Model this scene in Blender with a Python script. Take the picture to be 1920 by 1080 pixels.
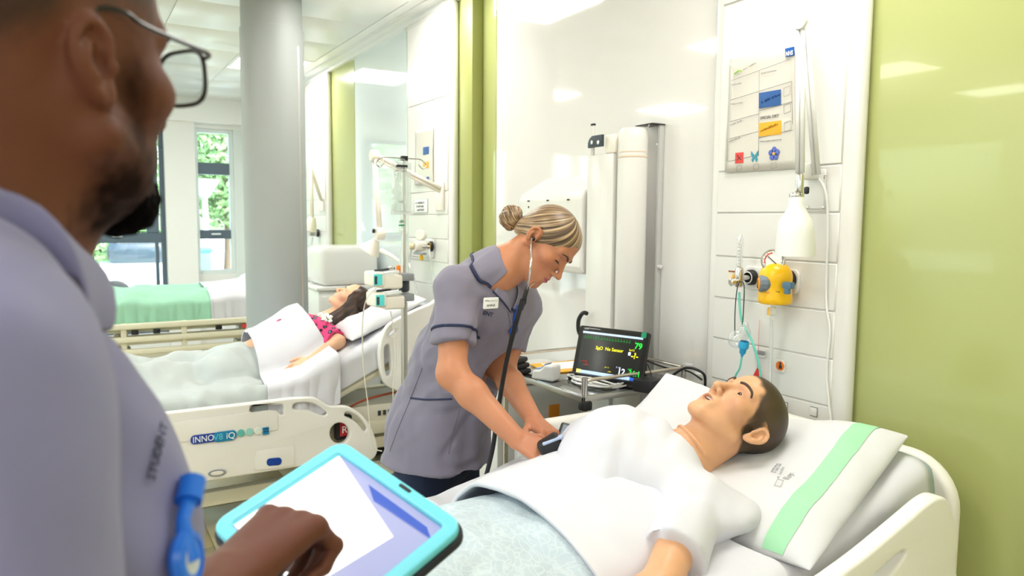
import bpy, bmesh, math, random
import numpy as np
from mathutils import Vector, Matrix
from mathutils.bvhtree import BVHTree

for o in list(bpy.data.objects):
    bpy.data.objects.remove(o, do_unlink=True)
SC = bpy.context.scene
COL = SC.collection
random.seed(7)
rng = np.random.default_rng(7)

# ------------------------------------------------------------------ camera
CAM_F, CAM_H = 1385.0, 1.5                 # focal length in pixels of a 1920 wide frame, eye height
def _basis(yaw, pitch, roll):
    y, p, r = (math.radians(v) for v in (yaw, pitch, roll))
    f = np.array([math.sin(y)*math.cos(p), math.cos(y)*math.cos(p), -math.sin(p)])
    rt = np.array([math.cos(y), -math.sin(y), 0.0]); u = np.cross(rt, f)
    return rt*math.cos(r)+u*math.sin(r), -rt*math.sin(r)+u*math.cos(r), f
CR, CU, CF = _basis(30.7, 5.25, 0.45)
CC = np.array([0.0, 0.0, CAM_H])
cam_d = bpy.data.cameras.new('camera')
cam = bpy.data.objects.new('camera', cam_d); COL.objects.link(cam)
cam_d.sensor_width = 36.0; cam_d.lens = 36.0*CAM_F/1920.0
cam_d.clip_start = 0.02; cam_d.clip_end = 200
mw = Matrix.Identity(4)
for i in range(3):
    mw[i][0] = CR[i]; mw[i][1] = CU[i]; mw[i][2] = -CF[i]; mw[i][3] = CC[i]
cam.matrix_world = mw
cam_d.dof.use_dof = True; cam_d.dof.focus_distance = 2.05; cam_d.dof.aperture_fstop = 5.0
SC.camera = cam

# ------------------------------------------------------------------ sky, sun, exposure
world = bpy.data.worlds.new('sky'); SC.world = world; world.use_nodes = True
wn = world.node_tree.nodes; wl = world.node_tree.links
sky = wn.new('ShaderNodeTexSky'); sky.sky_type = 'NISHITA'
sky.sun_elevation = math.radians(48); sky.sun_rotation = math.radians(150); sky.sun_disc = False
sky.air_density = 1.2; sky.dust_density = 2.5
bgn = wn['Background']; bgn.inputs['Strength'].default_value = 1.3
wl.new(sky.outputs[0], bgn.inputs['Color'])
sun_d = bpy.data.lights.new('sun', 'SUN'); sun_d.energy = 10.0; sun_d.angle = math.radians(2)
sun_d.color = (1.0, 0.96, 0.9)
sun = bpy.data.objects.new('sun', sun_d); COL.objects.link(sun)
sun.rotation_euler = (math.radians(38), math.radians(14), math.radians(10))
SC.view_settings.view_transform = 'Standard'; SC.view_settings.look = 'None'
SC.view_settings.gamma = 1.0; SC.view_settings.use_curve_mapping = False
SC.view_settings.exposure = 0.10
try:
    SC.cycles.use_denoising = True
    SC.cycles.max_bounces = 8; SC.cycles.diffuse_bounces = 5; SC.cycles.glossy_bounces = 4
    SC.cycles.transmission_bounces = 8; SC.cycles.transparent_max_bounces = 10
    SC.cycles.caustics_reflective = False; SC.cycles.caustics_refractive = False
    SC.cycles.sample_clamp_indirect = 6.0
except Exception:
    pass
LAMP_W = 13.0                              # watts of one ceiling panel

# ------------------------------------------------------------------ where a pixel of the survey photo lies in the room
def ray(x, y): return CF + CR*(x-960)/CAM_F - CU*(y-540)/CAM_F
def P(x, y, d): return CC + ray(x, y)*d
def onX(x, y, X): r = ray(x, y); return CC + r*(X/r[0])
def onY(x, y, Y): r = ray(x, y); return CC + r*(Y/r[1])
def onZ(x, y, Z): r = ray(x, y); return CC + r*((Z-CAM_H)/r[2])

# ------------------------------------------------------------------ materials
def lin(c):
    if isinstance(c, str):
        c = [int(c[i:i+2], 16)/255 for i in (0, 2, 4)]
    return tuple((v/12.92 if v <= .04045 else ((v+.055)/1.055)**2.4) for v in c)
MATS = {}
def mat(name, col='ffffff', rough=.5, metal=0., var=.03, vscale=8., bump=0., bscale=60., spec=.5, sss=0., sssr=.01,
        trans=0., ior=1.45, alpha=1., emit=None, estr=0., coat=0., attr=None, stretch=None, sheen=0.):
    if name in MATS: return MATS[name]
    m = bpy.data.materials.new(name); m.use_nodes = True
    nt = m.node_tree; N = nt.nodes; L = nt.links
    b = N['Principled BSDF']
    c = lin(col)
    tc = N.new('ShaderNodeTexCoord')
    mp = N.new('ShaderNodeMapping'); L.new(tc.outputs['Object'], mp.inputs['Vector'])
    if stretch: mp.inputs['Scale'].default_value = stretch
    nz = N.new('ShaderNodeTexNoise'); nz.inputs['Scale'].default_value = vscale; nz.inputs['Detail'].default_value = 3
    L.new(mp.outputs[0], nz.inputs['Vector'])
    hsv = N.new('ShaderNodeHueSaturation')
    mr = N.new('ShaderNodeMapRange'); mr.inputs['To Min'].default_value = 1-var; mr.inputs['To Max'].default_value = 1+var
    L.new(nz.outputs['Fac'], mr.inputs['Value']); L.new(mr.outputs[0], hsv.inputs['Value'])
    if attr:
        at = N.new('ShaderNodeAttribute'); at.attribute_name = attr
        L.new(at.outputs['Color'], hsv.inputs['Color'])
    else:
        hsv.inputs['Color'].default_value = (*c, 1)
    L.new(hsv.outputs[0], b.inputs['Base Color'])
    b.inputs['Roughness'].default_value = rough; b.inputs['Metallic'].default_value = metal
    b.inputs['Specular IOR Level'].default_value = spec; b.inputs['IOR'].default_value = ior
    b.inputs['Transmission Weight'].default_value = trans; b.inputs['Alpha'].default_value = alpha
    b.inputs['Coat Weight'].default_value = coat
    b.inputs['Sheen Weight'].default_value = sheen
    if sss:
        b.inputs['Subsurface Weight'].default_value = sss; b.inputs['Subsurface Scale'].default_value = sssr
        b.inputs['Subsurface Radius'].default_value = (1, .4, .25)
    if emit:
        b.inputs['Emission Color'].default_value = (*lin(emit), 1); b.inputs['Emission Strength'].default_value = estr
    if bump:
        n2 = N.new('ShaderNodeTexNoise'); n2.inputs['Scale'].default_value = bscale; n2.inputs['Detail'].default_value = 4
        L.new(mp.outputs[0], n2.inputs['Vector'])
        bp = N.new('ShaderNodeBump'); bp.inputs['Strength'].default_value = bump; bp.inputs['Distance'].default_value = .002
        L.new(n2.outputs['Fac'], bp.inputs['Height']); L.new(bp.outputs[0], b.inputs['Normal'])
    MATS[name] = m
    return m
def thin_glass(name, tint='ffffff', gloss=.08, rough=.02, haze=0., hazecol='ffffff'):
    if name in MATS: return MATS[name]
    m = bpy.data.materials.new(name); m.use_nodes = True
    N = m.node_tree.nodes; L = m.node_tree.links; N.remove(N['Principled BSDF'])
    t = N.new('ShaderNodeBsdfTransparent'); t.inputs[0].default_value = (*lin(tint), 1)
    g = N.new('ShaderNodeBsdfGlossy'); g.inputs['Roughness'].default_value = rough
    fr = N.new('ShaderNodeLayerWeight'); fr.inputs[0].default_value = .3
    ma = N.new('ShaderNodeMath'); ma.operation = 'MULTIPLY_ADD'; ma.inputs[1].default_value = .5; ma.inputs[2].default_value = gloss
    L.new(fr.outputs['Facing'], ma.inputs[0])
    x = N.new('ShaderNodeMixShader'); L.new(ma.outputs[0], x.inputs[0]); L.new(t.outputs[0], x.inputs[1]); L.new(g.outputs[0], x.inputs[2])
    out = x
    if haze:
        d = N.new('ShaderNodeBsdfDiffuse'); d.inputs[0].default_value = (*lin(hazecol), 1)
        y = N.new('ShaderNodeMixShader'); y.inputs[0].default_value = haze
        L.new(x.outputs[0], y.inputs[1]); L.new(d.outputs[0], y.inputs[2]); out = y
    L.new(out.outputs[0], N['Material Output'].inputs['Surface'])
    MATS[name] = m
    return m

# ------------------------------------------------------------------ objects
def tag(o, label, cat, group=None, kind=None):
    if label: o['label'] = label
    if cat: o['category'] = cat
    if group: o['group'] = group
    if kind: o['kind'] = kind
    return o
def empty(name, loc=(0, 0, 0), rz=0., label=None, cat=None, group=None):
    o = bpy.data.objects.new(name, None); COL.objects.link(o); o.empty_display_size = .05
    o.location = loc; o.rotation_euler = (0, 0, rz)
    return tag(o, label, cat, group)
def link(name, me, m=None, parent=None, smooth=False, keep_world=True):
    o = bpy.data.objects.new(name, me); COL.objects.link(o)
    if m is not None and not me.materials: me.materials.append(m)
    if smooth: me.polygons.foreach_set('use_smooth', np.ones(len(me.polygons), bool))
    if parent is not None:
        o.parent = parent
        if keep_world:
            bpy_mw = parent_world(parent)
            o.matrix_parent_inverse = bpy_mw.inverted()
    return o
def parent_world(o):
    m = o.matrix_basis.copy()
    if o.parent is not None: m = parent_world(o.parent) @ o.matrix_parent_inverse @ m
    return m
def struct(o): o['kind'] = 'structure'; return o
def copy_tree(o, parent=None):
    c = o.copy(); COL.objects.link(c)
    if parent is not None: c.parent = parent
    for ch in [x for x in bpy.data.objects if x.parent == o]:
        copy_tree(ch, c)
    return c

class MB:
    """collects simple shapes into one mesh"""
    def __init__(s): s.v = []; s.f = []; s.sm = []
    def add(s, v, f, smooth=False):
        b = len(s.v); s.v += [tuple(float(x) for x in p) for p in v]
        s.f += [tuple(b+i for i in q) for q in f]; s.sm += [smooth]*len(f)
    def box(s, lo, hi, r=0., M=None, seg=2):
        lo = np.array(lo, float); hi = np.array(hi, float)
        if r <= 0:
            v = [(x, y, z) for z in (lo[2], hi[2]) for y in (lo[1], hi[1]) for x in (lo[0], hi[0])]
            f = [(0, 2, 3, 1), (4, 5, 7, 6), (0, 1, 5, 4), (2, 6, 7, 3), (0, 4, 6, 2), (1, 3, 7, 5)]
            sm = False
        else:
            bm = bmesh.new(); bmesh.ops.create_cube(bm, size=1)
            for q in bm.verts: q.co = Vector((lo+hi)/2 + np.array(q.co)*(hi-lo))
            bmesh.ops.bevel(bm, geom=bm.edges[:], offset=min(r, .49*float(min(hi-lo))), segments=seg, profile=.5, affect='EDGES')
            bm.verts.index_update(); v = [tuple(q.co) for q in bm.verts]; f = [tuple(q.index for q in p.verts) for p in bm.faces]; bm.free(); sm = True
        if M is not None: v = [tuple(M @ Vector(p)) for p in v]
        s.add(v, f, sm); return s
    def tube(s, pts, r, n=10, cap=True, close=False):
        pts = np.array(pts, float); k = len(pts); rr = np.full(k, r, float) if np.isscalar(r) else np.array(r, float)
        t = np.gradient(pts, axis=0) if not close else np.roll(pts, -1, 0)-np.roll(pts, 1, 0)
        t /= np.maximum(np.linalg.norm(t, axis=1, keepdims=True), 1e-9)
        a = np.array([0, 0, 1.]) if abs(t[0][2]) < .9 else np.array([1., 0, 0])
        u = np.cross(a, t[0]); u /= np.linalg.norm(u); v = []
        ang = np.linspace(0, 2*math.pi, n, endpoint=False)
        for i in range(k):
            u = u - t[i]*(u@t[i]); u /= np.linalg.norm(u); w = np.cross(t[i], u)
            v += [pts[i]+rr[i]*(math.cos(q)*u+math.sin(q)*w) for q in ang]
        f = []
        for i in range(k if close else k-1):
            j = (i+1) % k
            f += [(i*n+q, i*n+(q+1) % n, j*n+(q+1) % n, j*n+q) for q in range(n)]
        s.add(v, f, True)
        if cap and not close:
            b = len(s.v)-len(v)
            s.f += [tuple(b+q for q in range(n))[::-1], tuple(b+(k-1)*n+q for q in range(n))]; s.sm += [False, False]
        return s
    def cyl(s, a, b, r, n=20, r2=None, bev=0.):
        a = np.array(a, float); b = np.array(b, float); r2 = r if r2 is None else r2
        L = np.linalg.norm(b-a); d = (b-a)/L
        if bev: return s.lathe(a, d, [(0, 0), (r-bev, 0), (r-.3*bev, .3*bev), (r, bev), (r2, L-bev), (r2-.3*bev, L-.3*bev), (r2-bev, L), (0, L)], n)
        return s.tube([a, b], [r, r2], n)
    def lathe(s, o, axis, prof, n=24, smooth=True):
        o = np.array(o, float); d = np.array(axis, float); d /= np.linalg.norm(d)
        a = np.array([0, 0, 1.]) if abs(d[2]) < .9 else np.array([1., 0, 0])
        u = np.cross(a, d); u /= np.linalg.norm(u); w = np.cross(d, u); v = []
        for r, h in prof:
            v += [o+d*h+max(r, 1e-5)*(math.cos(q)*u+math.sin(q)*w) for q in np.linspace(0, 2*math.pi, n, endpoint=False)]
        f = [(i*n+q, i*n+(q+1) % n, (i+1)*n+(q+1) % n, (i+1)*n+q) for i in range(len(prof)-1) for q in range(n)]
        s.add(v, f, smooth); return s
    def mesh(s, name='m'):
        me = bpy.data.meshes.new(name); me.from_pydata(s.v, [], s.f)
        me.polygons.foreach_set('use_smooth', np.array(s.sm, bool)); me.update()
        return me
    def build(s, name, m, parent=None):
        me = s.mesh(name)
        bm = bmesh.new(); bm.from_mesh(me); bmesh.ops.recalc_face_normals(bm, faces=bm.faces[:])
        for e in bm.edges:
            if len(e.link_faces) == 2 and e.calc_face_angle(0) > .75: e.smooth = False
        bm.to_mesh(me); bm.free()
        return link(name, me, m, parent)
def box(name, lo, hi, m, parent=None, r=0., seg=2): return MB().box(lo, hi, r, seg=seg).build(name, m, parent)
def tube(name, pts, r, m, parent=None, n=10): return MB().tube(pts, r, n).build(name, m, parent)
def spline(pts, n=8, close=False):
    """Catmull-Rom through the points"""
    p = [np.array(q, float) for q in pts]; out = []
    k = len(p)
    for i in range(k if close else k-1):
        a, b, c, d = (p[(i-1) % k], p[i], p[(i+1) % k], p[(i+2) % k]) if close else (p[max(i-1, 0)], p[i], p[i+1], p[min(i+2, k-1)])
        for t in np.linspace(0, 1, n, endpoint=False):
            out.append(.5*((2*b)+(-a+c)*t+(2*a-5*b+4*c-d)*t*t+(-a+3*b-3*c+d)*t**3))
    if not close: out.append(p[-1])
    return out
def eval_curve(cu, name):
    o = bpy.data.objects.new('tmp', cu); COL.objects.link(o)
    dg = bpy.context.evaluated_depsgraph_get(); dg.update()
    me = bpy.data.meshes.new_from_object(o.evaluated_get(dg)); me.name = name
    bpy.data.objects.remove(o, do_unlink=True); bpy.data.curves.remove(cu)
    return me
def plate(name, loops, thick, bevel, origin, ex, ey, m, parent=None, bres=2):
    """flat shape with holes, thickness along ex x ey, rounded rims"""
    cu = bpy.data.curves.new('c', 'CURVE'); cu.dimensions = '2D'; cu.fill_mode = 'BOTH'
    cu.extrude = max(thick/2-bevel, 1e-4); cu.bevel_depth = bevel; cu.bevel_resolution = bres; cu.offset = -bevel
    for lp in loops:
        sp = cu.splines.new('POLY'); sp.points.add(len(lp)-1); sp.use_cyclic_u = True
        for q, (x, y) in zip(sp.points, lp): q.co = (x, y, 0, 1)
    me = eval_curve(cu, name)
    ex = Vector(ex).normalized(); ey = Vector(ey).normalized(); ez = ex.cross(ey)
    M = Matrix((( ex[0], ey[0], ez[0], origin[0]), (ex[1], ey[1], ez[1], origin[1]), (ex[2], ey[2], ez[2], origin[2]), (0, 0, 0, 1)))
    me.transform(M); me.materials.clear()
    o = link(name, me, m, parent)
    me.polygons.foreach_set('use_smooth', np.ones(len(me.polygons), bool))
    bm = bmesh.new(); bm.from_mesh(me); bmesh.ops.remove_doubles(bm, verts=bm.verts[:], dist=1e-5)
    for e in bm.edges:
        if len(e.link_faces) == 2 and e.calc_face_angle(0) > .9: e.smooth = False
    bm.to_mesh(me); bm.free()
    return o
def rrect(x0, y0, x1, y1, r, n=6):
    out = []
    for cx, cy, a0 in ((x1-r, y1-r, 0), (x0+r, y1-r, 90), (x0+r, y0+r, 180), (x1-r, y0+r, 270)):
        out += [(cx+r*math.cos(math.radians(a0+90*i/n)), cy+r*math.sin(math.radians(a0+90*i/n))) for i in range(n+1)]
    return out
def text_mesh(body, size, depth=.0004, align='LEFT', bold=0.):
    cu = bpy.data.curves.new('t', 'FONT'); cu.body = body; cu.size = size; cu.extrude = depth; cu.align_x = align
    cu.offset = bold*size; cu.resolution_u = 3
    me = eval_curve(cu, 'lettering'); me.materials.clear(); return me
def text(name, body, size, origin, ex, ey, m, parent=None, align='LEFT', depth=.0004, sx=1., bold=0.):
    me = text_mesh(body, size, depth, align, bold)
    ex = Vector(ex).normalized(); ey = Vector(ey).normalized(); ez = ex.cross(ey).normalized()
    M = Matrix(((ex[0]*sx, ey[0], ez[0], origin[0]), (ex[1]*sx, ey[1], ez[1], origin[1]), (ex[2]*sx, ey[2], ez[2], origin[2]), (0, 0, 0, 1)))
    me.transform(M); return link(name, me, m, parent)
def scribble(name, origin, ex, ey, length, size, m, parent, seed=0, r=None):
    """small print that cannot be read: a run of pen strokes"""
    g = np.random.default_rng(seed); ex = norm(ex); ey = norm(ey); o = np.array(origin, float); x = 0.; pts = []; mb = MB()
    while x < length:
        w = size*g.uniform(.35, .6)
        if g.random() < .14 and len(pts) > 3:
            mb.tube(pts, r or size*.07, 4); pts = []; x += w; continue
        pts += [o+ex*x+ey*size*g.uniform(0, .15), o+ex*(x+w*.5)+ey*size*g.uniform(.5, 1.0)]; x += w
    if len(pts) > 2: mb.tube(pts, r or size*.07, 4)
    b = mb.build(name, m, parent); b['kind'] = 'stuff'; return b
def grid_mesh(name, Pt, m, parent=None, close_u=False):
    """Pt: (nu, nv, 3) array"""
    nu, nv, _ = Pt.shape
    idx = np.arange(nu*nv).reshape(nu, nv)
    if close_u: idx = np.vstack([idx, idx[:1]])
    q = np.stack([idx[:-1, :-1], idx[1:, :-1], idx[1:, 1:], idx[:-1, 1:]], -1).reshape(-1, 4)
    return link(name, np_mesh(name, Pt.reshape(-1, 3), q), m, parent, smooth=True)
def np_mesh(name, v, q):
    me = bpy.data.meshes.new(name)
    v = np.ascontiguousarray(v, np.float32); q = np.ascontiguousarray(q, np.int32)
    me.vertices.add(len(v)); me.vertices.foreach_set('co', v.ravel())
    me.loops.add(q.size); me.loops.foreach_set('vertex_index', q.ravel())
    me.polygons.add(len(q)); me.polygons.foreach_set('loop_start', np.arange(len(q), dtype=np.int32)*q.shape[1])
    me.update(calc_edges=True); me.validate()
    return me
def set_attr(me, name, c):
    a = me.attributes.new(name, 'FLOAT_COLOR', 'POINT')
    c = np.concatenate([c, np.ones((len(c), 1))], 1).astype(np.float32)
    a.data.foreach_set('color', c.ravel())
def solidify(o, t, off=-1):
    md = o.modifiers.new('thickness', 'SOLIDIFY'); md.thickness = t; md.offset = off; return o
def subsurf(o, n=1):
    md = o.modifiers.new('smooth', 'SUBSURF'); md.levels = n; md.render_levels = n; return o

# ------------------------------------------------------------------ smooth noise for cloth folds
class VNoise:
    def __init__(s, seed): s.g = np.random.default_rng(seed).uniform(-1, 1, (32, 32, 32))
    def __call__(s, p):
        p = np.asarray(p, float); i = np.floor(p).astype(int); f = p-i; f = f*f*(3-2*f); r = 0
        for a in (0, 1):
            for b in (0, 1):
                for c in (0, 1):
                    w = (f[..., 0] if a else 1-f[..., 0])*(f[..., 1] if b else 1-f[..., 1])*(f[..., 2] if c else 1-f[..., 2])
                    r = r + w*s.g[(i[..., 0]+a) % 32, (i[..., 1]+b) % 32, (i[..., 2]+c) % 32]
        return r
vn1, vn2 = VNoise(1), VNoise(2)
def sstep(a, b, x): t = np.clip((x-a)/(b-a), 0, 1); return t*t*(3-2*t)

# ------------------------------------------------------------------ soft-blended volumes, meshed into one continuous skin
class SDF:
    def __init__(s): s.ops = []
    def ell(s, c, r, R=None, k=.01, op='u'):
        c = np.array(c, float); r = np.array(r, float)*np.ones(3); R = np.eye(3) if R is None else R
        ext = np.sqrt(((R*r)**2).sum(1))
        def fn(p):
            q = (p-c)@R; k0 = np.sqrt(((q/r)**2).sum(-1)); k1 = np.sqrt(((q/r**2)**2).sum(-1))
            return k0*(k0-1)/np.maximum(k1, 1e-6)
        s.ops.append((fn, c-ext, c+ext, k, op)); return s
    def cap(s, a, b, ra, rb, k=.01, op='u', sq=None):
        a = np.array(a, float); b = np.array(b, float); L2 = max(((b-a)**2).sum(), 1e-12); m = max(ra, rb)
        if sq is not None: ax = np.array(sq[0], float); ax /= np.linalg.norm(ax); sc = sq[1]; m *= max(1, sc)
        def fn(p):
            t = np.clip(((p-a)@(b-a))/L2, 0, 1); w = p-(a+t[..., None]*(b-a)); r = ra+t*(rb-ra)
            if sq is not None:
                w = w+ax*((w@ax)*(1/sc-1))[..., None]
                return (np.sqrt((w**2).sum(-1))-r)*min(1, sc)
            return np.sqrt((w**2).sum(-1))-r
        s.ops.append((fn, np.minimum(a, b)-m, np.maximum(a, b)+m, k, op)); return s
    def chain(s, pts, rs, k=.01, op='u', sq=None):
        rs = [rs]*len(pts) if np.isscalar(rs) else rs
        for i in range(len(pts)-1): s.cap(pts[i], pts[i+1], rs[i], rs[i+1], k if i == 0 else min(k, .004), op, sq)
        return s
    def half(s, c, n, k=.003):
        """keep the side against n"""
        c = np.array(c, float); n = np.array(n, float); n /= np.linalg.norm(n)
        s.ops.append((lambda p: (p-c)@n, None, None, k, 'i')); return s
    def cutif(s, c, n, lo, hi, k=.003):
        """cut away the side along n inside a box only"""
        c = np.array(c, float); n = np.array(n, float); n /= np.linalg.norm(n)
        s.ops.append((lambda p: -((p-c)@n), np.array(lo, float), np.array(hi, float), k, 'cb')); return s
    def fn(s, f, lo, hi, k=.003, op='u'): s.ops.append((f, np.array(lo, float), np.array(hi, float), k, op)); return s
    def mesh(s, name, h, fine=(), pad=.03, smooth=1, box=None):
        lo = np.min([o[1] for o in s.ops if o[4] == 'u'], 0)-pad; hi = np.max([o[2] for o in s.ops if o[4] == 'u'], 0)+pad
        if box is not None: lo = np.maximum(lo, box[0]); hi = np.minimum(hi, box[1])
        ax = []
        for i in range(3):
            xs = [lo[i]]
            while xs[-1] < hi[i]:
                st = h
                for fl, fh, fs in fine:
                    if fl[i]-1e-9 <= xs[-1] < fh[i]: st = min(st, fs)
                    elif xs[-1] < fl[i] < xs[-1]+st: st = max(fl[i]-xs[-1], fs*.6)
                xs.append(xs[-1]+st)
            ax.append(np.array(xs))
        F = np.full([len(a) for a in ax], 1.0, np.float32)
        for fn, l, u, k, op in s.ops:
            sl = []
            for i in range(3):
                if l is None: sl.append(slice(0, len(ax[i]))); continue
                m = 0 if op == 'cb' else k*1.2+2.5*h
                a = max(np.searchsorted(ax[i], l[i]-m)-1, 0); b = min(np.searchsorted(ax[i], u[i]+m)+1, len(ax[i]))
                sl.append(slice(a, b))
            sl = tuple(sl)
            f = F[sl]
            if f.size == 0: continue
            g = np.stack(np.meshgrid(ax[0][sl[0]], ax[1][sl[1]], ax[2][sl[2]], indexing='ij'), -1)
            d = fn(g).astype(np.float32)
            kk = max(k, 1e-5)
            if op == 'u':
                hh = np.clip(.5+.5*(d-f)/kk, 0, 1); F[sl] = d+(f-d)*hh-kk*hh*(1-hh)
            else:
                d = -d if op == 's' else d              # s: subtract, i: keep inside, cb: boxed cut
                if op == 'cb': pass
                hh = np.clip(.5-.5*(d-f)/kk, 0, 1); F[sl] = d+(f-d)*hh+kk*hh*(1-hh)
        v, q = surface_nets(F, ax)
        for _ in range(smooth): v = relax(v, q, .5)
        return np_mesh(name, v, q), v
def relax(v, q, w):
    n = len(v); acc = np.zeros((n, 3)); cnt = np.zeros(n)
    for a, b in ((0, 1), (1, 2), (2, 3), (3, 0)):
        for i, j in ((a, b), (b, a)):
            for c in range(3): acc[:, c] += np.bincount(q[:, i], v[q[:, j], c], n)
            cnt += np.bincount(q[:, i], minlength=n)
    return v*(1-w)+w*acc/np.maximum(cnt, 1)[:, None]
def surface_nets(F, ax):
    S = F < 0
    c8 = [(i, j, k) for i in (0, 1) for j in (0, 1) for k in (0, 1)]
    sh = [n-1 for n in F.shape]
    cnt = np.zeros(sh, np.int8)
    for i, j, k in c8: cnt += S[i:i+sh[0], j:j+sh[1], k:k+sh[2]]
    act = (cnt > 0) & (cnt < 8)
    I = np.argwhere(act); idm = np.full(sh, -1, np.int32); idm[act] = np.arange(len(I))
    val = {c: F[I[:, 0]+c[0], I[:, 1]+c[1], I[:, 2]+c[2]] for c in c8}
    acc = np.zeros((len(I), 3)); n = np.zeros(len(I))
    for a in c8:
        for d in range(3):
            if a[d]: continue
            b = list(a); b[d] = 1; b = tuple(b)
            va, vb = val[a], val[b]; cr = (va < 0) != (vb < 0)
            t = np.where(cr, va/np.where(np.abs(va-vb) < 1e-12, 1, va-vb), 0)
            p = np.tile(np.array(a, float), (len(I), 1)); p[:, d] = t
            acc += np.where(cr[:, None], p, 0); n += cr
    fr = acc/np.maximum(n, 1)[:, None]
    v = np.stack([ax[d][I[:, d]]+fr[:, d]*(ax[d][I[:, d]+1]-ax[d][I[:, d]]) for d in range(3)], 1)
    quads = []
    for d in range(3):
        e1, e2 = (d+1) % 3, (d+2) % 3
        sl0 = [slice(None)]*3; sl1 = [slice(None)]*3
        sl0[d] = slice(0, -1); sl1[d] = slice(1, None)
        for e in (e1, e2):
            sl0[e] = slice(1, -1); sl1[e] = slice(1, -1)
        s0 = S[tuple(sl0)]; s1 = S[tuple(sl1)]
        for cond, flip in ((s0 & ~s1, False), (~s0 & s1, True)):
            E = np.argwhere(cond)
            if not len(E): continue
            E[:, e1] += 1; E[:, e2] += 1
            def cell(a, b):
                c = E.copy(); c[:, e1] -= a; c[:, e2] -= b; return idm[c[:, 0], c[:, 1], c[:, 2]]
            qd = np.stack([cell(1, 1), cell(0, 1), cell(0, 0), cell(1, 0)], 1)
            quads.append(qd[:, ::-1] if flip else qd)
    q = np.concatenate(quads); q = q[(q >= 0).all(1)]
    return v, q
def normals(me):
    n = np.zeros(len(me.vertices)*3, np.float32); me.vertices.foreach_get('normal', n); return n.reshape(-1, 3)
def coords(me):
    n = np.zeros(len(me.vertices)*3, np.float32); me.vertices.foreach_get('co', n); return n.reshape(-1, 3).astype(float)
def set_coords(me, v): me.vertices.foreach_set('co', np.ascontiguousarray(v, np.float32).ravel()); me.update()
def norm(v): v = np.array(v, float); return v/np.linalg.norm(v)
def heading(deg, up=0.): a = math.radians(deg); e = math.radians(up); return np.array([math.sin(a)*math.cos(e), math.cos(a)*math.cos(e), math.sin(e)])
class Frame:
    """x = the person's right, y = forward, z = up"""
    def __init__(s, o, fwd, up, sc=1.):
        z = norm(up); y = np.array(fwd, float); y = norm(y-z*(y@z)); x = np.cross(y, z)
        s.o = np.array(o, float); s.R = np.stack([x, y, z], 1); s.sc = sc
    def p(s, x, y, z): return s.o+s.R@(np.array([x, y, z])*s.sc)
    def d(s, x, y, z): return s.R@np.array([x, y, z], float)
    def inv(s, v): return ((v-s.o)@s.R)/s.sc
def cast(bvh, x, y):
    """where the sight line of a survey pixel meets a surface"""
    d = norm(ray(x, y)); h = bvh.ray_cast(Vector(CC), Vector(d))
    if h[0] is None: return P(x, y, 2.0), -d
    n = np.array(h[1]);
    return np.array(h[0]), (n if n@d < 0 else -n)
def bvh_of(me):
    v = coords(me); f = [tuple(p.vertices) for p in me.polygons]
    return BVHTree.FromPolygons([Vector(q) for q in v], f)
# ================================================================== palette
WHITE = mat('white_laminate', 'e0deda', .22, var=.012, spec=.5)
GLOSSW = mat('white_gloss_panel', 'e4e2df', .07, var=.01, spec=.6, coat=.5)
GREEN = mat('green_gloss_panel', 'acb274', .18, var=.03, vscale=2, spec=.5, coat=.3)
GREEND = mat('green_matt_trim', '9ba05c', .45, var=.03)
CEIL = mat('ceiling_metal', 'fafbfa', .35, var=.01)
CEILB = mat('ceiling_void', 'cfd2d0', .6)
PLASTER = mat('white_plaster', 'f1f1ef', .6, var=.015, bump=.05)
FLOORM = mat('vinyl_tile', 'b9ad86', .35, var=.10, vscale=14, bump=.05, bscale=120)
GROUT = mat('floor_joint', '8b8060', .7)
COLM = mat('column_grey_cladding', '979c9a', .5, var=.015, metal=.0)
FRAME = mat('slate_window_frame', '5d6d7c', .4)
PALEF = mat('pale_window_reveal', 'e6eeec', .5)
STEEL = mat('polished_steel', 'd6d2cc', .18, metal=1., var=.02)
ALU = mat('brushed_aluminium', 'bdbab4', .32, metal=.9, var=.03)
BLACKP = mat('black_plastic', '1b1b1e', .38, var=.05)
BLACKR = mat('black_rubber', '141416', .5, var=.05)
GREYP = mat('grey_plastic', '8e9296', .4)
DGREY = mat('dark_grey_plastic', '3c4248', .4)
CREAMP = mat('cream_plastic', 'efe9df', .35, var=.015)
BEDW = mat('bed_white_plastic', 'e9e6e1', .3, var=.012)
BEDF = mat('bed_cream_metal', 'e3ddc6', .4, var=.02)
INK = mat('print_black', '2a2a2c', .6)
INKG = mat('print_grey', '7d7d80', .6)
BLUE = mat('print_blue', '2a5a9c', .5)
NHSB = mat('print_royal_blue', '0f56ad', .5)
YEL = mat('print_amber', 'f0ac25', .5)
TEAL = mat('print_teal', '2b8fa6', .5)
REDP = mat('print_red', 'd8443e', .5)
CLEAR = thin_glass('clear_plastic', 'fbfdfd', .10, .08, .12)
HAZY = thin_glass('hazy_plastic', 'f4f8f6', .10, .12, .35)

XW = 2.0                                  # face of the bed-head wall
ZC = 2.81                                 # ceiling
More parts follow.
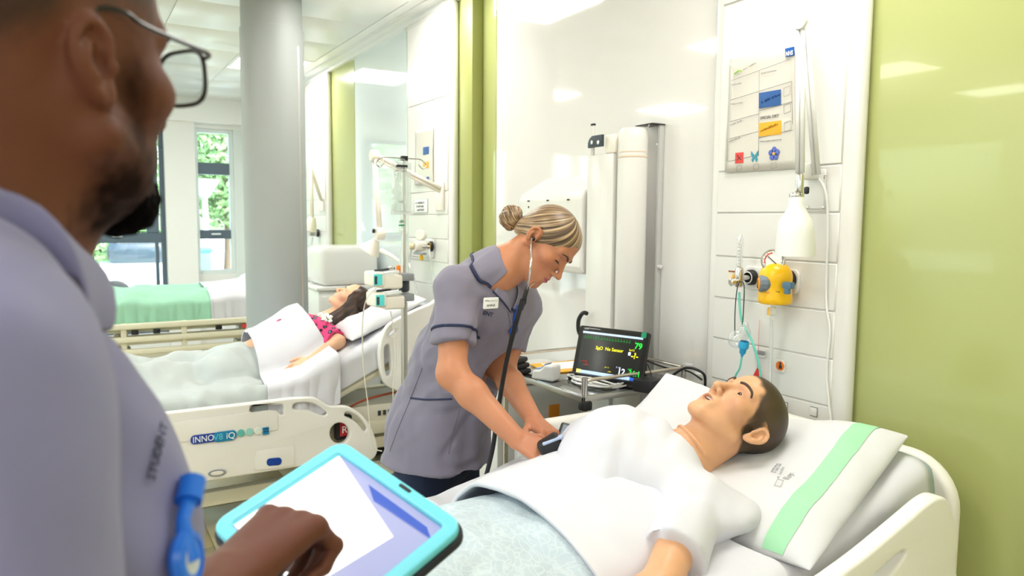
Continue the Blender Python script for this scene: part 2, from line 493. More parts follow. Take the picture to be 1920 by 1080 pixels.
# ================================================================== shell
struct(box('floor', (-4.6, -3.1, -.06), (2.15, 9.1, -.004), GROUT))
floor = bpy.data.objects['floor']
tile_me = MB().box((-.2485, -.2485, -.004), (.2485, .2485, 0), .0012, seg=1).mesh('floor_tile'); tile_me.materials.append(FLOORM)
for ix in range(-3, 4):
    for iy in range(0, 12):
        o = link('floor_tile', tile_me, None, floor); o.location = (ix*.5+.25, iy*.5+.25, 0)
m_floor_far = MB()
for lo, hi in (((-4.6, -3.1), (-1.502, 9.1)), ((-1.5, -3.1), (2.15, -.002)), ((-1.5, 6.002), (2.15, 9.1))):
    m_floor_far.box((lo[0], lo[1], -.004), (hi[0], hi[1], 0))
o = m_floor_far.build('tiled_margin', FLOORM, floor); o['kind'] = 'stuff'

ceiling = struct(box('ceiling', (-4.6, -3.1, ZC+.012), (2.15, 9.1, ZC+.12), CEILB))
LX = [1.5, -.3, -2.1, -3.9]; LY = [-1.7625, .9375+.3, 3.9375, 6.6375]
TX = .6; TY = .675
ct_me = MB().box((-TX/2+.002, -TY/2+.002, 0), (TX/2-.002, TY/2-.002, .011), .002, seg=1).mesh('ceiling_tile'); ct_me.materials.append(CEIL)
LY = [6.6375-2.7*k for k in range(4)]
x0s = [1.5-.6*i for i in range(10)]; y0s = [8.6625-.675*j for j in range(17)]
for x in x0s:
    for y in y0s:
        if any(abs(x-lx) < .05 for lx in LX) and any(abs(y-ly) < .05 for ly in LY): continue
        o = link('ceiling_tile', ct_me, None, ceiling); o.location = (x, y, ZC)
MB().box((1.804, -3.1, ZC), (1.875, 9.1, ZC+.012)).box((1.892, -3.1, ZC), (2.0, 9.1, ZC+.012)).build('margin_strip', CEIL, ceiling)
box('margin_trim', (1.873, -3.1, ZC-.012), (1.894, 9.1, ZC+.01), PLASTER, ceiling)

wr = struct(box('wall_right', (2.03, -3.1, 0), (2.16, 9.1, 2.95), PLASTER))
wl_ = struct(MB().box((-4.75, -3.1, 0), (-4.6, 9.1, .9)).box((-4.75, -3.1, 2.45), (-4.6, 9.1, 2.95)).build('wall_left', PLASTER))
for i, (a, b) in enumerate(((-3.1, -2.2), (.4, 1.0), (3.6, 4.2), (6.8, 9.1))):
    box('pier', (-4.75, a, .9), (-4.6, b, 2.45), PLASTER, wl_)
struct(box('wall_back', (-4.75, -3.25, 0), (2.16, -3.1, 2.95), PLASTER))
PX0, PX1 = .89, 1.2
we = struct(MB().box((-4.75, 9.0, 0), (2.16, 9.2, .22)).box((-4.75, 9.0, 2.5), (2.16, 9.2, 2.95)).build('wall_end', PLASTER))
box('pier', (PX0, 8.93, 0), (PX1, 9.2, 2.81), mat('white_pier_paint', 'f8f8f7', .6, var=.01), we)
box('pier', (1.62, 9.0, .22), (2.16, 9.2, 2.5), PALEF, we)
box('pier', (-4.75, 9.0, .22), (-4.0, 9.2, 2.5), PALEF, we)
box('sill_wall', (PX1, 9.02, .22), (1.62, 9.18, .86), PLASTER, we)
struct(box('trim_1', (-4.6, 8.86, 2.55), (2.03, 9.0, 2.81), CEIL))

PANE = thin_glass('window_pane', 'f4fbfa', .05, .01)
def window(name, x0, x1, zs, rails, mull, y=9.08, FR=None):
    FR = FR or FRAME
    w = struct(empty(name, ((x0+x1)/2, y, zs[0])))
    b = .045
    for nm, lo, hi in (('frame_side', (x0, y-.04, zs[0]), (x0+b, y+.04, zs[1])), ('frame_side', (x1-b, y-.04, zs[0]), (x1, y+.04, zs[1])),
                   ('frame_head', (x0+b, y-.04, zs[1]-b), (x1-b, y+.04, zs[1])), ('frame_sill', (x0+b, y-.04, zs[0]), (x1-b, y+.04, zs[0]+b))):
        box(nm, lo, hi, FR, w, .004, 1)
    for (z0, z1) in rails: box('transom', (x0+b, y-.05, z0), (x1-b, y+.05, z1), FRAME, w, .006, 1)
    for (xa, xb, z0, z1) in mull: box('mullion', (xa, y-.045, z0), (xb, y+.045, z1), FRAME, w, .005, 1)
    zz = [zs[0]+b]+[v for r in rails for v in r]+[zs[1]-b]
    for z0, z1 in zip(zz[::2], zz[1::2]):
        xs = [x0+b]+[v for m_ in mull if m_[2] <= z0+.02 and m_[3] >= z1-.02 for v in (m_[0], m_[1])]+[x1-b]
        for xa, xb in zip(xs[::2], xs[1::2]):
            box('pane', (xa, y-.004, z0), (xb, y+.004, z1), PANE, w)
    return w
w2 = window('window_2', PX1, 1.62, (.86, 2.5), [(1.26, 1.36), (1.99, 2.12)], [], FR=PALEF)
box('opening_handle', (1.36, 8.99, 1.305), (1.46, 9.03, 1.325), PALEF, w2, .006)
w1 = window('window_1', -4.0, PX0, (.22, 2.5), [(1.22, 1.33)], [(-2.52, -2.44, .265, 1.22), (-.9, -.82, .265, 1.22), (.78, .815, .265, 1.22), (-2.52, -2.40, 1.33, 2.455), (-.9, -.78, 1.33, 2.455), (.70, .82, 1.33, 2.455)])
box('opening_handle', (.36, 8.99, 1.285), (.46, 9.03, 1.305), PALEF, w1, .006)
for i, (a, b) in enumerate(((-2.2, .4), (1.0, 3.6), (4.2, 6.8))):  # unseen window band in the left wall, added to bring in more daylight
    w = struct(empty('window_%d' % (i+3), (-4.68, a, .9)))
    for nm, lo, hi in (('frame_side', (-4.72, a, .9), (-4.64, a+.05, 2.45)), ('frame_side', (-4.72, b-.05, .9), (-4.64, b, 2.45)), ('frame_head', (-4.72, a+.05, 2.4), (-4.64, b-.05, 2.45)), ('frame_sill', (-4.72, a+.05, .9), (-4.64, b-.05, .95))):
        box(nm, lo, hi, FRAME, w)
    box('pane', (-4.684, a+.05, .95), (-4.676, b-.05, 2.4), PANE, w)

# ------------------------------------------------------------------ bed-head wall cladding
def clad(name, y0, y1, m, z0=.1, z1=2.79, x=XW, t=.03, r=.004):
    return box(name, (x, y0+.002, z0), (x+t, y1-.002, z1), m, wr, r, 1)
SV = [(1.34, 1.92), (3.99, 4.69), (6.49, 7.19)]
clad('green_panel', -3.05, -.1, GREEN); clad('green_panel', -.1, 1.36, GREEN)
clad('white_gloss_sheet', 1.90, 3.55, GLOSSW)
clad('green_panel', 3.55, 4.02, GREEN); clad('green_panel', 4.66, 4.80, GREEN)
clad('white_gloss_sheet', 4.80, 5.88, mat('pale_glass_panel', 'e4eef0', .05, var=.01, coat=.6))
clad('green_panel', 5.88, 6.52, GREEN); clad('white_gloss_sheet', 7.16, 9.0, GLOSSW)
box('green_post', (1.93, 3.70, .1), (2.0, 3.84, 2.79), GREEND, wr, .006)
struct(box('trim_2', (1.965, -3.05, 2.775), (2.03, 9.0, 2.81), CEIL))
struct(box('baseboard_right', (1.985, -3.05, 0), (2.03, 9.0, .1), mat('grey_skirting', 'b9b9b2', .5)))

XS = 1.945                                # face of the service panels
def service_panel(y0, y1, lines, label):
    s = empty('service_panel', (XW, (y0+y1)/2, 0), 0, label, 'wall panel', 'bed-head service panels')
    # rounded carcass
    MB().box((XS+.006, y0, .12), (XW+.001, y1, 2.78), .026, seg=4).build('carcass', WHITE, s)
    zs = [.18]+lines+[2.74]
    for z0, z1 in zip(zs, zs[1:]):
        box('panel', (XS, y0+.05, z0+.0015), (XS+.02, y1-.045, z1-.0015), WHITE, s, .003, 1)
    return s
PL = [.42, .68, .945, 1.09, 1.235, 1.38, 1.53, 1.672, 2.235]
service_panel(*SV[0], PL, 'white panelled bed-head service panel with suction regulator, nearest the camera')
service_panel(*SV[1], PL, 'white bed-head service panel behind the drip stand')
service_panel(*SV[2], PL, 'white bed-head service panel farthest off, beside the grey column')

# ------------------------------------------------------------------ round column
CX, CY = 1.08, 4.68
colu = empty('column', (CX, CY, 0)); struct(colu)
cm = MB(); cm.lathe((CX, CY, 0), (0, 0, 1), [(.185, 0), (.185, 2.62)], 64); cm.build('shaft', COLM, colu)
cm = MB(); cm.lathe((CX, CY, 2.62), (0, 0, 1), [(.14, -.002), (.184, 0), (.184, .006), (.178, .008), (.178, .20)], 64); cm.build('collar', COLM, colu)
cm = MB(); a = math.radians(-50); cm.box((CX+.185*math.cos(a)-.006, CY+.185*math.sin(a)-.004, 0), (CX+.185*math.cos(a)+.004, CY+.185*math.sin(a)+.004, 2.52)); cm.build('joint_strip', ALU, colu)

# ------------------------------------------------------------------ ceiling light panels
LED = mat('light_diffuser', 'ffffff', .5, emit='fffaf2', estr=6.)
where = {1.5: 'above the beds', -.3: 'over the aisle', -2.1: 'over the far aisle', -3.9: 'by the added left windows'}
dist = ['nearest the end windows', 'above the middle bed line', 'above the near bed line', 'behind the camera']
for lx in LX:
    for k, ly in enumerate(LY):
        t = empty('ceiling_light', (lx, ly, ZC), 0, 'square white ceiling light panel %s, %s' % (where[lx], dist[k]), 'ceiling light', 'ceiling light panels')
        fr = MB()
        for lo, hi in (((-.3, -.3375), (-.272, .3375)), ((.272, -.3375), (.3, .3375)), ((-.272, -.3375), (.272, -.31)), ((-.272, .31), (.272, .3375))):
            fr.box((lx+lo[0], ly+lo[1], ZC-.004), (lx+hi[0], ly+hi[1], ZC+.011))
        fr.build('frame', CEIL, t)
        box('diffuser', (lx-.272, ly-.31, ZC), (lx+.272, ly+.31, ZC+.01), LED, t)
        ld = bpy.data.lights.new('panel_light', 'AREA'); ld.shape = 'RECTANGLE'; ld.size = .54; ld.size_y = .62
        ld.energy = LAMP_W; ld.color = (1, .985, .965)
        lo_ = bpy.data.objects.new('panel_light', ld); COL.objects.link(lo_); lo_.location = (lx, ly, ZC-.006); lo_.parent = t
        lo_.matrix_parent_inverse = t.matrix_basis.inverted()

# ------------------------------------------------------------------ outside
GROUND = mat('pale_paving', 'd9d6cc', .8, var=.08, vscale=3)
struct(box('ground', (-40, 9.2, -.3), (40, 60, -.12), GROUND))
LEAF = mat('leaf_green', '7fa56c', .6, var=.35, vscale=20)
LEAF2 = mat('leaf_light_green', 'a2c28a', .6, var=.35, vscale=20)
BARK = mat('bark', '6b5a48', .8, var=.2, vscale=30, bump=.5)
def leaf_cloud(name, c, r, n, size, m, parent, seed):
    g = np.random.default_rng(seed); d = g.normal(size=(n, 3)); d /= np.linalg.norm(d, axis=1, keepdims=True)
    p = np.array(c)+d*np.array(r)*g.uniform(.55, 1, (n, 1))**.6
    nr = d+g.normal(size=(n, 3))*.6; nr /= np.linalg.norm(nr, axis=1, keepdims=True)
    a = np.cross(nr, g.normal(size=(n, 3))); a /= np.linalg.norm(a, axis=1, keepdims=True); b = np.cross(nr, a)
    s = size*g.uniform(.6, 1.3, (n, 1))
    v = np.stack([p-a*s, p-b*s*.5+nr*s*.15, p+a*s, p+b*s*.5+nr*s*.15], 1).reshape(-1, 3)
    return link(name, np_mesh(name, v, np.arange(4*n).reshape(n, 4)), m, parent)
def tree(x, y, h, r, seed, m, label, name='tree'):
    t = empty(name, (x, y, -.12), 0, label, 'tree', 'trees outside the end window')
    pts = [(x, y, -.12), (x+.05, y, h*.3), (x-.05, y+.05, h*.55), (x, y, h*.8)]
    tube('trunk', spline(pts, 4), np.linspace(.16, .05, 13), BARK, t)
    c = leaf_cloud('crown', (x, y, h*.66), (r, r, h*.42), 7000, .085, m, t, seed); c['kind'] = 'stuff'
    return t
tree(3.0, 17.5, 5.2, 1.1, 1, LEAF, 'tall dark green tree outside behind the lamp post')
tree(5.2, 20.5, 6.0, 1.2, 2, LEAF2, 'pale green tree outside at the right of the lamp post')
tree(2.2, 21.5, 6.0, 1.7, 3, LEAF2, 'pale green leafy tree outside left of the lamp post')
tree(-1.4, 21.0, 5.2, 1.7, 4, LEAF, 'dark green tree outside seen past the foreground person')
tree(-5.4, 21.0, 5.0, 2.0, 5, LEAF, 'broad dark green tree outside at the far left')
for i, (x0, x1, lab) in enumerate(((-7, -1.6, 'long clipped green hedge outside the left window'), (-1.5, 2.2, 'clipped green hedge outside behind the parked car'))):
    hdg = empty('hedge', ((x0+x1)/2, 17, -.12), 0, lab, 'hedge')
    box('stems', (x0+.1, 16.8, -.12), (x1-.1, 17.3, 1.05), BARK, hdg)
    c = leaf_cloud('foliage', ((x0+x1)/2, 17.05, .6), ((x1-x0)/2*.98, .45, .85), 6000, .09, LEAF if i else LEAF2, hdg, 20+i); c['kind'] = 'stuff'
lp = empty('lamp_post', (2.02, 14.0, -.12), 0, 'pale lamp post with cone shaded head outside the window', 'lamp post')
PALE = mat('pale_painted_metal', 'e8eaec', .5)
MB().lathe((2.02, 14.0, -.12), (0, 0, 1), [(.09, 0), (.09, .5), (.05, .55), (.042, 1.95)], 16).build('post', PALE, lp)
MB().lathe((2.02, 14.0, 1.83), (0, 0, 1), [(.03, 0), (.08, .05), (.24, .30), (.25, .33), (.0, .35)], 24).build('shade', PALE, lp)
car = empty('parked_car', (1.5, 15.2, -.12), 0, 'white parked car outside partly seen through the window', 'car')
CARW = mat('car_white_paint', 'eef0f2', .2, coat=.5); CARG = mat('car_glass', '3a4650', .1)
MB().box((.3, 14.6, .1), (1.9, 15.9, .68), .16, seg=4).build('body', CARW, car)
MB().box((.5, 14.7, .62), (1.55, 15.8, 1.12), .22, seg=5).build('cabin', CARG, car)
MB().box((.62, 14.72, 1.03), (1.45, 15.78, 1.16), .06, seg=4).build('roof', CARW, car)
for x in (.6, 1.6):
    MB().cyl((x, 14.55, .14), (x, 14.8, .14), .26, 24, bev=.03).build('wheel', BLACKR, car)
bn = empty('litter_bin', (1.68, 12.6, -.12), 0, 'teal litter bin outside below the lamp post', 'bin')
MB().box((1.50, 12.4, -.12), (1.86, 12.75, .98), .03).build('body', mat('teal_bin', '4fa6ad', .5), bn)
MB().box((1.48, 12.38, .96), (1.88, 12.77, 1.03), .02).build('lid', mat('teal_bin_lid', '3f8f96', .5), bn)
# ================================================================== hospital beds
SHEET = mat('white_bed_linen', 'cfcfd5', .75, var=.015, bump=.08, bscale=300, sheen=.1)
SHEETW = mat('white_blanket_linen', 'd0cfd6', .8, var=.01, bump=.1, bscale=260)
MATT = mat('mattress_cover_blue_grey', 'a9b7c0', .5, var=.03)
LINENG = mat('pale_grey_blanket', 'b4bbba', .85, var=.03, vscale=30, bump=.12, bscale=220)
GREENB = mat('mint_green_blanket', '9ccdb2', .85, var=.05, vscale=20, bump=.12, bscale=200)
PILLOW = mat('white_pillow_case', 'd3d3d7', .8, var=.015, bump=.08, bscale=260)
STRIPE = mat('green_pillow_stripe', '9fd6ae', .8, var=.05)

class Bed:
    def __init__(s, yc, xfoot, xhinge, xlen, mz, ang, hw=.44):
        s.yc, s.hw, s.mz = yc, hw, mz
        s.S = np.linspace(0, xlen, 400); lf = xhinge-xfoot; s.lf = lf; s.L = xlen
        a = math.radians(ang)*sstep(lf-.14, lf+.14, s.S); ds = s.S[1]
        s.X = xfoot+np.cumsum(np.cos(a))*ds; s.Z = mz+np.cumsum(np.sin(a))*ds; s.A = a
    def pt(s, S, t, off=0.):
        """point over the mattress: S along the bed from the foot, t across, off above the surface"""
        S = np.asarray(S, float); x = np.interp(S, s.S, s.X); z = np.interp(S, s.S, s.Z); a = np.interp(S, s.S, s.A)
        return np.stack([x-np.sin(a)*off, s.yc+np.asarray(t, float)+0*x, z+np.cos(a)*off], -1)
    def s_at(s, x): return float(np.interp(x, s.X, s.S))
    def drape(s, name, s0, s1, t0, t1, m, label, cat, bump=None, off=.004, th=.006, ns=120, nt=140, folds=.006, wave=.012, seed=0, group=None, skew=0., edge=.03, parent=None):
        """cloth lying on the bed; t0, t1 beyond the half width hang down the sides"""
        S, T = np.meshgrid(np.linspace(0, 1, ns), np.linspace(t0, t1, nt), indexing='ij')
        S = s0+(s1-s0)*S+skew*T
        hw = s.hw+off; r = .035; q = hw-r; arc = r*math.pi/2
        aT = np.abs(T); sg = np.sign(T)
        over = aT-q; th_ = np.clip(over/r, 0, math.pi/2)
        y = np.where(over <= 0, T, sg*(q+r*np.sin(th_)))
        drop = np.where(over <= 0, 0, r*(1-np.cos(th_)))+np.maximum(over-arc, 0)
        h = bump(S, T) if bump is not None else 0*S
        nz = vn1(np.stack([S*7+seed, T*5, 0*S+seed*.37], -1))*folds + vn2(np.stack([S*16+T*9, T*13-S*5+seed, 0*S], -1))*folds*.5
        top = np.clip(1-over/.02, 0, 1)
        p = s.pt(S, y, off+(h+nz)*np.where(over <= 0, 1, np.clip(1-drop/.12, 0, 1)))
        p[..., 2] -= drop
        w = np.clip(drop/.12, 0, 1)
        wv = (np.sin(S*38+2.2*vn1(np.stack([S*4, T*3, 0*S+seed+5.], -1)))*.6+vn2(np.stack([S*22, T*3, 0*S+seed], -1)))*wave
        p[..., 1] += sg*w*(np.abs(wv)+.003)
        o = grid_mesh(name, p, m, parent)
        solidify(o, th, 1)
        if label: tag(o, label, cat, group)
        return o

def castor(x, y, parent):
    c = MB().cyl((x, y-.022, .065), (x, y+.022, .065), .064, 20, bev=.012).build('castor', DGREY, parent)
    MB().box((x-.03, y-.03, .09), (x+.05, y+.03, .15), .012).build('castor_fork', GREYP, c)
def bed_body(b, name, label, xf, xh, hb_top, hb_bot, hb_x, base_z=.14):
    y0, y1 = b.yc-b.hw, b.yc+b.hw
    t = empty(name, ((xf+xh)/2, b.yc, 0), 0, label, 'bed', 'hospital beds')
    # mattress
    S = np.linspace(0, b.L, 60); th = np.linspace(0, 2*math.pi, 40, endpoint=False)
    n = 6; hh, hw = .065, b.hw
    cy = hw*np.sign(np.cos(th))*np.abs(np.cos(th))**(2/n); cz = hh*np.sign(np.sin(th))*np.abs(np.sin(th))**(2/n)
    pts = np.stack([b.pt(S, c, z-hh) for c, z in zip(cy, cz)], 0)
    e0 = pts[:, :1].mean(0, keepdims=True)+0*pts[:, :1]; e1 = pts[:, -1:].mean(0, keepdims=True)+0*pts[:, -1:]
    grid_mesh('mattress', np.concatenate([e0, pts, e1], 1), MATT, t, close_u=True)
    # deck: flat part and lifted back section
    dz = -.15
    fr = MB()
    for y in (y0+.03, y1-.03):
        p = b.pt(np.array([0., b.lf-.15]), y-b.yc, dz+.0); fr.box((p[0][0], y-.025, p[0][2]-.03), (p[1][0]+.1, y+.025, p[0][2]+.02), .006)
    for x in np.linspace(b.X[0]+.1, b.X[0]+b.lf-.1, 4): fr.box((x-.03, y0+.03, b.mz+dz-.025), (x+.03, y1-.03, b.mz+dz+.01))
    fr.build('deck_frame', BEDF, t)
    bk = MB()
    for y in (y0+.03, y1-.03):
        pp = b.pt(np.linspace(b.lf+.1, b.L-.03, 6), y-b.yc, dz+.0); bk.tube(pp, .022, 8)
    for k in (b.lf+.25, b.L-.25): bk.tube(b.pt(np.array([k, k]), np.array([-b.hw+.03, b.hw-.03]), dz), .018, 8)
    bk.build('back_section_frame', BEDF, t)
    # chassis
    ch = MB(); bz = base_z
    for y in (y0+.10, y1-.10): ch.box((xf+.15, y-.03, bz), (xh-.1, y+.03, bz+.07), .008)
    for x in (xf+.2, xh-.2): ch.box((x-.05, y0+.05, bz), (x+.05, y1-.05, bz+.07), .008)
    ch.build('chassis', BEDF, t)
    for x in (xf+.25, xh-.25):
        for y in (y0+.06, y1-.06): castor(x, y, t)
    for x in (xf+.55, xh-.65):
        lc = MB().box((x-.07, b.yc-.09, bz+.05), (x+.07, b.yc+.09, b.mz+dz-.2), .012).build('lift_column', BEDF, t)
        MB().box((x-.05, b.yc-.07, b.mz+dz-.21), (x+.05, b.yc+.07, b.mz+dz-.02), .01).build('lift_piston', ALU, lc)
    # long upper beams under the deck
    ub = MB()
    for y in (y0+.06, y1-.06): ub.box((xf+.05, y-.03, b.mz+dz-.13), (xh-.08, y+.03, b.mz+dz-.06), .008)
    ub.build('upper_beams', BEDF, t)
    # boards
    def board(x, top, bot, nm, sl):
        w = b.hw+.02; o = rrect(-w, bot, w, top, min(.13, (top-bot)*.4), 8)
        holes = [rrect(-w*.62, top-.115, w*.62, top-.06, .026, 5)] if sl else []
        return plate(nm, [o]+holes, .045, .018, (x, b.yc, 0), (0, 1, 0), (0, 0, 1), BEDW, t, 3)
    hb = board(hb_x, hb_top, hb_bot, 'headboard', False)
    plate('inset', [rrect(-b.hw+.07, hb_bot+.06, b.hw-.07, hb_top-.07, .07, 6)], .012, .005, (hb_x-.024, b.yc, 0), (0, 1, 0), (0, 0, 1), BEDW, hb)
    board(xf-.03, b.mz+.16, b.mz-.28, 'footboard', True)
    return t
def rail_plate(t, Y, loops, name='side_rail', th=.04, bev=.008):
    def pl(lp): return [(q[0], q[2]) for q in (onY(x, y, Y) for x, y in lp)]
    return plate(name, [pl(l) for l in loops], th, bev, (0, Y, 0), (1, 0, 0), (0, 0, 1), BEDW, t, 3)
def sm(lp, n=4): return [tuple(q) for q in spline(lp, n, True)]

# ---------------- near bed
B1 = Bed(1.42, -.22, .93, 2.02, .67, 17.5)
bed1 = bed_body(B1, 'hospital_bed', 'white hospital bed with male manikin, nearest the camera', -.25, 1.88, .915, .40, 1.865)
R1 = .885
rail_plate(bed1, R1, [sm([(1500, 1112), (1545, 1082), (1610, 1034), (1680, 976), (1728, 936), (1752, 927), (1766, 942), (1780, 1003), (1775, 1045), (1786, 1100), (1792, 1150), (1700, 1190), (1540, 1230), (1490, 1160)]),
                      sm([(1605, 1090), (1650, 1048), (1676, 1028), (1682, 1034), (1664, 1060), (1625, 1102), (1606, 1106)])])
R1b = 1.42+(1.42-R1)
cu = onY(1680, 976, R1)
plate('side_rail', [rrect(1.18, .62, 1.62, .86, .09)], .045, .018, (0, R1b, 0), (1, 0, 0), (0, 0, 1), BEDW, bed1, 3)
plate('side_rail', [rrect(-.05, .42, .86, .66, .09), rrect(.1, .57, .4, .615, .02)], .045, .018, (0, R1, 0), (1, 0, 0), (0, 0, 1), BEDW, bed1, 3)
tube('steel_hoop', spline([(1.83, 1.05, .60), (1.83, 1.05, .82), (1.83, 1.10, .85), (1.83, 1.30, .85)], 5), .008, mat('beige_tube', 'd8cfbf', .4), bed1)

# ---------------- middle bed
B2 = Bed(4.0, -.25, .86, 2.0, .665, 25.)
bed2 = bed_body(B2, 'hospital_bed', 'white hospital bed with female manikin, second from the camera', -.28, 1.86, .98, .40, 1.84)
RY = 3.5
rail = rail_plate(bed2, RY, [
    [(200, 786), (240, 781), (323, 771), (480, 753), (545, 745)]+[tuple(q) for q in spline([(545, 745), (583, 744), (600, 750), (617, 760), (645, 760), (668, 770), (688, 790), (700, 815), (706, 838), (700, 856), (684, 864)], 4)]+[(560, 873), (510, 881), (361, 904), (240, 922), (200, 928)],
    [(466, 769), (468, 763), (474, 760), (527, 757), (530, 759), (530, 776), (526, 777), (520, 771), (475, 775)],
    sm([(547, 763), (552, 755), (575, 753), (592, 758), (610, 771), (609, 777), (600, 777), (575, 768), (553, 767)]),
    sm([(644, 775), (650, 771), (668, 778), (682, 795), (685, 804), (680, 807), (671, 796), (658, 785), (646, 780)]),
    [(635+18.5*math.cos(a), 811+20*math.sin(a)) for a in np.linspace(0, 2*math.pi, 24, endpoint=False)]])
def railpt(x, y): return onY(x, y, RY-.0235)
def rail_quad(name, lp, m, parent, lift=.0):
    q = [onY(x, y, RY-.0235-lift) for x, y in lp]
    return plate(name, [[(p[0], p[2]) for p in q]], .003, .001, (0, RY-.0235-lift, 0), (1, 0, 0), (0, 0, 1), m, parent)
rail_quad('raised_face', [(300, 800), (360, 787), (505, 769), (519, 771), (521, 806), (505, 808), (360, 826), (300, 835)], BEDW, rail)
rail_quad('raised_face', [(478, 853), (482, 845), (548, 836), (552, 840), (552, 872), (545, 874), (482, 882), (478, 878)], BEDW, rail)
LOGOB = mat('logo_dark_blue', '25409a', .4); LOGOT = mat('logo_teal', '1b7fae', .4); LOGOW = mat('logo_white', 'f2f6f8', .5)
def rr_px(x0, y0, x1, y1, sl, n=5):
    r = min(x1-x0, y1-y0)*.45
    return [(x, y-sl*(x-x0)) for x, y in rrect(x0, y0, x1, y1, r, n)]
rail_quad('logo_patch', rr_px(357, 817, 428, 834, .125), LOGOB, rail, .003)
rail_quad('logo_patch', rr_px(400, 811, 444, 830, .125), LOGOT, rail, .0045)
def rail_text(b_, x, y, size, m, lift=.006, sx=1.):
    p = onY(x, y, RY-.0235-lift); text('lettering', b_, size, p, (1, 0, 0), (0, 0, 1), m, rail, sx=sx)
rail_text('INNO', 361, 831, .040, LOGOW, sx=.86, lift=.006)
rail_text('V8', 400, 826, .040, mat('logo_cyan', '63c6dd', .4), sx=.95, lift=.0075)
rail_text('iQ', 424, 823, .040, LOGOW, sx=.95, lift=.0075)
for i, (x, y, c) in enumerate(((452, 812, '5fb9b0'), (468, 810, '93cfc6'), (484, 808, 'dfe8e0'))):
    rail_quad('logo_dot', [(x+7*math.cos(a), y+7*math.sin(a)) for a in np.linspace(0, 2*math.pi, 20, endpoint=False)], mat('logo_dot_%s' % c, c, .5), rail, .003)
rail_quad('logo_square', [(492, 802), (504, 800), (505, 814), (493, 816)], LOGOT, rail, .003)
for yy in (804, 809): rail_quad('logo_bar', [(494, yy), (504, yy-1.5), (504, yy+.2), (494, yy+1.7)], mat('logo_navy', '173a63', .5), rail, .0045)
rail_quad('blue_button', rr_px(500, 860, 528, 874, .09), mat('royal_blue_plastic', '0f3f9e', .35), rail, .004)
rail_quad('oval_badge', [(407+17*math.cos(a), 887+6.5*math.sin(a)-2*math.cos(a)) for a in np.linspace(0, 2*math.pi, 24, endpoint=False)], GREYP, rail, .003)
rail_quad('oval_badge_face', [(407+12*math.cos(a), 887+3.8*math.sin(a)-1.4*math.cos(a)) for a in np.linspace(0, 2*math.pi, 20, endpoint=False)], CREAMP, rail, .0045)
rh = rail_plate(bed2, RY+.02, [sm([(709, 668), (711, 645), (716, 626), (727, 608), (748, 595), (772, 583), (800, 572), (825, 570), (826, 700), (800, 735), (760, 736), (726, 724), (714, 706)]),
                          sm([(718, 656), (721, 647), (726, 645), (729, 651), (731, 675), (730, 698), (726, 704), (722, 702), (719, 685)]),
                          sm([(727, 629), (730, 622), (738, 617), (743, 617), (741, 622), (733, 629)])])
plate('side_rail', [rrect(.2, .30, 1.25, .64, .1)], .045, .018, (0, 4.5, 0), (1, 0, 0), (0, 0, 1), BEDW, bed2, 3)
# gear seen under the raised back
ctl = MB().box((1.16, 3.60, .45), (1.52, 3.95, .54), .008).build('control_box', mat('cream_box', 'e4e0cf', .4), bed2)
for k in range(4): box('socket', (1.33+k*.028, 3.594, .48), (1.345+k*.028, 3.601, .505), DGREY, ctl)
MB().box((1.12, 3.62, .30), (1.62, 3.70, .36), .006).build('cross_beam', BEDF, bed2)
rel = MB().box((1.085, 3.53, .40), (1.17, 3.575, .52), .008).build('release_handle', BLACKP, bed2)
box('red_label', (1.105, 3.527, .42), (1.15, 3.531, .51), mat('label_red', 'b3242c', .5), rel, .0)
text('lettering', 'R', .05, (1.113, 3.5262, .435), (1, 0, 0), (0, 0, 1), LOGOW, rel)
tube('red_cable', spline([(1.1, 3.62, .50), (1.25, 3.58, .575), (1.45, 3.58, .60), (1.6, 3.62, .60)], 6), .006, mat('rust_red_cable', '9c4526', .5), bed2)

# ---------------- far bed
B3 = Bed(6.72, -.22, 1.05, 2.02, .80, 8.)
bed3 = bed_body(B3, 'hospital_bed', 'white hospital bed with mint green blanket, farthest off by the windows', -.25, 1.9, 1.05, .5, 1.86)
for z, zz in ((.655, .70), (.555, .60), (.46, .505)):
    MB().box((-.1, 6.2, z), (1.5, 6.235, zz), .012).build('side_rail_bar', BEDF, bed3)
for k, (x, m_) in enumerate(((.35, BLACKP), (.5, BLACKP), (.95, BLACKP), (1.15, REDP))):
    MB().box((x, 6.225, .61), (x+.05, 6.25, .645), .006).build('rail_catch', m_, bed3)
for x in (.3, .72, 1.2): MB().box((x-.02, 6.23, .44), (x+.02, 6.25, .70), .006).build('rail_post', BEDF, bed3)

# ================================================================== bedding
def gauss(x, c, w): return np.exp(-((x-c)/w)**2)
# near bed
B1.drape('bed_sheet', .0, 2.0, -.56, .56, SHEET, 'white bottom sheet tucked over the near bed mattress', 'sheet', folds=.006, seed=3, off=.003, th=.004)
BLK = mat('pale_blue_cellular_blanket', 'b4c2cb', .85, var=.14, vscale=22, bump=.6, bscale=70)
_N, _K = BLK.node_tree.nodes, BLK.node_tree.links
_vo = _N.new('ShaderNodeTexVoronoi'); _vo.feature = 'DISTANCE_TO_EDGE'; _vo.inputs['Scale'].default_value = 34
_tc = _N.new('ShaderNodeTexCoord'); _mp = _N.new('ShaderNodeMapping'); _mp.inputs['Scale'].default_value = (1.6, .8, 1); _K.new(_tc.outputs['Object'], _mp.inputs[0]); _n0 = _N.new('ShaderNodeTexNoise'); _n0.inputs['Scale'].default_value = 14; _a0 = _N.new('ShaderNodeMixRGB'); _a0.blend_type = 'ADD'; _a0.inputs[0].default_value = .12; _K.new(_mp.outputs[0], _a0.inputs[1]); _K.new(_n0.outputs['Color'], _a0.inputs[2]); _K.new(_a0.outputs[0], _vo.inputs['Vector'])
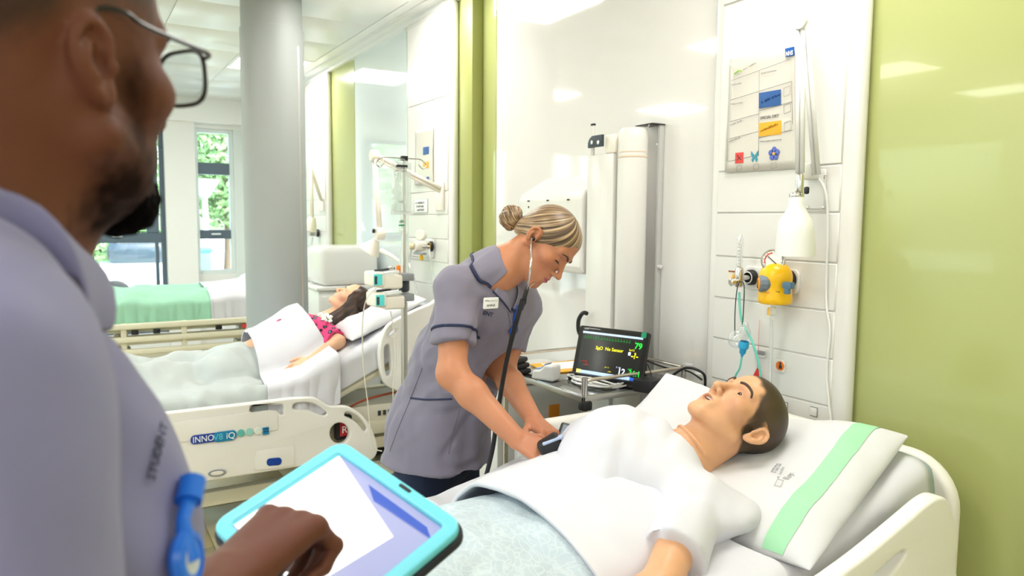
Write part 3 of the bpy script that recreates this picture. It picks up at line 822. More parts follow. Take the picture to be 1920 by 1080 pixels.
_cr = _N.new('ShaderNodeValToRGB'); _cr.color_ramp.elements[0].position = .02; _cr.color_ramp.elements[0].color = (1, 1, 1, 1); _cr.color_ramp.elements[1].position = .12; _cr.color_ramp.elements[1].color = (0, 0, 0, 1); _K.new(_vo.outputs['Distance'], _cr.inputs[0])
_nz = _N.new('ShaderNodeTexNoise'); _nz.inputs['Scale'].default_value = 9; _mu = _N.new('ShaderNodeMath'); _mu.operation = 'MULTIPLY'; _K.new(_cr.outputs[0], _mu.inputs[0]); _K.new(_nz.outputs['Fac'], _mu.inputs[1])
_mx = _N.new('ShaderNodeMixRGB'); _mx.inputs[2].default_value = (*lin('cdd6db'), 1); _pb = _N['Principled BSDF']; _src = _pb.inputs['Base Color'].links[0].from_socket
_K.new(_mu.outputs[0], _mx.inputs[0]); _K.new(_src, _mx.inputs[1]); _K.new(_mx.outputs[0], _pb.inputs['Base Color'])
def legs1(S, T):
    k = .115*(gauss(T, .10, .10)+gauss(T, -.12, .10))*sstep(-.05, .25, S)*1.0
    k = np.maximum(k, .135*np.sqrt(np.clip(1-(T/.30)**2, 0, 1))*sstep(.55, 1.0, S))
    return k + .015*gauss(T, 0, .3)
B1.drape('blanket', .05, 1.22, -.62, .60, BLK, 'pale blue grey woven blanket over the legs on the near bed', 'blanket', bump=legs1, off=.012, folds=.014, seed=11, wave=.016, ns=150)
def fold1(S, T): return legs1(S, T)+.012+.012*np.sin(math.pi*np.clip((S-1.08)/.34, 0, 1))
B1.drape('top_sheet', 1.085, 1.42, -.66, .56, SHEETW, 'white top sheet folded back across the near bed manikin', 'sheet', bump=fold1, off=.022, folds=.010, seed=5, wave=.014, th=.012, skew=-.10)

def pillow(name, c, ex, ey, lx, ly, h, m, label, parent=None, seed=0, stripe=None, group='pillows', crumple=.006, dents=(), lift_corner=0.):
    ex = norm(ex); ey = np.array(ey, float); ey = norm(ey-ex*(ex@ey)); ez = np.cross(ex, ey)
    n = 56
    def surf(U, V, side, lift=0.):
        e = np.clip(1-np.abs(U)**3.2, 0, 1)**.5*np.clip(1-np.abs(V)**3.2, 0, 1)**.5
        inx = 1-.07*np.abs(V)**2*(1-np.abs(U)**6); iny = 1-.06*np.abs(U)**2*(1-np.abs(V)**6)
        nz = crumple*(vn1(np.stack([U*4+seed, V*4, 0*U+side], -1))+.6*vn2(np.stack([U*9+V*4, V*9+seed, 0*U+side], -1)))*e**.5
        zz = side*(h*e)+nz+lift*side
        x = U*lx/2*inx; y = V*ly/2*iny
        if lift_corner: zz = zz-.055*np.clip(U, 0, 1)**2*np.exp(-((V+.10)/.45)**2)
        zz = zz+lift_corner*np.clip(U, 0, 1)**2*np.clip(V, 0, 1)**2
        if side > 0:
            for dp, dr, dd in dents:
                dl = np.array(dp)-np.array(c); zz = zz-dd*np.exp(-((x-dl@ex)**2+(y-dl@ey)**2)/dr**2)
        return np.array(c)+x[..., None]*ex+y[..., None]*ey+zz[..., None]*ez
    u = np.sin(np.linspace(-1, 1, n)*math.pi/2); U, V = np.meshgrid(u, u, indexing='ij')
    A = surf(U, V, 1).reshape(-1, 3); Bm = surf(U, V, -.55).reshape(-1, 3)
    idx = np.arange(n*n).reshape(n, n); q = np.stack([idx[:-1, :-1], idx[1:, :-1], idx[1:, 1:], idx[:-1, 1:]], -1).reshape(-1, 4)
    me = np_mesh(name, np.concatenate([A, Bm]), np.concatenate([q, q[:, ::-1]+n*n]))
    bm = bmesh.new(); bm.from_mesh(me); bmesh.ops.remove_doubles(bm, verts=bm.verts[:], dist=.0015); bm.to_mesh(me); bm.free()
    o = link(name, me, m, parent, smooth=True); tag(o, label, 'pillow', group)
    if stripe:
        v0, v1 = stripe; U, V = np.meshgrid(np.linspace(-.985, .985, 80), np.linspace(v0, v1, 8), indexing='ij')
        grid_mesh('stripe', surf(U, V, 1, .0016), STRIPE, o)
    def o_surf(uu, vv, l=0.): return surf(np.array([[uu]]), np.array([[vv]]), 1, l)[0, 0]
    o_surf.grid = lambda U_, V_: surf(U_, V_, 1, 0.)
    return o, o_surf, ex, ey, ez
a1 = math.radians(17.5)
sl1 = np.array([math.cos(a1), 0, math.sin(a1)])
pA, pD = np.array([1.75, 1.05, .97]), np.array([1.28, .955, .79])
pey0 = norm(np.array([-.19, .98, 0])); PC = (pA+pD)/2+pey0*.345
pil, psurf, pex, pey, pez = pillow('pillow', PC, pA-pD, pey0, .535, .72, .078, PILLOW, 'white pillow with green stripe under the near manikin head', seed=2, stripe=(-.86, -.73), dents=[((1.47, 1.28, .93), .13, .05)], lift_corner=.05)
# laundry mark printed on the pillow case
LM = mat('laundry_ink', 'a9a9ae', .8)
_u = np.linspace(-.8, .8, 61); _U, _V = np.meshgrid(_u, _u, indexing='ij'); _S = psurf.grid(_U, _V); _d = _S-CC; _z = _d@CF
_PX = np.stack([960+CAM_F*(_d@CR)/_z, 540-CAM_F*(_d@CU)/_z], -1)
def on_pillow(x, y):
    i_ = np.unravel_index(np.argmin(((_PX-np.array([x, y]))**2).sum(-1)), _U.shape)
    i_ = (min(max(i_[0], 1), 59), min(max(i_[1], 1), 59)); n_ = norm(np.cross(_S[i_[0]+1, i_[1]]-_S[i_[0]-1, i_[1]], _S[i_[0], i_[1]+1]-_S[i_[0], i_[1]-1]))
    return _S[i_], (n_ if n_[2] > 0 else -n_)
def mark_axes(x, y, x2, y2):
    a_, n_ = on_pillow(x, y); b_, _ = on_pillow(x2, y2); ex_ = norm(b_-a_); ex_ = norm(ex_-n_*(ex_@n_)); return a_+n_*.003, ex_, np.cross(n_, ex_)
q0, tx, ty = mark_axes(1481, 902, 1500, 874); text('laundry_mark', 'Royal', .020, q0, tx, ty, LM, pil, depth=.0003, bold=.006)
for k, (x_, y_) in enumerate(((1462, 898), (1455, 890), (1448, 886))):
    q0, tx, ty = mark_axes(x_, y_, x_+22, y_-34); scribble('laundry_mark', q0, tx, ty, .05, .008, LM, pil, k, .0006)
q0, tx, ty = mark_axes(1464, 914, 1478, 897)
MB().tube([q0, q0+tx*.022, q0+tx*.022+ty*.014, q0+ty*.014, q0], .0008, 4).build('laundry_mark', LM, pil)
# middle bed
B2.drape('bed_sheet', .02, 1.98, -.57, .57, SHEET, 'white bottom sheet on the raised back of the middle bed', 'sheet', folds=.012, seed=8, off=.004, th=.004, wave=.006)
def legs2(S, T):
    k = .12*(gauss(T, .11, .10)+gauss(T, -.11, .10))*sstep(-.02, .15, S)
    k = np.maximum(k, .16*np.sqrt(np.clip(1-(T/.25)**2, 0, 1))*sstep(.55, .9, S))
    return k
B2.drape('blanket', .04, 1.12, -.62, .58, LINENG, 'pale grey blanket over the legs on the middle bed', 'blanket', bump=legs2, off=.026, folds=.034, seed=15, wave=.02, ns=150)
def fold2(S, T): return np.maximum(legs2(S, T), .185*np.sqrt(np.clip(1-((T-.05)/.30)**2, 0, 1)))+.012+.02*gauss(S, 1.40, .10)*gauss(T, .05, .2)
B2.drape('top_sheet', 1.03, 1.42, -.68, .52, SHEETW, 'white top sheet drawn up over the female manikin waist', 'sheet', bump=fold2, off=.034, folds=.014, seed=21, wave=.018, th=.008, skew=.05)
a2 = math.radians(25)
pillow('pillow', B2.pt(np.array(1.74), .0, .045), (math.cos(a2), 0, math.sin(a2)), (0, 1, 0), .46, .72, .072, PILLOW, 'white pillow under the dark haired manikin on the middle bed', seed=4, dents=[((1.40, 3.99, .96), .13, .05)])

# far bed
B3.drape('bed_sheet', .02, 2.0, -.5, .5, SHEET, 'white bottom sheet on the far bed by the windows', 'sheet', seed=31, off=.003, th=.004, ns=60, nt=60)
def lump3(S, T): return .05+.05*np.sqrt(np.clip(1-(T/.42)**2, 0, 1))+.02*gauss(T, .15, .1)
B3.drape('blanket', .1, 1.16, -.60, .60, GREENB, 'mint green blanket covering the far bed', 'blanket', bump=lump3, off=.012, folds=.02, seed=33, wave=.018, ns=100, nt=100)
B3.drape('top_sheet', 1.14, 1.52, -.60, .58, SHEETW, 'white sheet turned down above the mint green blanket', 'sheet', bump=lump3, off=.02, folds=.012, seed=35, ns=60, nt=90)
pillow('pillow', B3.pt(np.array(1.70), -.05, .10), (1, 0, .3), (0, 1, .05), .50, .72, .10, PILLOW, 'plump white pillow on the far bed beside the column', seed=14, crumple=.015)
# ================================================================== wall equipment
def W(x, y, X=XS): return onX(x, y, X)
WX, WY = (0, -1, 0), (0, 0, 1)
def wall_quad(name, lp, X, m, parent, th=.0012):
    q = [W(x, y, X) for x, y in lp]
    return plate(name, [[(-p[1], p[2]) for p in q]], th, .0002, (X, 0, 0), WX, WY, m, parent)
def wall_rect(name, x0, y0, x1, y1, X, m, parent, th=.0012):
    """rectangle given by two opposite survey pixels"""
    a, b = W(x0, y0, X), W(x1, y1, X)
    return plate(name, [[(-a[1], b[2]), (-b[1], b[2]), (-b[1], a[2]), (-a[1], a[2])]], th, .0002, (X, 0, 0), WX, WY, m, parent)
def wall_text(body, x, y, size, X, m, parent, align='LEFT', sx=1., bold=0.):
    return text('lettering', body, size, W(x, y, X), WX, WY, m, parent, align, sx=sx, bold=bold, depth=.0003)
PAPER = mat('laminated_paper', 'd2cdc4', .28, var=.02, coat=.3)
def poster(label, tl, tr, br, bl, near):
    t = empty('bedside_chart', W(*bl), 0, label, 'chart', 'laminated bedside charts')
    X = XS-.006
    A, B_, C_, D = (W(*q, X) for q in (tl, tr, br, bl))
    n = 14; u, v = np.meshgrid(np.linspace(0, 1, n), np.linspace(0, 1, n), indexing='ij')
    Pt = ((1-u)*(1-v))[..., None]*A+(u*(1-v))[..., None]*B_+(u*v)[..., None]*C_+((1-u)*v)[..., None]*D
    Pt[..., 0] += .0025*np.sin(v*5+u*2)
    o = grid_mesh('sheet', Pt[:, ::-1], PAPER, t); solidify(o, .0012, 0)
    X = XS-.0100
    def at(a, b):                                        # place on the sheet, a across, b down
        p = (1-a)*(1-b)*A+a*(1-b)*B_+a*b*C_+(1-a)*b*D; return np.array([X, p[1], p[2]])
    def line(a0, b0, a1, b1, r=.0006): return (at(a0, b0), at(a1, b1), r)
    def quad(nm, a0, b0, a1, b1, m, lift=0.):
        q = [at(a0, b0), at(a0, b1), at(a1, b1), at(a1, b0)]
        return plate(nm, [[(-p[1], p[2]) for p in q]], .0008, .0002, (X-lift, 0, 0), WX, WY, m, t)
    def txt(s_, a, b, size, m, al='LEFT', bold=0.):
        p = at(a, b); p[0] -= .0012; text('lettering', s_, size, p, WX, WY, m, t, al, depth=.0002, bold=bold)
    quad('blue_field', .49, .34, .80, .47, BLUE); quad('amber_field', .49, .595, .80, .72-.01, YEL)
    if near:
        quad('logo_field', .87, .015, 1.0, .085, NHSB)
        pp = at(.878, .077); pp[0] -= .0014; text('lettering', 'NHS', .0185, pp, WX, WY, mat('print_pure_white', 'ffffff', .5), t, bold=.03, depth=.0002, sx=.75)
        m_ = MB()
        for l in (line(.05, .19, .49, .15), line(.49, .15, .93, .11), line(.05, .36, .49, .325), line(.05, .36, .49, .325), line(.05, .55, .49, .515), line(.05, .70, .49, .665), line(.05, .96-.06, .49, .90-.035), line(.49, .15, .49, .87), line(.03, .70, .03, .90), line(.49, .325, .95, .29), line(.49, .49, .95, .455), line(.49, .72, .95, .685), line(.95, .29, .95, .64)):
            m_.tube([l[0], l[1]], l[2], 4)
        for b_ in (.335, .475, .62):
            q = [at(.84, b_), at(.93, b_-.012), at(.93, b_+.055), at(.84, b_+.07)]; m_.tube(q+[q[0]], .0005, 4)
        for a_ in (.16, .40, .64):
            q = [at(a_+.02, .945), at(a_+.09, .94), at(a_+.09, .985), at(a_+.02, .99)]; m_.tube(q+[q[0]], .0005, 4)
        o = m_.build('printed_rules', INKG, t); o['kind'] = 'stuff'
        txt('SPECIAL DIET', .51, .565, .0125, INK); txt('Patient name', .06, .235, .0085, INKG); txt('Preferred name', .06, .405, .0085, INKG)
        def scr_(a, b, ln, sz, m, sd): p = at(a, b); p[0] -= .0012; scribble('small_print', p, at(a+.2, b-.035)-at(a, b), WY, ln, sz, m, t, sd)
        scr_(.07, .59, .05, .007, INKG, 1); scr_(.05, .735, .05, .007, INKG, 2)
        txt('What matters most to me', .51, .76, .008, INKG); txt('Special instructions', .52, .185, .008, INKG); scr_(.53, .435, .075, .010, mat('print_deep_blue', '1a3a6a', .5), 3); scr_(.52, .675, .07, .010, mat('print_brown', '7a5510', .5), 4)
        gx = [at(.10, .135), at(.13, .125), at(.17, .115), at(.21, .125)]; MB().tube(gx, .0022, 5).build('green_swoosh', mat('print_green', '93c83d', .5), t)
        scr_(.24, .125, .055, .007, INKG, 5)
        # three pictograms
        q = at(.20, .865); quad('red_pictogram', .155, .83, .275, .925, REDP)
        MB().tube(spline([at(.185, .85), at(.21, .875), at(.245, .895)], 3), .0016, 5).tube([at(.21, .875), at(.185, .90)], .0012, 5).tube([at(.215, .875), at(.25, .86)], .0012, 5).build('slip_figure', INK, t)
        for g in (-1, 1):
            c0 = .435
            lp = [at(c0+g*.003, .865), at(c0+g*.050, .825), at(c0+g*.052, .86), at(c0+g*.030, .88), at(c0+g*.045, .905), at(c0+g*.022, .925), at(c0+g*.004, .895)]
            lp = lp if g < 0 else lp[::-1]
            plate('butterfly_wing', [[(-p[1], p[2]) for p in lp]], .0008, .0002, (X, 0, 0), WX, WY, TEAL, t)
        c0 = at(.70, .865)
        for k in range(5):
            a_ = math.radians(90+72*k); cy, cz = c0[1]+.013*math.cos(a_), c0[2]+.013*math.sin(a_)
            plate('flower_petal', [[(-cy+.0095*math.cos(q_), cz+.0095*math.sin(q_)) for q_ in np.linspace(0, 2*math.pi, 14, endpoint=False)]], .0008, .0002, (X, 0, 0), WX, WY, mat('print_violet_blue', '5468b8', .5), t)
        plate('flower_eye', [[(-c0[1]+.005*math.cos(q_), c0[2]+.005*math.sin(q_)) for q_ in np.linspace(0, 2*math.pi, 12, endpoint=False)]], .0008, .0002, (X-.0012, 0, 0), WX, WY, YEL, t)
    else:
        quad('red_pictogram', .20, .86, .34, .95, REDP); quad('teal_pictogram', .45, .86, .55, .95, TEAL); quad('blue_pictogram', .68, .86, .80, .95, BLUE)
    return t
poster('laminated bedside chart by the near lamp arm', (1368, 112), (1491, 84), (1497, 316), (1360, 324), True)
poster('small laminated bedside chart behind the drip bag', (778, 243), (812, 236), (812, 346), (778, 348), False)

# ---------------- lamps on folding arms
LAMPW = mat('lamp_white_enamel', 'e6e5e4', .3, var=.01); LAMPC = mat('lamp_cream_enamel', 'efe7dc', .35, var=.01)
def arm_bar(name, a, b, w, m, t):
    a, b = np.array(a), np.array(b); d = norm(b-a); side = norm(np.cross(d, (1, .2, .1)))
    m_ = MB()
    for g in (-1, 1): m_.tube([a+side*g*w*.45, b+side*g*w*.45], w*.42, 8)
    o = m_.build(name, m, t); o['kind'] = 'stuff'; return o
lt = empty('wall_lamp', W(1528, 360), 0, 'white folding arm examination lamp on the near service panel', 'lamp', 'folding arm lamps')
a0, a1 = W(1531, 328, 1.895), W(1508, 45, 1.885)
b0, b1 = W(1501, 45, 1.84), W(1500, 325, 1.82)
MB().box((XS-.012, W(1550, 360)[1], W(1530, 392)[2]), (XS, W(1508, 360)[1], W(1530, 318)[2]), .006).build('wall_plate', LAMPW, lt)
MB().box((1.87, W(1540, 340)[1], W(1530, 338)[2]), (XS, W(1520, 340)[1], W(1530, 308)[2]), .008).build('pivot_block', LAMPW, lt)
arm_bar('lower_arm', a0, a1, .015, LAMPW, lt); arm_bar('upper_arm', b0, b1, .016, LAMPW, lt)
jx = MB()
for X in (1.835, 1.86, 1.885): jx.lathe((X, W(1501, 45, X)[1], W(1501, 40, X)[2]), (1, 0, 0), [(0, -.006), (.022, -.006), (.024, 0), (.022, .006), (0, .006)], 20)
o = jx.build('elbow_joint', LAMPW, lt); o['kind'] = 'stuff'
MB().box(W(1505, 362, 1.81)-np.array([.008, .0, .0]), W(1494, 326, 1.81)+np.array([.008, .0, 0]), .005).build('fork', STEEL, lt)
kn = MB().box(W(1516, 364, 1.80)-np.array([.004, .0, .0]), W(1508, 350, 1.80)+np.array([.006, .0, .0]), .005).build('tightening_knob', BLACKP, lt)
sa, sb = W(1494, 364, 1.81), W(1490, 480, 1.81)
sx_ = norm(sb-sa); SL = np.linalg.norm(sb-sa)
MB().lathe(sa, sx_, [(.0, 0), (.018, 0), (.021, .006), (.022, .03), (.030, .05), (.046, .075), (.052, .11), (.056, SL), (.054, SL), (.050, .11), (.040, .07), (0, .06)], 32).build('shade', LAMPW, lt)
MB().lathe(sa-sx_*.004, sx_, [(.020, 0), (.0215, .004), (.0215, .012), (.020, .016)], 20).build('shade_collar', STEEL, lt)
tube('cable', spline([W(1535, 335, 1.93), W(1548, 360, 1.93), W(1552, 420, 1.938), W(1549, 560, 1.938), W(1556, 620, 1.938), W(1550, 700, 1.938), W(1558, 790, 1.938)], 6), .0035, LAMPW, lt, 8)
for x, y in ((1547, 331), (1515, 389), (1545, 389)): MB().lathe(W(x, y, XS-.012), (-1, 0, 0), [(.005, 0), (.004, .003), (0, .004)], 10).build('screw', STEEL, lt)

lt = empty('wall_lamp', W(825, 360), 0, 'cream folding arm examination lamp above the middle bed', 'lamp', 'folding arm lamps')
MB().box((XS-.014, W(834, 370)[1], W(825, 395)[2]), (XS, W(819, 370)[1], W(825, 342)[2]), .006).build('wall_plate', LAMPC, lt)
p0, p1, p2 = W(826, 356, 1.91), W(702, 292, 1.62), W(712, 438, 1.60)
arm_bar('lower_arm', p0, p1, .026, LAMPC, lt); arm_bar('upper_arm', p1, p2, .026, LAMPC, lt)
MB().lathe(p1-np.array([.025, 0, 0]), (1, 0, 0), [(0, 0), (.032, 0), (.035, .006), (.035, .044), (.032, .05), (0, .05)], 20).build('elbow_joint', LAMPC, lt)
MB().lathe(p2-np.array([.025, 0, 0]), (1, 0, 0), [(0, 0), (.034, 0), (.037, .006), (.037, .044), (.034, .05), (0, .05)], 20).build('head_joint', LAMPC, lt)
MB().lathe(W(702, 433, 1.57), (-1, 0, 0), [(0, 0), (.013, 0), (.015, .01), (0, .014)], 6).build('tightening_knob', BLACKP, lt)
s0, s1 = W(706, 450, 1.60), W(697, 482, 1.57)
ax = norm(W(690, 486, 1.56)-W(712, 452, 1.62))
MB().lathe(s0, ax, [(0, 0), (.022, .0), (.030, .02), (.055, .06), (.066, .085), (.063, .085), (.045, .05), (0, .03)], 28).build('shade', LAMPC, lt)
MB().tube([W(715, 470, 1.60), W(735, 480, 1.60), W(748, 489, 1.60)], [.014, .011, .007], 10).build('aiming_handle', LAMPC, lt)

# ---------------- gas outlets on a panel
def outlet_ring(t, x, y, r, ring=None, X=XS-.012):
    c0 = W(x, y, X)
    MB().lathe(c0, (-1, 0, 0), [(r, 0), (r, .012), (r*.82, .022), (r*.62, .022), (r*.55, .012), (0, .012)], 28).build('outlet_ring', BLACKP, t)
    MB().lathe(c0+np.array([-.0225, 0, 0]), (-1, 0, 0), [(r*.80, 0), (r*.68, .0012), (r*.64, .0)], 28).build('outlet_band', ring or LAMPW, t)
op = empty('gas_outlet_plate', W(1450, 525), 0, 'white rounded medical gas outlet plate holding two black outlets', 'outlet')
a, b = W(1398, 498), W(1500, 552)
plate('plate', [rrect(-a[1], b[2], -b[1], a[2], .02)], .012, .004, (XS-.005, 0, 0), WX, WY, WHITE, op)
outlet_ring(op, 1410, 520, .026); outlet_ring(op, 1478, 524, .031, mat('amber_band', 'e8b422', .4))
# oxygen flowmeter
fm = empty('oxygen_flowmeter', W(1386, 530, 1.86), 0, 'slim clear oxygen flowmeter with steel body and warning tag', 'flowmeter')
fx, fyy = W(1386, 530, 1.86), None
MB().lathe(W(1386, 518, 1.86), (0, 0, 1), [(.011, -.035), (.013, -.03), (.014, .02), (.011, .028)], 20).build('body', STEEL, fm)
MB().lathe(W(1386, 505, 1.86), (0, 0, 1), [(.0095, 0), (.0095, .10), (.006, .105), (.006, .115), (0, .116)], 18).build('sight_tube', CLEAR, fm)
MB().lathe(W(1386, 505, 1.86), (0, 0, 1), [(.004, 0), (.004, .10)], 10).build('scale_core', LAMPW, fm)
tk = MB()
for k in range(9): z0 = W(1386, 500-k*6, 1.85); tk.box(z0+np.array([-.003, -.004, -.0004]), z0+np.array([-.002, .004, .0006]))
o = tk.build('scale_marks', INK, fm); o['kind'] = 'stuff'
MB().tube([W(1388, 521, 1.86), W(1408, 520, 1.925)], .0085, 14).build('probe', STEEL, fm)
MB().lathe(W(1384, 527, 1.85), norm(W(1368, 530, 1.82)-W(1384, 527, 1.85)), [(.006, 0), (.006, .012), (.012, .014), (.012, .028), (.010, .03), (0, .03)], 18).build('control_knob', STEEL, fm)
wt_ = [W(1366, 508, 1.855), W(1382, 507, 1.855), W(1382, 524, 1.855), W(1366, 525, 1.855)]
plate('warning_tag', [[(-p[1], p[2]) for p in wt_[::-1]]], .0015, .0003, (1.855, 0, 0), WX, WY, mat('tag_cream', 'e9dfc6', .5), fm)
tri = [W(1371, 521, 1.852), W(1378, 521, 1.852), W(1374.5, 513, 1.852)]; plate('warning_triangle', [[(-p[1], p[2]) for p in tri]], .001, .0002, (1.8525, 0, 0), WX, WY, YEL, fm)
wall_rect('tag_band', 1366, 507, 1382, 511, 1.8525, mat('tag_brown', '8a4a20', .5), fm)
# yellow suction regulator
sg = empty('suction_regulator', W(1453, 545, 1.86), 0, 'bright yellow suction regulator with round pressure gauge', 'regulator')
YB = mat('yellow_plastic', 'f2bb12', .3, var=.02)
Sd = SDF(); X0 = 1.875
Sd.ell(W(1455, 515, X0), (.040, .046, .040), None, .02); Sd.cap(W(1453, 528, X0), W(1453, 560, X0), .046, .052, .03); Sd.half(W(1453, 570, X0), (0, 0, -1), .008)
me, v = Sd.mesh('housing', .005); link('housing', me, YB, sg, smooth=True)
gc = W(1450, 489, 1.865); gd = norm((-.86, -.5, .12))
MB().lathe(gc+gd*-.012, gd, [(0, -.01), (.034, -.01), (.036, 0), (.036, .022), (.033, .026), (.030, .024), (0, .024)], 32).build('gauge', STEEL, sg)
gdial = MB().lathe(gc+gd*.0135, gd, [(.029, 0), (0, .0006)], 28).build('gauge_dial', mat('dial_white', 'f4f2ec', .4), sg)
gu = norm(np.cross((0, 0, 1), gd)); gv = np.cross(gd, gu)
MB().tube([gc+gd*.0155-gu*.014+gv*.012, gc+gd*.0155+gu*.016-gv*.014], .0013, 5).build('gauge_needle', INK, gdial)
MB().tube([gc+gd*.0150+gu*.023*math.cos(t)+gv*.023*math.sin(t) for t in np.linspace(1.6, 3.6, 10)], .0016, 5).build('gauge_red_arc', REDP, gdial)
o = MB()
for t in np.linspace(-.6, 3.8, 12): o.tube([gc+gd*.0148+(gu*math.cos(t)+gv*math.sin(t))*.024, gc+gd*.0148+(gu*math.cos(t)+gv*math.sin(t))*.028], .0006, 4)
o = o.build('gauge_ticks', INK, gdial); o['kind'] = 'stuff'
kd = norm((-.75, .55, .0)); kc = W(1436, 532, 1.835)
MB().lathe(kc+kd*-.012, kd, [(.012, -.01), (.020, 0), (.026, .012), (.026, .030), (.022, .033), (0, .033)], 12, smooth=False).build('dial_knob', mat('slate_plastic', '6f7c8a', .4), sg)
MB().lathe(kc+kd*.0215, kd, [(.020, 0), (.018, .002), (0, .0025)], 24).build('dial_face', mat('orange_face', 'ee9a1d', .4), sg)
MB().tube([kc+kd*.0245+np.array([0, 0, -.014]), kc+kd*.0245+np.array([.003, .003, .012])], .0016, 5).build('dial_pointer', INK, sg)
MB().box(W(1483, 538, 1.85)-np.array([.01, .006, .006]), W(1474, 532, 1.85)+np.array([.012, .008, .006]), .004).box(W(1478, 552, 1.85)-np.array([.008, .006, .0]), W(1476, 534, 1.85)+np.array([.006, .007, 0]), .004).build('lever', mat('lever_blue_grey', '5a7c96', .4), sg)
MB().tube([W(1478, 524, 1.90), W(1478, 524, 1.932)], .016, 16).build('probe', BLACKP, sg)
MB().lathe(W(1449, 572, 1.87), (0, 0, -1), [(.005, -.01), (.005, .005), (.012, .008), (.012, .03), (.007, .034), (.006, .045)], 16).build('outlet_spigot', HAZY, sg)
MB().box(W(1443, 587, 1.862)-np.array([.003, .008, .007]), W(1443, 581, 1.862)+np.array([.003, .008, .006]), .002).build('yellow_clip', YB, sg)
tube('suction_hose', spline([W(1446, 596, 1.87), W(1446, 640, 1.89), W(1444, 690, 1.90), W(1443, 760, 1.90)], 5), .0050, HAZY, sg, 10)
for k, (x, y) in enumerate(((1434, 549), (1455, 548))): scribble('small_print', W(x, y, 1.8195), WX, WY, .018, .004, REDP if k == 0 else INK, sg, k, .0006)
# oxygen mask and tubing hanging from the flowmeter
mk = empty('oxygen_mask', W(1388, 640, 1.85), 0, 'clear oxygen mask with blue valve hanging from the flowmeter', 'mask')
TUBEG = mat('aqua_tubing', '6fd0c0', .25, var=.02); DKG = mat('dark_green_strap', '1d4238', .5)
Sm = SDF(); Sm.cap(W(1382, 636, 1.85), W(1396, 624, 1.86), .030, .020, .01); Sm.cap(W(1396, 618, 1.85), W(1398, 608, 1.85), .016, .010, .01)
me, v = Sm.mesh('shell', .004); link('shell', me, CLEAR, mk, smooth=True)
MB().lathe(W(1396, 640, 1.845), norm(W(1391, 668, 1.845)-W(1396, 640, 1.845)), [(.014, 0), (.016, .01), (.016, .022), (.011, .026), (.010, .04), (.005, .045), (.004, .052)], 18).build('valve', mat('valve_blue', '2a9ccb', .35), mk)
tube('supply_tube', spline([W(1391, 668, 1.845), W(1387, 690, 1.85), W(1379, 705, 1.86), W(1374, 725, 1.87), W(1376, 760, 1.88)], 6), .0033, TUBEG, mk, 8)
tube('flow_tube', spline([W(1386, 548, 1.86), W(1387, 575, 1.86), W(1392, 605, 1.86), W(1410, 640, 1.86), W(1422, 680, 1.87), W(1426, 710, 1.88), W(1424, 760, 1.89)], 6), .0038, TUBEG, mk, 8)
tube('elastic_strap', spline([W(1378, 632, 1.85), W(1378, 590, 1.85), W(1381, 550, 1.85), W(1386, 530, 1.845), W(1395, 535, 1.85), W(1394, 580, 1.85), W(1392, 612, 1.85)], 6), .0018, DKG, mk, 6)
cb = empty('call_button', W(1464, 687), 0, 'orange round call button on a white plate', 'button')
a, b = W(1454, 672), W(1473, 700)
plate('plate', [rrect(-a[1], b[2], -b[1], a[2], .008)], .008, .002, (XS-.004, 0, 0), WX, WY, WHITE, cb)
MB().lathe(W(1463, 686, XS-.008), (-1, 0, 0), [(.0155, 0), (.0150, .003), (0, .0035)], 24).build('button', mat('orange_button', 'e8761c', .4), cb)
MB().box(W(1465, 692, XS-.0128), W(1461, 684, XS-.0112), .0).box(W(1464, 684, XS-.0128), W(1462, 679, XS-.0112)).build('figure_symbol', INK, cb)
sp = empty('data_socket', W(1426, 660), 0, 'small white socket plate with grey oval insert', 'socket')
a, b = W(1418, 652), W(1437, 671)
plate('plate', [rrect(-a[1], b[2], -b[1], a[2], .006)], .008, .002, (XS-.004, 0, 0), WX, WY, WHITE, sp)
MB().box(W(1433, 667, XS-.012), W(1421, 656, XS-.007), .004).build('insert', GREYP, sp)
rt = empty('emergency_pull', W(1420, 700), 0, 'red triangular emergency pull hanging on the wall', 'pull handle')
tri = [W(1411, 709, 1.92), W(1428, 709, 1.92), W(1420, 691, 1.92)]
plate('triangle', [[(-p[1], p[2]) for p in tri]], .012, .003, (1.92, 0, 0), WX, WY, mat('pull_red', 'c9251f', .4), rt)
tube('cord', [W(1420, 692, 1.925), W(1424, 600, 1.94)], .0012, mat('pull_cord', 'd8a0a0', .6), rt, 6)
for k, (x, lab) in enumerate(((1470, 'left white rocker switch low on the near service panel'), (1526, 'right white rocker switch low on the near service panel'))):
    sw = empty('rocker_switch', W(x, 770), 0, lab, 'switch')
    a, b = W(x-5, 753+k*10), W(x+6, 772+k*9); MB().box((XS-.006, b[1], b[2]), (XS, a[1], a[2]), .002).build('rocker', WHITE, sw)
    MB().box((XS-.002, b[1]-.002, b[2]-.003), (XS+.002, a[1]+.002, a[2]+.003), .001).build('surround', GREYP, sw)

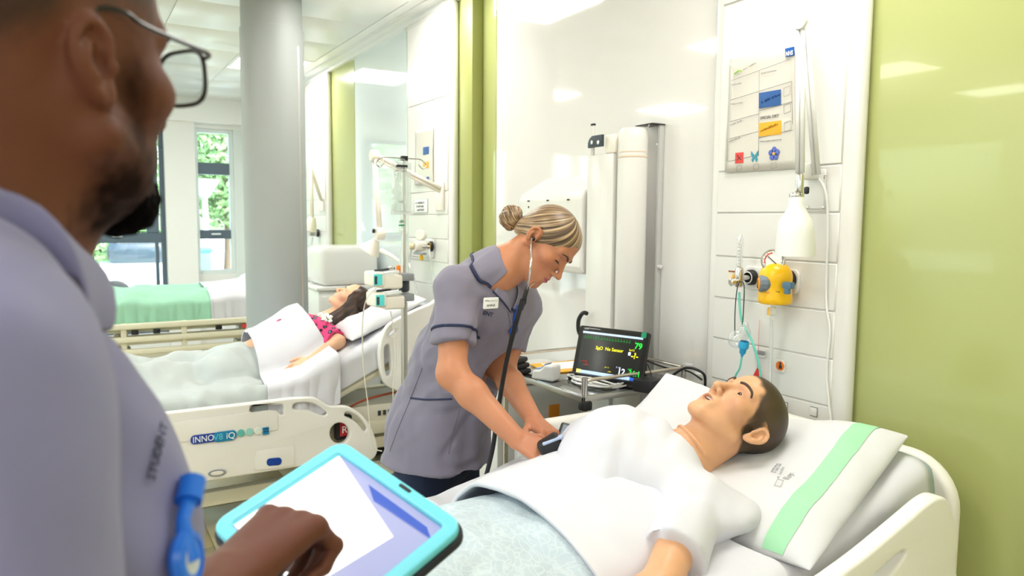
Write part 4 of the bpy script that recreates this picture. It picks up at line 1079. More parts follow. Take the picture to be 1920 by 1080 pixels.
# second bay: regulator and plate
op = empty('gas_outlet_plate', W(800, 462), 0, 'white gas outlet plate behind the shoulder of the bending person', 'outlet')
a, b = W(770, 446), W(815, 485); plate('plate', [rrect(-a[1], b[2], -b[1], a[2], .02)], .012, .004, (XS-.005, 0, 0), WX, WY, WHITE, op)
outlet_ring(op, 810, 462, .032, mat('amber_band', 'e8b422', .4))
rg = empty('suction_regulator', W(790, 462, 1.86), 0, 'cream suction regulator with round gauge beside the drip stand', 'regulator')
MB().lathe(W(791, 441, 1.86), norm((-.8, -.5, .1)), [(0, -.01), (.032, -.01), (.034, 0), (.034, .02), (.030, .024), (0, .024)], 28).build('gauge', mat('gauge_cream', 'e8e2d4', .35), rg)
MB().lathe(W(785, 462, 1.87), norm((-.9, -.1, 0)), [(0, -.04), (.030, -.04), (.034, -.02), (.034, .02), (.026, .03), (0, .03)], 24).build('housing', CREAMP, rg)
MB().lathe(W(776, 462, 1.84), norm((-.85, .4, 0)), [(0, 0), (.020, 0), (.022, .02), (.018, .026), (0, .026)], 16).build('dial_knob', mat('knob_sand', 'd9cfa8', .4), rg)
MB().tube([W(790, 462, 1.88), W(809, 462, 1.93)], .012, 12).build('probe', STEEL, rg)
MB().box(W(796, 478, 1.85)-np.array([.015, .0, .0]), W(779, 472, 1.85)+np.array([.015, 0, 0]), .004).build('manifold', GREYP, rg)
MB().lathe(W(790, 478, 1.86), (0, 0, -1), [(.010, 0), (.012, .01), (.012, .03), (.006, .034)], 14).build('yellow_trap', YB, rg)
tube('suction_hose', spline([W(772, 466, 1.85), W(767, 490, 1.85), W(770, 505, 1.85), W(778, 530, 1.87), W(782, 560, 1.88)], 6), .008, HAZY, rg, 8)
tube('suction_hose', spline([W(805, 466, 1.86), W(806, 480, 1.86), W(809, 500, 1.87), W(812, 540, 1.88)], 6), .006, HAZY, rg, 8)
sgn = empty('wall_notice', W(790, 385), 0, 'small framed white notice under the bedside chart', 'sign')
wall_rect('backing', 776, 374, 802, 399, XS-.003, mat('notice_grey', 'b9bdbd', .5), sgn, .004); wall_rect('face', 777, 375, 801, 398, XS-.0058, mat('notice_white', 'eef0ee', .5), sgn)
for k, (x_, ln) in enumerate(((779, .15), (781, .12), (782, .11))): scribble('small_print', W(x_, 382.5+k*6.6, XS-.0068), WX, WY, ln, .016, INKG, sgn, k, .0016)

# third bay, small in the view
lt3 = empty('wall_lamp', W(604, 380), 0, 'pale folding arm lamp farthest off beside the grey column', 'lamp', 'folding arm lamps')
MB().box((XS-.014, W(608, 380)[1], W(604, 396)[2]), (XS, W(600, 380)[1], W(604, 372)[2]), .006).build('wall_plate', LAMPC, lt3)
arm_bar('lower_arm', W(603, 376, 1.92), W(583, 318, 1.80), .026, LAMPC, lt3)
arm_bar('upper_arm', W(583, 318, 1.80), W(585, 408, 1.80), .026, LAMPC, lt3)
MB().lathe(W(585, 408, 1.80), (-.2, 0, -1), [(0, 0), (.03, 0), (.05, .06), (.058, .12), (.055, .12), (0, .05)], 20).build('shade', LAMPC, lt3)
rg3 = empty('suction_regulator', W(590, 436, 1.88), 0, 'small grey regulator on the farthest service panel', 'regulator')
MB().lathe(W(586, 436, 1.88), (-1, 0, 0), [(0, -.03), (.03, -.03), (.034, 0), (.028, .03), (0, .03)], 18).build('housing', ALU, rg3)
outlet_ring(rg3, 597, 437, .035)
tube('hose', spline([W(586, 446, 1.88), W(584, 470, 1.9), W(588, 500, 1.9)], 5), .008, HAZY, rg3, 8)
wh = empty('wall_cylinder', W(592, 540, 1.86), 0, 'slim white upright cylinder by the farthest service panel', 'cylinder')
MB().lathe(W(592, 600, 1.82), (0, 0, 1), [(.0, 0), (.05, 0), (.05, .50), (.035, .54), (.012, .56), (.012, .60), (0, .60)], 24).build('bottle', LAMPW, wh)
MB().box(W(596, 505, 1.80)-np.array([.02, .0, .0]), W(590, 497, 1.80)+np.array([.02, 0, 0]), .006).build('valve', mat('brown_valve', '7a4a32', .5), wh)

# ---------------- paper towel dispenser
pd = empty('towel_dispenser', W(1045, 420), 0, 'white paper towel dispenser on the gloss wall behind the bending person', 'dispenser')
ya, yb = W(994, 400, 1.9)[1], W(1112, 400, 1.9)[1]; zt, zb = W(1040, 365, 1.88)[2], W(1040, 512, 1.86)[2]
prof = [(XW-.001, zb), (XW-.15, zb+.01), (XW-.165, zb+.04), (XW-.165, zt-.02), (XW-.15, zt+.005), (XW-.001, zt+.09)]
n = len(prof); m_ = MB(); m_.add([(x, ya, z) for x, z in prof]+[(x, yb, z) for x, z in prof], [tuple(range(n)), tuple(range(n, 2*n))[::-1]]+[(i, (i+1) % n, n+(i+1) % n, n+i) for i in range(n)])
o = m_.build('cover', WHITE, pd); bv = o.modifiers.new('b', 'BEVEL'); bv.width = .012; bv.segments = 3
for yy in (.82, .5, .18): MB().box((XW-.168, yb+(ya-yb)*yy-.008, zt-.03), (XW-.164, yb+(ya-yb)*yy+.008, zt-.024)).build('slot_mark', INK, pd)
MB().lathe((XW-.164, yb+(ya-yb)*.82, zt-.055), (-1, 0, 0), [(.006, 0), (.005, .003), (0, .003)], 10).build('lock', BLACKP, pd)

# ---------------- folded privacy screen on the wall
fs = empty('folding_screen', (1.92, 2.35, .5), 0, 'white folded privacy screen in its wall mount beside the monitor', 'privacy screen')
cy = W(1184, 400, 1.89); zt = W(1184, 240, 1.89)[2]; zb = .42
MB().lathe((1.89, cy[1], zb), (0, 0, 1), [(0, 0), (.055, 0), (.058, .004), (.058, zt-zb-.05), (.054, zt-zb-.012), (.045, zt-zb-.003), (0, zt-zb)], 40).build('roll', WHITE, fs)
MB().lathe((1.89, cy[1], zt-.118), (0, 0, 1), [(.0583, 0), (.0592, .002), (.0592, .006), (.0583, .008)], 40).build('roll_band', mat('beige_band', 'd9c6b4', .5), fs)
MB().lathe((1.89, cy[1], zt-.098), (0, 0, 1), [(.0583, 0), (.0588, .001), (.0588, .004), (.0583, .005)], 40).build('roll_band', MATS['beige_band'], fs)
ya, yb = W(1103, 400, 1.86)[1], W(1152, 400, 1.86)[1]; zp = W(1125, 290, 1.86)[2]
MB().box((1.85, yb, zb), (1.875, ya, zp), .006).build('flat_leaf', WHITE, fs)
MB().box((1.852, yb-.005, zp), (1.873, yb+.06, zp+.075), .006).build('cream_cap', CREAMP, fs)
la, lb = W(1105, 278, 1.846), W(1132, 252, 1.846)
lp = [(-la[1]+.0, la[2]), (-lb[1], la[2]), (-lb[1], lb[2]), (-la[1]+.028, lb[2]), (-la[1]+.010, lb[2]-.010), (-la[1], lb[2]-.026)]
lat = plate('latch', [lp], .012, .002, (1.843, 0, 0), WX, WY, mat('latch_slate', '343c46', .4), fs)
for x in (1110, 1122): MB().lathe(W(x, 267, 1.8365), (-1, 0, 0), [(.0085, 0), (.0085, .002), (.004, .003), (0, .0025)], 16).build('screw', STEEL, lat)
MB().box((1.858, ya-.03, zp+.0), (1.866, ya-.012, W(1110, 234, 1.86)[2]), .001).build('strap', WHITE, fs)
MB().box((1.856, ya-.031, W(1110, 236, 1.86)[2]), (1.868, ya-.011, W(1110, 233, 1.86)[2]+.002), .001).build('strap_end', BLACKP, fs)
yr = W(1226, 400, 1.96)[1]
MB().box((1.975, yr-.007, .40), (1.999, yr+.007, W(1226, 232, 1.96)[2]), .003).build('wall_rail', mat('rail_light_grey', 'b9b9b6', .4), fs)
zt2 = W(1210, 232, 1.93)[2]
br = plate('top_bracket', [[(-yr-.012, 0), (-yr+.012, 0), (-yr+.012, .0)]], .002, .0002, (1.9, 0, zt2), WX, WY, BLACKP, fs) if False else MB().box((1.93, yr-.012, zt2-.004), (1.998, yr+.09, zt2), .002).build('top_bracket', BLACKP, fs)
MB().tube(spline([(1.93, yr+.004, zt2-.006), (1.92, yr+.012, zt2-.03), (1.915, yr+.022, zt2-.07)], 4), .003, 6).build('bracket_stay', ALU, fs)
for y in (272, 500): MB().lathe(W(1233, y, 1.985), (0, -1, 0), [(.008, 0), (.008, .02), (0, .022)], 12).build('stud', WHITE, fs)
hh = [W(1101, 588, 1.83), W(1093, 587, 1.81), W(1085, 600, 1.80), W(1085, 620, 1.80), W(1092, 632, 1.81), W(1101, 634, 1.83)]
MB().tube(spline(hh, 4), .009, 8).build('pull_handle', BLACKP, fs)

# ---------------- instrument trolley
tz = .905; tx0, tx1, ty0, ty1 = 1.475, 1.955, 2.0, 2.56
tr_ = empty('trolley', ((tx0+tx1)/2, (ty0+ty1)/2, 0), 0, 'polished steel instrument trolley with guard rails against the wall', 'trolley')
TOP = mat('mirror_steel_top', '9a9a9c', .10, metal=.95, var=.06, vscale=6)
MB().box((tx0, ty0, tz-.012), (tx1, ty1, tz), .003).build('top_shelf', TOP, tr_)
MB().box((tx0-.006, ty0-.006, tz-.022), (tx1+.002, ty0+.004, tz-.002), .002).box((tx0-.006, ty0-.006, tz-.022), (tx0+.004, ty1, tz-.002), .002).build('shelf_lip', ALU, tr_)
MB().box((tx0, ty0, .30), (tx1, ty1, .315), .003).build('lower_shelf', TOP, tr_)
for x in (tx0+.012, tx1-.012):
    for y in (ty0+.012, ty1-.012):
        lg = MB().tube([(x, y, .10), (x, y, tz+.06)], .011, 14).build('leg', STEEL, tr_)
        MB().cyl((x-.012, y, .05), (x+.012, y, .05), .048, 18, bev=.008).build('castor', DGREY, lg)
        MB().box((x-.02, y-.016, .07), (x+.02, y+.016, .115), .006).build('castor_fork', ALU, lg)
MB().box((tx0-.012, ty0-.014, tz-.052), (tx0+.03, ty0+.02, tz-.018), .008).build('corner_buffer', BLACKR, tr_)
rz = tz+.052
MB().tube(spline([(tx0+.012, ty0+.012, tz-.0), (tx0+.012, ty0+.012, rz-.02), (tx0+.02, ty0+.008, rz-.004), (tx0+.04, ty0+.006, rz)], 4)+[np.array([tx1-.04, ty0+.006, rz])]+spline([(tx1-.04, ty0+.006, rz), (tx1-.012, ty0+.012, rz-.012), (tx1-.012, ty0+.012, tz)], 4)[1:], .0065, 10).build('near_guard_rail', mat('rail_beige_steel', 'c9bfae', .25, metal=.7), tr_)
MB().tube([(tx0+.012, ty1-.012, tz), (tx0+.012, ty1-.012, rz-.004), (tx0+.03, ty1-.008, rz), (tx1-.03, ty1-.008, rz), (tx1-.012, ty1-.012, tz)], .0065, 10).build('far_guard_rail', STEEL, tr_)
MB().tube([(tx1-.008, ty0+.02, rz), (tx1-.008, ty1-.02, rz)], .0065, 10).build('back_guard_rail', STEEL, tr_)
for x, y in ((tx1-.06, ty1-.01), (tx0+.012, ty1-.012)): MB().lathe((x, y, tz), (0, 0, 1), [(.011, 0), (.011, .03), (.007, .032), (.007, .05)], 14).build('rail_post', STEEL, tr_)
TZ = tz+.0005
def zt_(x, y, z=None): return onZ(x, y, tz if z is None else z)
# patient monitor: a tablet computer in a dock
mo = empty('patient_monitor', zt_(1140, 712), 0, 'black tablet monitor showing vital signs on the trolley', 'monitor')
bl, brr = zt_(1076, 709), zt_(1214, 732)
mx = norm(brr-bl); mx[2] = 0; mx = norm(mx); back = np.cross((0, 0, 1), mx)          # away from the viewer
tilt = math.radians(17); my = norm(np.array([0, 0, 1.])*math.cos(tilt)+back*math.sin(tilt)); mn = np.cross(mx, my)
mw_ = .300; mh = .200; mo0 = bl+np.array([0, 0, .004])-mx*.010
def mpl(nm, loops, th, bev, lift, m, parent): return plate(nm, loops, th, bev, mo0+mn*lift, mx, my, m, parent)
case_ = mpl('casing', [rrect(0, 0, mw_, mh, .010)], .012, .003, 0, BLACKP, mo)
mpl('glass', [rrect(.003, .003, mw_-.003, mh-.003, .008)], .001, .0003, .0063, mat('screen_dark_glass', '2b2b2b', .08, spec=.5), mo)
scr = mpl('screen', [rrect(.020, .020, mw_-.020, mh-.020, .001)], .0008, .0002, .0072, mat('monitor_screen', '2e2e2c', .2, emit='31322f', estr=.12), mo)
def em(c, s=.9): return mat('screen_glow_'+c, c, .3, emit=c, estr=s)
sw_, sh_ = mw_-.040, mh-.040
def sq(nm, a0, b0, a1, b1, m): return mpl(nm, [[(.020+a0*sw_, .020+b0*sh_), (.020+a1*sw_, .020+b0*sh_), (.020+a1*sw_, .020+b1*sh_), (.020+a0*sw_, .020+b1*sh_)]], .0004, .0001, .0080, m, scr)
def st(s_, a, b, size, m, al='LEFT', bold=0.): return text('readout', s_, size, mo0+mx*(.020+a*sw_)+my*(.020+b*sh_)+mn*.0083, mx, my, m, scr, al, depth=.0001, bold=bold)
sq('title_bar', 0, .945, .985, .995, em('a9bcd4')); sq('task_bar', 0, 0, .88, .075, em('a9c2e2')); sq('task_yellow', 0, 0, .075, .085, em('e0d81f')); sq('task_blue', .88, 0, .95, .07, em('2a56b8'))
G1 = em('1fd13a', 1.1); G2 = em('1c8a36', .8)
pts = []
for k in range(17):
    a_ = .03+k*.046
    pts += [(a_, .845), (a_+.02, .845), (a_+.024, .905), (a_+.030, .825), (a_+.034, .845)]
MB().tube([mo0+mx*(.02+a_*sw_)+my*(.02+b_*sh_)+mn*.0083 for a_, b_ in pts], .0007, 4).build('heart_trace', G2, scr)
st('79', .875, .725, .031, G1, bold=.02); st('-?-', .845, .50, .030, em('e6e01e'), bold=.02); st('SpO  No Sensor', .26, .60, .0175, em('e6e01e'), bold=.012); st('2', .315, .585, .010, em('e6e01e'))
st('12', .675, .10, .031, em('dfe9ff', 1.), bold=.02); st('36.1', .845, .105, .029, G1, bold=.012)
st('--/--', .10, .19, .016, em('c8352a', .7)); [scribble('small_readout', mo0+mx*(.020+a_*sw_)+my*(.020+b_*sh_)+mn*.0083, mx, my, ln, .006, mm, scr, k, .0005) for k, (a_, b_, ln, mm) in enumerate(((.46, .20, .018, em('e6e01e')), (.645, .235, .018, em('c9d4e8')), (.83, .235, .016, G1), (.87, .865, .010, G2), (.05, .27, .030, em('c8352a', .7)), (.52, .11, .014, em('e6e01e'))))]; st('SpO2', .80, .66, .010, em('e6e01e'))
sq('bell_icon', .795, .555, .835, .63, em('c9d4f0'))
mpl('green_sticker', [rrect(mw_-.033, mh-.022, mw_-.013, mh-.002, .001)], .0006, .0001, .0085, mat('sticker_green', '12966a', .5), mo)
text('maker_mark', 'FUJITSU', .0062, mo0+mx*.022+my*(mh-.0135)+mn*.0072, mx, my, LOGOW, mo, depth=.0001)
MB().lathe(mo0+mx*(mw_*.47)+my*.010+mn*.0066, mn, [(.0038, 0), (.003, .001), (0, .001)], 14).build('home_button', LOGOW, mo)
dm = MB(); Mx = Matrix([[mx[i], back[i], (0, 0, 1)[i], bl[i]] for i in range(3)]+[[0, 0, 0, 1]])
dm.box((-.016, -.022, .0005), (mw_-.0, .10, .016), .004, M=Mx).box((-.012, -.018, .014), (mw_-.004, -.004, .026), .003, M=Mx).box((.03, .045, .012), (mw_-.03, .075, .11), .006, M=Mx)
dm.build('dock', BLACKP, mo)
pw = MB().box((mw_-.02, -.05, .0005), (mw_+.055, .03, .045), .004, M=Mx).build('power_box', BLACKP, mo)
cab = spline([bl+mx*(mw_+.05)+np.array([0, 0, .03]), zt_(1250, 712, tz+.03), W(1285, 690, 1.85), W(1318, 700, 1.88), W(1322, 725, 1.90), W(1318, 760, 1.92)], 8)
tube('power_cable', cab, .0048, BLACKR, mo, 8)
tube('mains_cable', spline([mo0+mx*mw_+my*.10-mn*.01, W(1250, 690, 1.93), W(1290, 696, 1.94), W(1316, 712, 1.94)], 6), .0035, BLACKR, mo, 8)
tube('thin_cable', spline([mo0+mx*mw_+my*.09-mn*.01, mo0+mx*(mw_+.02)+my*.05-mn*.02, bl+mx*(mw_+.03)+np.array([0, 0, .03])], 6), .002, BLACKR, mo, 6)
# coiled white lead
wc = []
gg = np.random.default_rng(3); c0 = np.array([1.625, 2.088, tz])
for k in range(160):
    t = k/160*2*math.pi*6.2; rr = .068+.022*math.sin(t*.37+1)+.012*math.sin(t*1.7)
    wc.append(c0+mx*(rr*1.55*math.cos(t)+.012*math.sin(t*.53))+back*(rr*.60*math.sin(t)+.012*math.cos(t*.7))+np.array([0, 0, .006+.010*(.5+.5*math.sin(t*1.31))+.004*(k/160)]))
wc = [q*np.array([1, 1, 0])+np.array([0, 0, max(q[2], tz+.005)]) for q in wc]
wc = [np.array([min(max(q[0], tx0+.02), tx1-.03), max(q[1], ty0+.022), q[2]]) for q in wc]
o = tube('coiled_cable', wc, .0034, LAMPW, None, 8); tag(o, 'loosely coiled thin white cable on the trolley top', 'cable')
# white thermometer dock
wb = zt_(1024, 712); td = empty('thermometer_dock', wb, 0, 'small white desk dock with blue lined recess on the trolley', 'dock')
Mw = Matrix([[mx[i], back[i], (0, 0, 1)[i], wb[i]] for i in range(3)]+[[0, 0, 0, 1]])
lp = [(-.048, 0), (.048, 0), (.050, .062), (.012, .062), (-.012, .040), (-.046, .036)]
m_ = MB(); n = len(lp); m_.add([tuple(Mw @ Vector((x, -.028, z+.0005))) for x, z in lp]+[tuple(Mw @ Vector((x, .028, z+.0005))) for x, z in lp], [tuple(range(n)), tuple(range(n, 2*n))[::-1]]+[(i, (i+1) % n, n+(i+1) % n, n+i) for i in range(n)])
o = m_.build('housing', LAMPW, td); bv = o.modifiers.new('b', 'BEVEL'); bv.width = .009; bv.segments = 3
rc = MB(); rc.add([tuple(Mw @ Vector(q)) for q in ((-.040, -.020, .0385), (-.010, -.020, .0420), (.012, -.020, .0635), (.012, .020, .0635), (-.010, .020, .0420), (-.040, .020, .0385))], [(0, 1, 4, 5), (1, 2, 3, 4)]); rc = rc.build('blue_recess', mat('dusty_blue', '8fa4cc', .45), td); solidify(rc, .003, 1)
# black cases stacked by the nurse arm
for k, lab in enumerate(('bottom black zip case of the stack on the trolley', 'middle black zip case of the stack on the trolley', 'top black zip case of the stack on the trolley')):
    q = zt_(966, 702)
    Mk = Matrix([[mx[i], back[i], (0, 0, 1)[i], q[i]] for i in range(3)]+[[0, 0, 0, 1]]) @ Matrix.Rotation(.12*(k-1), 4, 'Z')
    pc_ = MB().box((-.055, -.04, .001+k*.0215), (.032-.004*k, .06, .021+k*.0215), .008, M=Mk, seg=3).build('zip_case', mat('black_nylon', '1a1a1c', .65, bump=.3, bscale=300), None)
    tag(pc_, lab, 'case', 'black zip cases on the trolley')
# folder and papers on the far end
fo = [zt_(978, 652), zt_(1066, 673), zt_(996, 678), zt_(945, 664)]
fo = [np.array([min(max(q[0], tx0+.01), tx1-.02), min(q[1], ty1-.03), tz+.002]) for q in (zt_(960, 662), zt_(985, 650), zt_(1068, 672), zt_(1010, 680))]
def flat(nm, pts, z, th, m, label, cat):
    o_ = MB(); n_ = len(pts); o_.add([(p[0], p[1], z) for p in pts]+[(p[0], p[1], z+th) for p in pts], [tuple(range(n_))[::-1], tuple(range(n_, 2*n_))]+[(i, (i+1) % n_, n_+(i+1) % n_, n_+i) for i in range(n_)])
    return tag(o_.build(nm, m), label, cat)
flat('paper_folder', [(1.57, 2.36, 0), (1.90, 2.30, 0), (1.93, 2.52, 0), (1.60, 2.545, 0)], tz+.001, .004, mat('amber_card', 'f0b13a', .6), 'amber card folder lying at the far end of the trolley', 'folder')
flat('paper_sheet', [(1.62, 2.40, 0), (1.80, 2.37, 0), (1.82, 2.50, 0), (1.64, 2.525, 0)], tz+.0055, .0008, mat('paper_white', 'f6f4ee', .7), 'white paper sheet on the amber folder', 'paper')
# waste bin with orange front behind the trolley legs
wbn = empty('waste_bin', (1.74, 2.72, 0), 0, 'white clinical waste bin with orange stripe behind the trolley', 'bin')
MB().box((1.50, 2.64, .02), (1.95, 2.98, .80), .02).build('body', WHITE, wbn)
a, b = onY(1030, 760, 2.637), onY(1047, 880, 2.637)
MB().box((a[0], 2.634, .05), (b[0], 2.641, a[2]), .001).build('orange_stripe', mat('clinical_orange', 'e08a14', .5), wbn)
MB().box((1.49, 2.63, .80), (1.96, 2.99, .83), .012).build('lid', WHITE, wbn)
# small second screen on the lower level
ls = empty('handheld_screen', (1.32, 1.98, .70), 0, 'small black handheld screen standing behind the manikin', 'screen')
c0 = P(1066, 822, 2.18); hx = norm(P(1096, 806, 2.18)-P(1052, 794, 2.18)); hy = norm(P(1056, 792, 2.20)-P(1042, 832, 2.16)); hn = np.cross(hx, hy)
plate('casing', [rrect(-.035, -.07, .06, .045, .006)], .010, .003, c0, hx, hy, BLACKP, ls)
plate('screen', [rrect(-.028, -.06, .053, .037, .001)], .001, .0003, c0+hn*.0055, hx, hy, mat('handheld_display', '7d8794', .15, emit='6f7d90', estr=.25), ls)
plate('screen_panel', [rrect(-.022, -.05, .004, .015, .001)], .0006, .0002, c0+hn*.0065, hx, hy, mat('handheld_pane', 'a8b4c4', .2, emit='9fb0c8', estr=.35), ls)
q_ = c0-hy*.075; MB().tube([q_, q_*np.array([1, 1, 0])+np.array([0, 0, .02])], .012, 10).build('stand', ALU, ls)
MB().lathe((q_[0], q_[1], 0), (0, 0, 1), [(0, 0), (.10, 0), (.10, .012), (.02, .02), (0, .02)], 20).build('stand_foot', ALU, ls)

# ---------------- drip stand beside the middle bed
IY = 3.33
iv = empty('drip_stand', onY(757, 900, IY)*np.array([1, 1, 0]), 0, 'steel drip stand with two hooks beside the middle bed', 'drip stand')
ix = onY(757, 420, IY)[0]; ztop = onY(757, 297, IY)[2]
MB().tube([(ix, IY, .12), (ix, IY, 1.10)], .016, 14).build('outer_pole', ALU, iv)
MB().tube([(ix, IY, 1.05), (ix, IY, ztop)], .011, 12).build('inner_pole', STEEL, iv)
hk = onY(708, 298, IY), onY(796, 298, IY)
for x_, g in ((hk[0][0], -1), (hk[1][0], 1)):
    MB().tube(spline([(ix, IY, ztop), (x_-g*.03, IY, ztop), (x_-g*.005, IY, ztop-.012), (x_+g*.008, IY, ztop-.030), (x_-g*.008, IY, ztop-.045), (x_-g*.028, IY, ztop-.030), (x_-g*.030, IY, ztop-.012)], 5), .0032, 8).build('hook', STEEL, iv)
MB().box((ix-.012, IY-.012, ztop-.012), (ix+.02, IY+.012, ztop+.012), .003).build('hook_hub', BLACKP, iv)
for k in range(5):
    a_ = math.radians(72*k+20); q = (ix+.28*math.cos(a_), IY+.28*math.sin(a_), .09)
    lg = MB().tube([(ix, IY, .13), q], .012, 10).build('leg', ALU, iv)
    MB().cyl((q[0]-.012, q[1], .04), (q[0]+.012, q[1], .04), .038, 16, bev=.006).build('castor', DGREY, lg)
MB().lathe((ix, IY, .10), (0, 0, 1), [(0, 0), (.05, 0), (.05, .03), (.02, .06), (.017, .08)], 20).build('hub', ALU, iv)
zc = onY(757, 535, IY)[2]; MB().lathe((ix, IY, zc-.02), (0, 0, 1), [(.017, -.012), (.024, -.008), (.026, .0), (.026, .04), (.022, .05)], 20).build('height_collar', DGREY, iv)
# bag
bg = empty('drip_bag', onY(752, 400, IY-.03), 0, 'clear infusion bag hanging from the drip stand', 'drip bag')
def bag_pt(x, y): return onY(x, y, IY-.035)
L_, R_, T_, B_ = bag_pt(735, 350)[0], bag_pt(770, 350)[0], bag_pt(752, 304)[2], bag_pt(752, 398)[2]
u, v = np.meshgrid(np.linspace(-1, 1, 20), np.linspace(0, 1, 26), indexing='ij')
wd = 1+.12*np.abs(v-.45)**1.2*2
thk = .022*np.sqrt(np.clip(1-u*u, 0, 1))*np.sin(math.pi*np.clip(v*.9+.06, 0, 1))**.6
xx = (L_+R_)/2+u*(R_-L_)/2*wd; zz = T_+(B_-T_)*v
f_ = np.stack([xx, IY-.035-thk+.003*vn1(np.stack([u*4, v*6, 0*u], -1)), zz], -1); bk_ = np.stack([xx, IY-.035+thk, zz], -1)
BAGM = thin_glass('bag_film', 'f6faf9', .16, .10, .22, 'eef1ef')
grid_mesh('film_front', f_, BAGM, bg); grid_mesh('film_back', bk_[:, ::-1], BAGM, bg)
def btxt(s_, x, y, sz): text('bag_print', s_, sz, onY(x, y, IY-.064), (1, 0, 0), (0, 0, 1), INK, bg, 'CENTER', depth=.0002, bold=.02)
MB().box(onY(743, 313, IY-.063), onY(764, 309.5, IY-.061)).build('bag_print_bar', INK, bg); [scribble('bag_print', onY(x_, y_, IY-.064), (1, 0, 0), (0, 0, 1), ln, sz, INK, bg, k, .0012) for k, (x_, y_, ln, sz) in enumerate(((742, 322, .055, .012), (752, 317, .03, .010), (748, 380, .02, .012)))]
MB().tube([(L_+.015, IY-.035, T_-.0), (ix-.01, IY-.02, ztop-.004), (R_-.015, IY-.035, T_)], .003, 6).build('hanger', CLEAR, bg)
MB().box((L_-.006, IY-.04, B_-.012), (R_+.006, IY-.03, B_+.006), .003).build('bottom_seal', HAZY, bg)
gs = empty('giving_set', bag_pt(752, 500), 0, 'clear drip chamber and line with orange clamp below the bag', 'drip line')
MB().lathe(bag_pt(753, 400), (0, 0, -1), [(.007, 0), (.007, .03), (.013, .035), (.013, .085), (.006, .095)], 14).build('drip_chamber', CLEAR, gs)
MB().lathe(bag_pt(753, 413), (0, 0, -1), [(.0075, 0), (.011, .004), (.011, .010), (.007, .012)], 12).build('green_cap', mat('cap_green', '168a5c', .4), gs)
MB().lathe(bag_pt(753, 421), (0, 0, -1), [(.0135, 0), (.0145, .001), (.0145, .006), (.0135, .007)], 12).build('green_ring', MATS['cap_green'], gs)
tube('line', spline([bag_pt(753, 432), bag_pt(755, 450), bag_pt(750, 480), bag_pt(748, 500)], 6), .0026, HAZY, gs, 8)
MB().lathe(bag_pt(747, 497), norm(bag_pt(747, 522)-bag_pt(747, 497)), [(.006, 0), (.0105, .004), (.0105, .035), (.005, .05), (.004, .062)], 12).build('orange_clamp', mat('clamp_orange', 'f0821a', .4), gs)
# syringe pumps
SCRN = mat('pump_screen', '4fb4b0', .2, emit='4fb8b4', estr=.5); PUMP = mat('pump_cream', 'ece6da', .35)
for k, (dy, lab) in enumerate(((0, 'upper cream syringe pump with teal screen on the drip stand'), (38, 'lower cream syringe pump with teal screen on the drip stand'))):
    py = IY-.05; sx_ = k*4
    pm = empty('syringe_pump', onY(725+sx_, 545+dy, py), 0, lab, 'pump', 'syringe pumps')
    q = lambda x, y, d=0.: onY(x+sx_, y+dy, py+d)
    a, b = q(709, 541), q(747, 514)
    MB().box((a[0], py-.06, a[2]), (b[0], py+.05, b[2]), .012, seg=3).build('body', PUMP, pm)
    a, b = q(689, 541), q(712, 508)
    hd_ = MB().box((a[0], py-.07, a[2]+.012), (b[0], py+.055, b[2]), .012, seg=3).build('head', PUMP, pm)
    a, b = q(691, 533), q(708, 512); MB().box((a[0], py-.0725, a[2]), (b[0]-.004, py-.069, b[2]), .001).build('screen', SCRN, pm)
    a, b = q(692, 531), q(697, 516); MB().box((a[0], py-.0735, a[2]), (b[0], py-.0722, b[2])).build('screen_bar', DGREY, pm)
    pu = MB().tube([q(702, 508, -.02), q(740, 503, -.02)], .006, 8).build('plunger_rod', DGREY, pm)
    MB().tube([q(717, 514, -.06), q(748, 510, -.06)], .009, 10).build('syringe', HAZY, pm)
    MB().box(q(728, 506, -.03)-np.array([0, .01, 0]), q(738, 499, -.03)+np.array([0, .01, 0]), .003).build('plunger_clamp', STEEL, pm)
    zc = q(757, 520)[2]; MB().box((q(745, 520)[0], py-.01, zc-.018), (ix+.03, IY+.03, zc+.018), .006).build('pole_clamp', GREYP, pm)
    if k == 0: pts = [q(706, 540, -.05), q(688, 560, -.05), q(680, 600, -.02), q(681, 680, 0), q(690, 760, 0), q(694, 800, 0), q(700, 838, .0), q(716, 846, .0)]
    else: pts = [q(728, 545, -.04), q(735, 590, -.04), q(738, 640, -.04), q(733, 690, -.03), q(735, 740, -.02)]
    tube('extension_line', spline(pts, 8), .0028, mat('line_pale', 'd9d4c6', .35), pm, 8)

# ---------------- bedside cabinet between middle and far bed
bc = empty('bedside_cabinet', (1.72, 5.5, 0), 0, 'white bedside cabinet between the middle bed and the far bed', 'cabinet')
MB().box((1.50, 5.25, .08), (1.97, 5.70, .98), .012).build('carcass', WHITE, bc)
MB().box((1.48, 5.23, .98), (1.98, 5.72, 1.01), .010).build('worktop', WHITE, bc)
MB().box((1.53, 5.27, 1.01), (1.97, 5.68, 1.30), .05, seg=4).build('back_upstand', WHITE, bc)
for z0, z1 in ((.12, .52), (.54, .72), (.74, .94)):
    d_ = MB().box((1.52, 5.238, z0), (1.95, 5.252, z1), .004).build('drawer', WHITE, bc); MB().box((1.66, 5.226, (z0+z1)/2-.008), (1.82, 5.238, (z0+z1)/2+.008), .004).build('handle', ALU, d_)
for x in (1.54, 1.93):
    for y in (5.29, 5.66): MB().cyl((x, y-.01, .04), (x, y+.01, .04), .039, 14, bev=.006).build('castor', DGREY, bc)
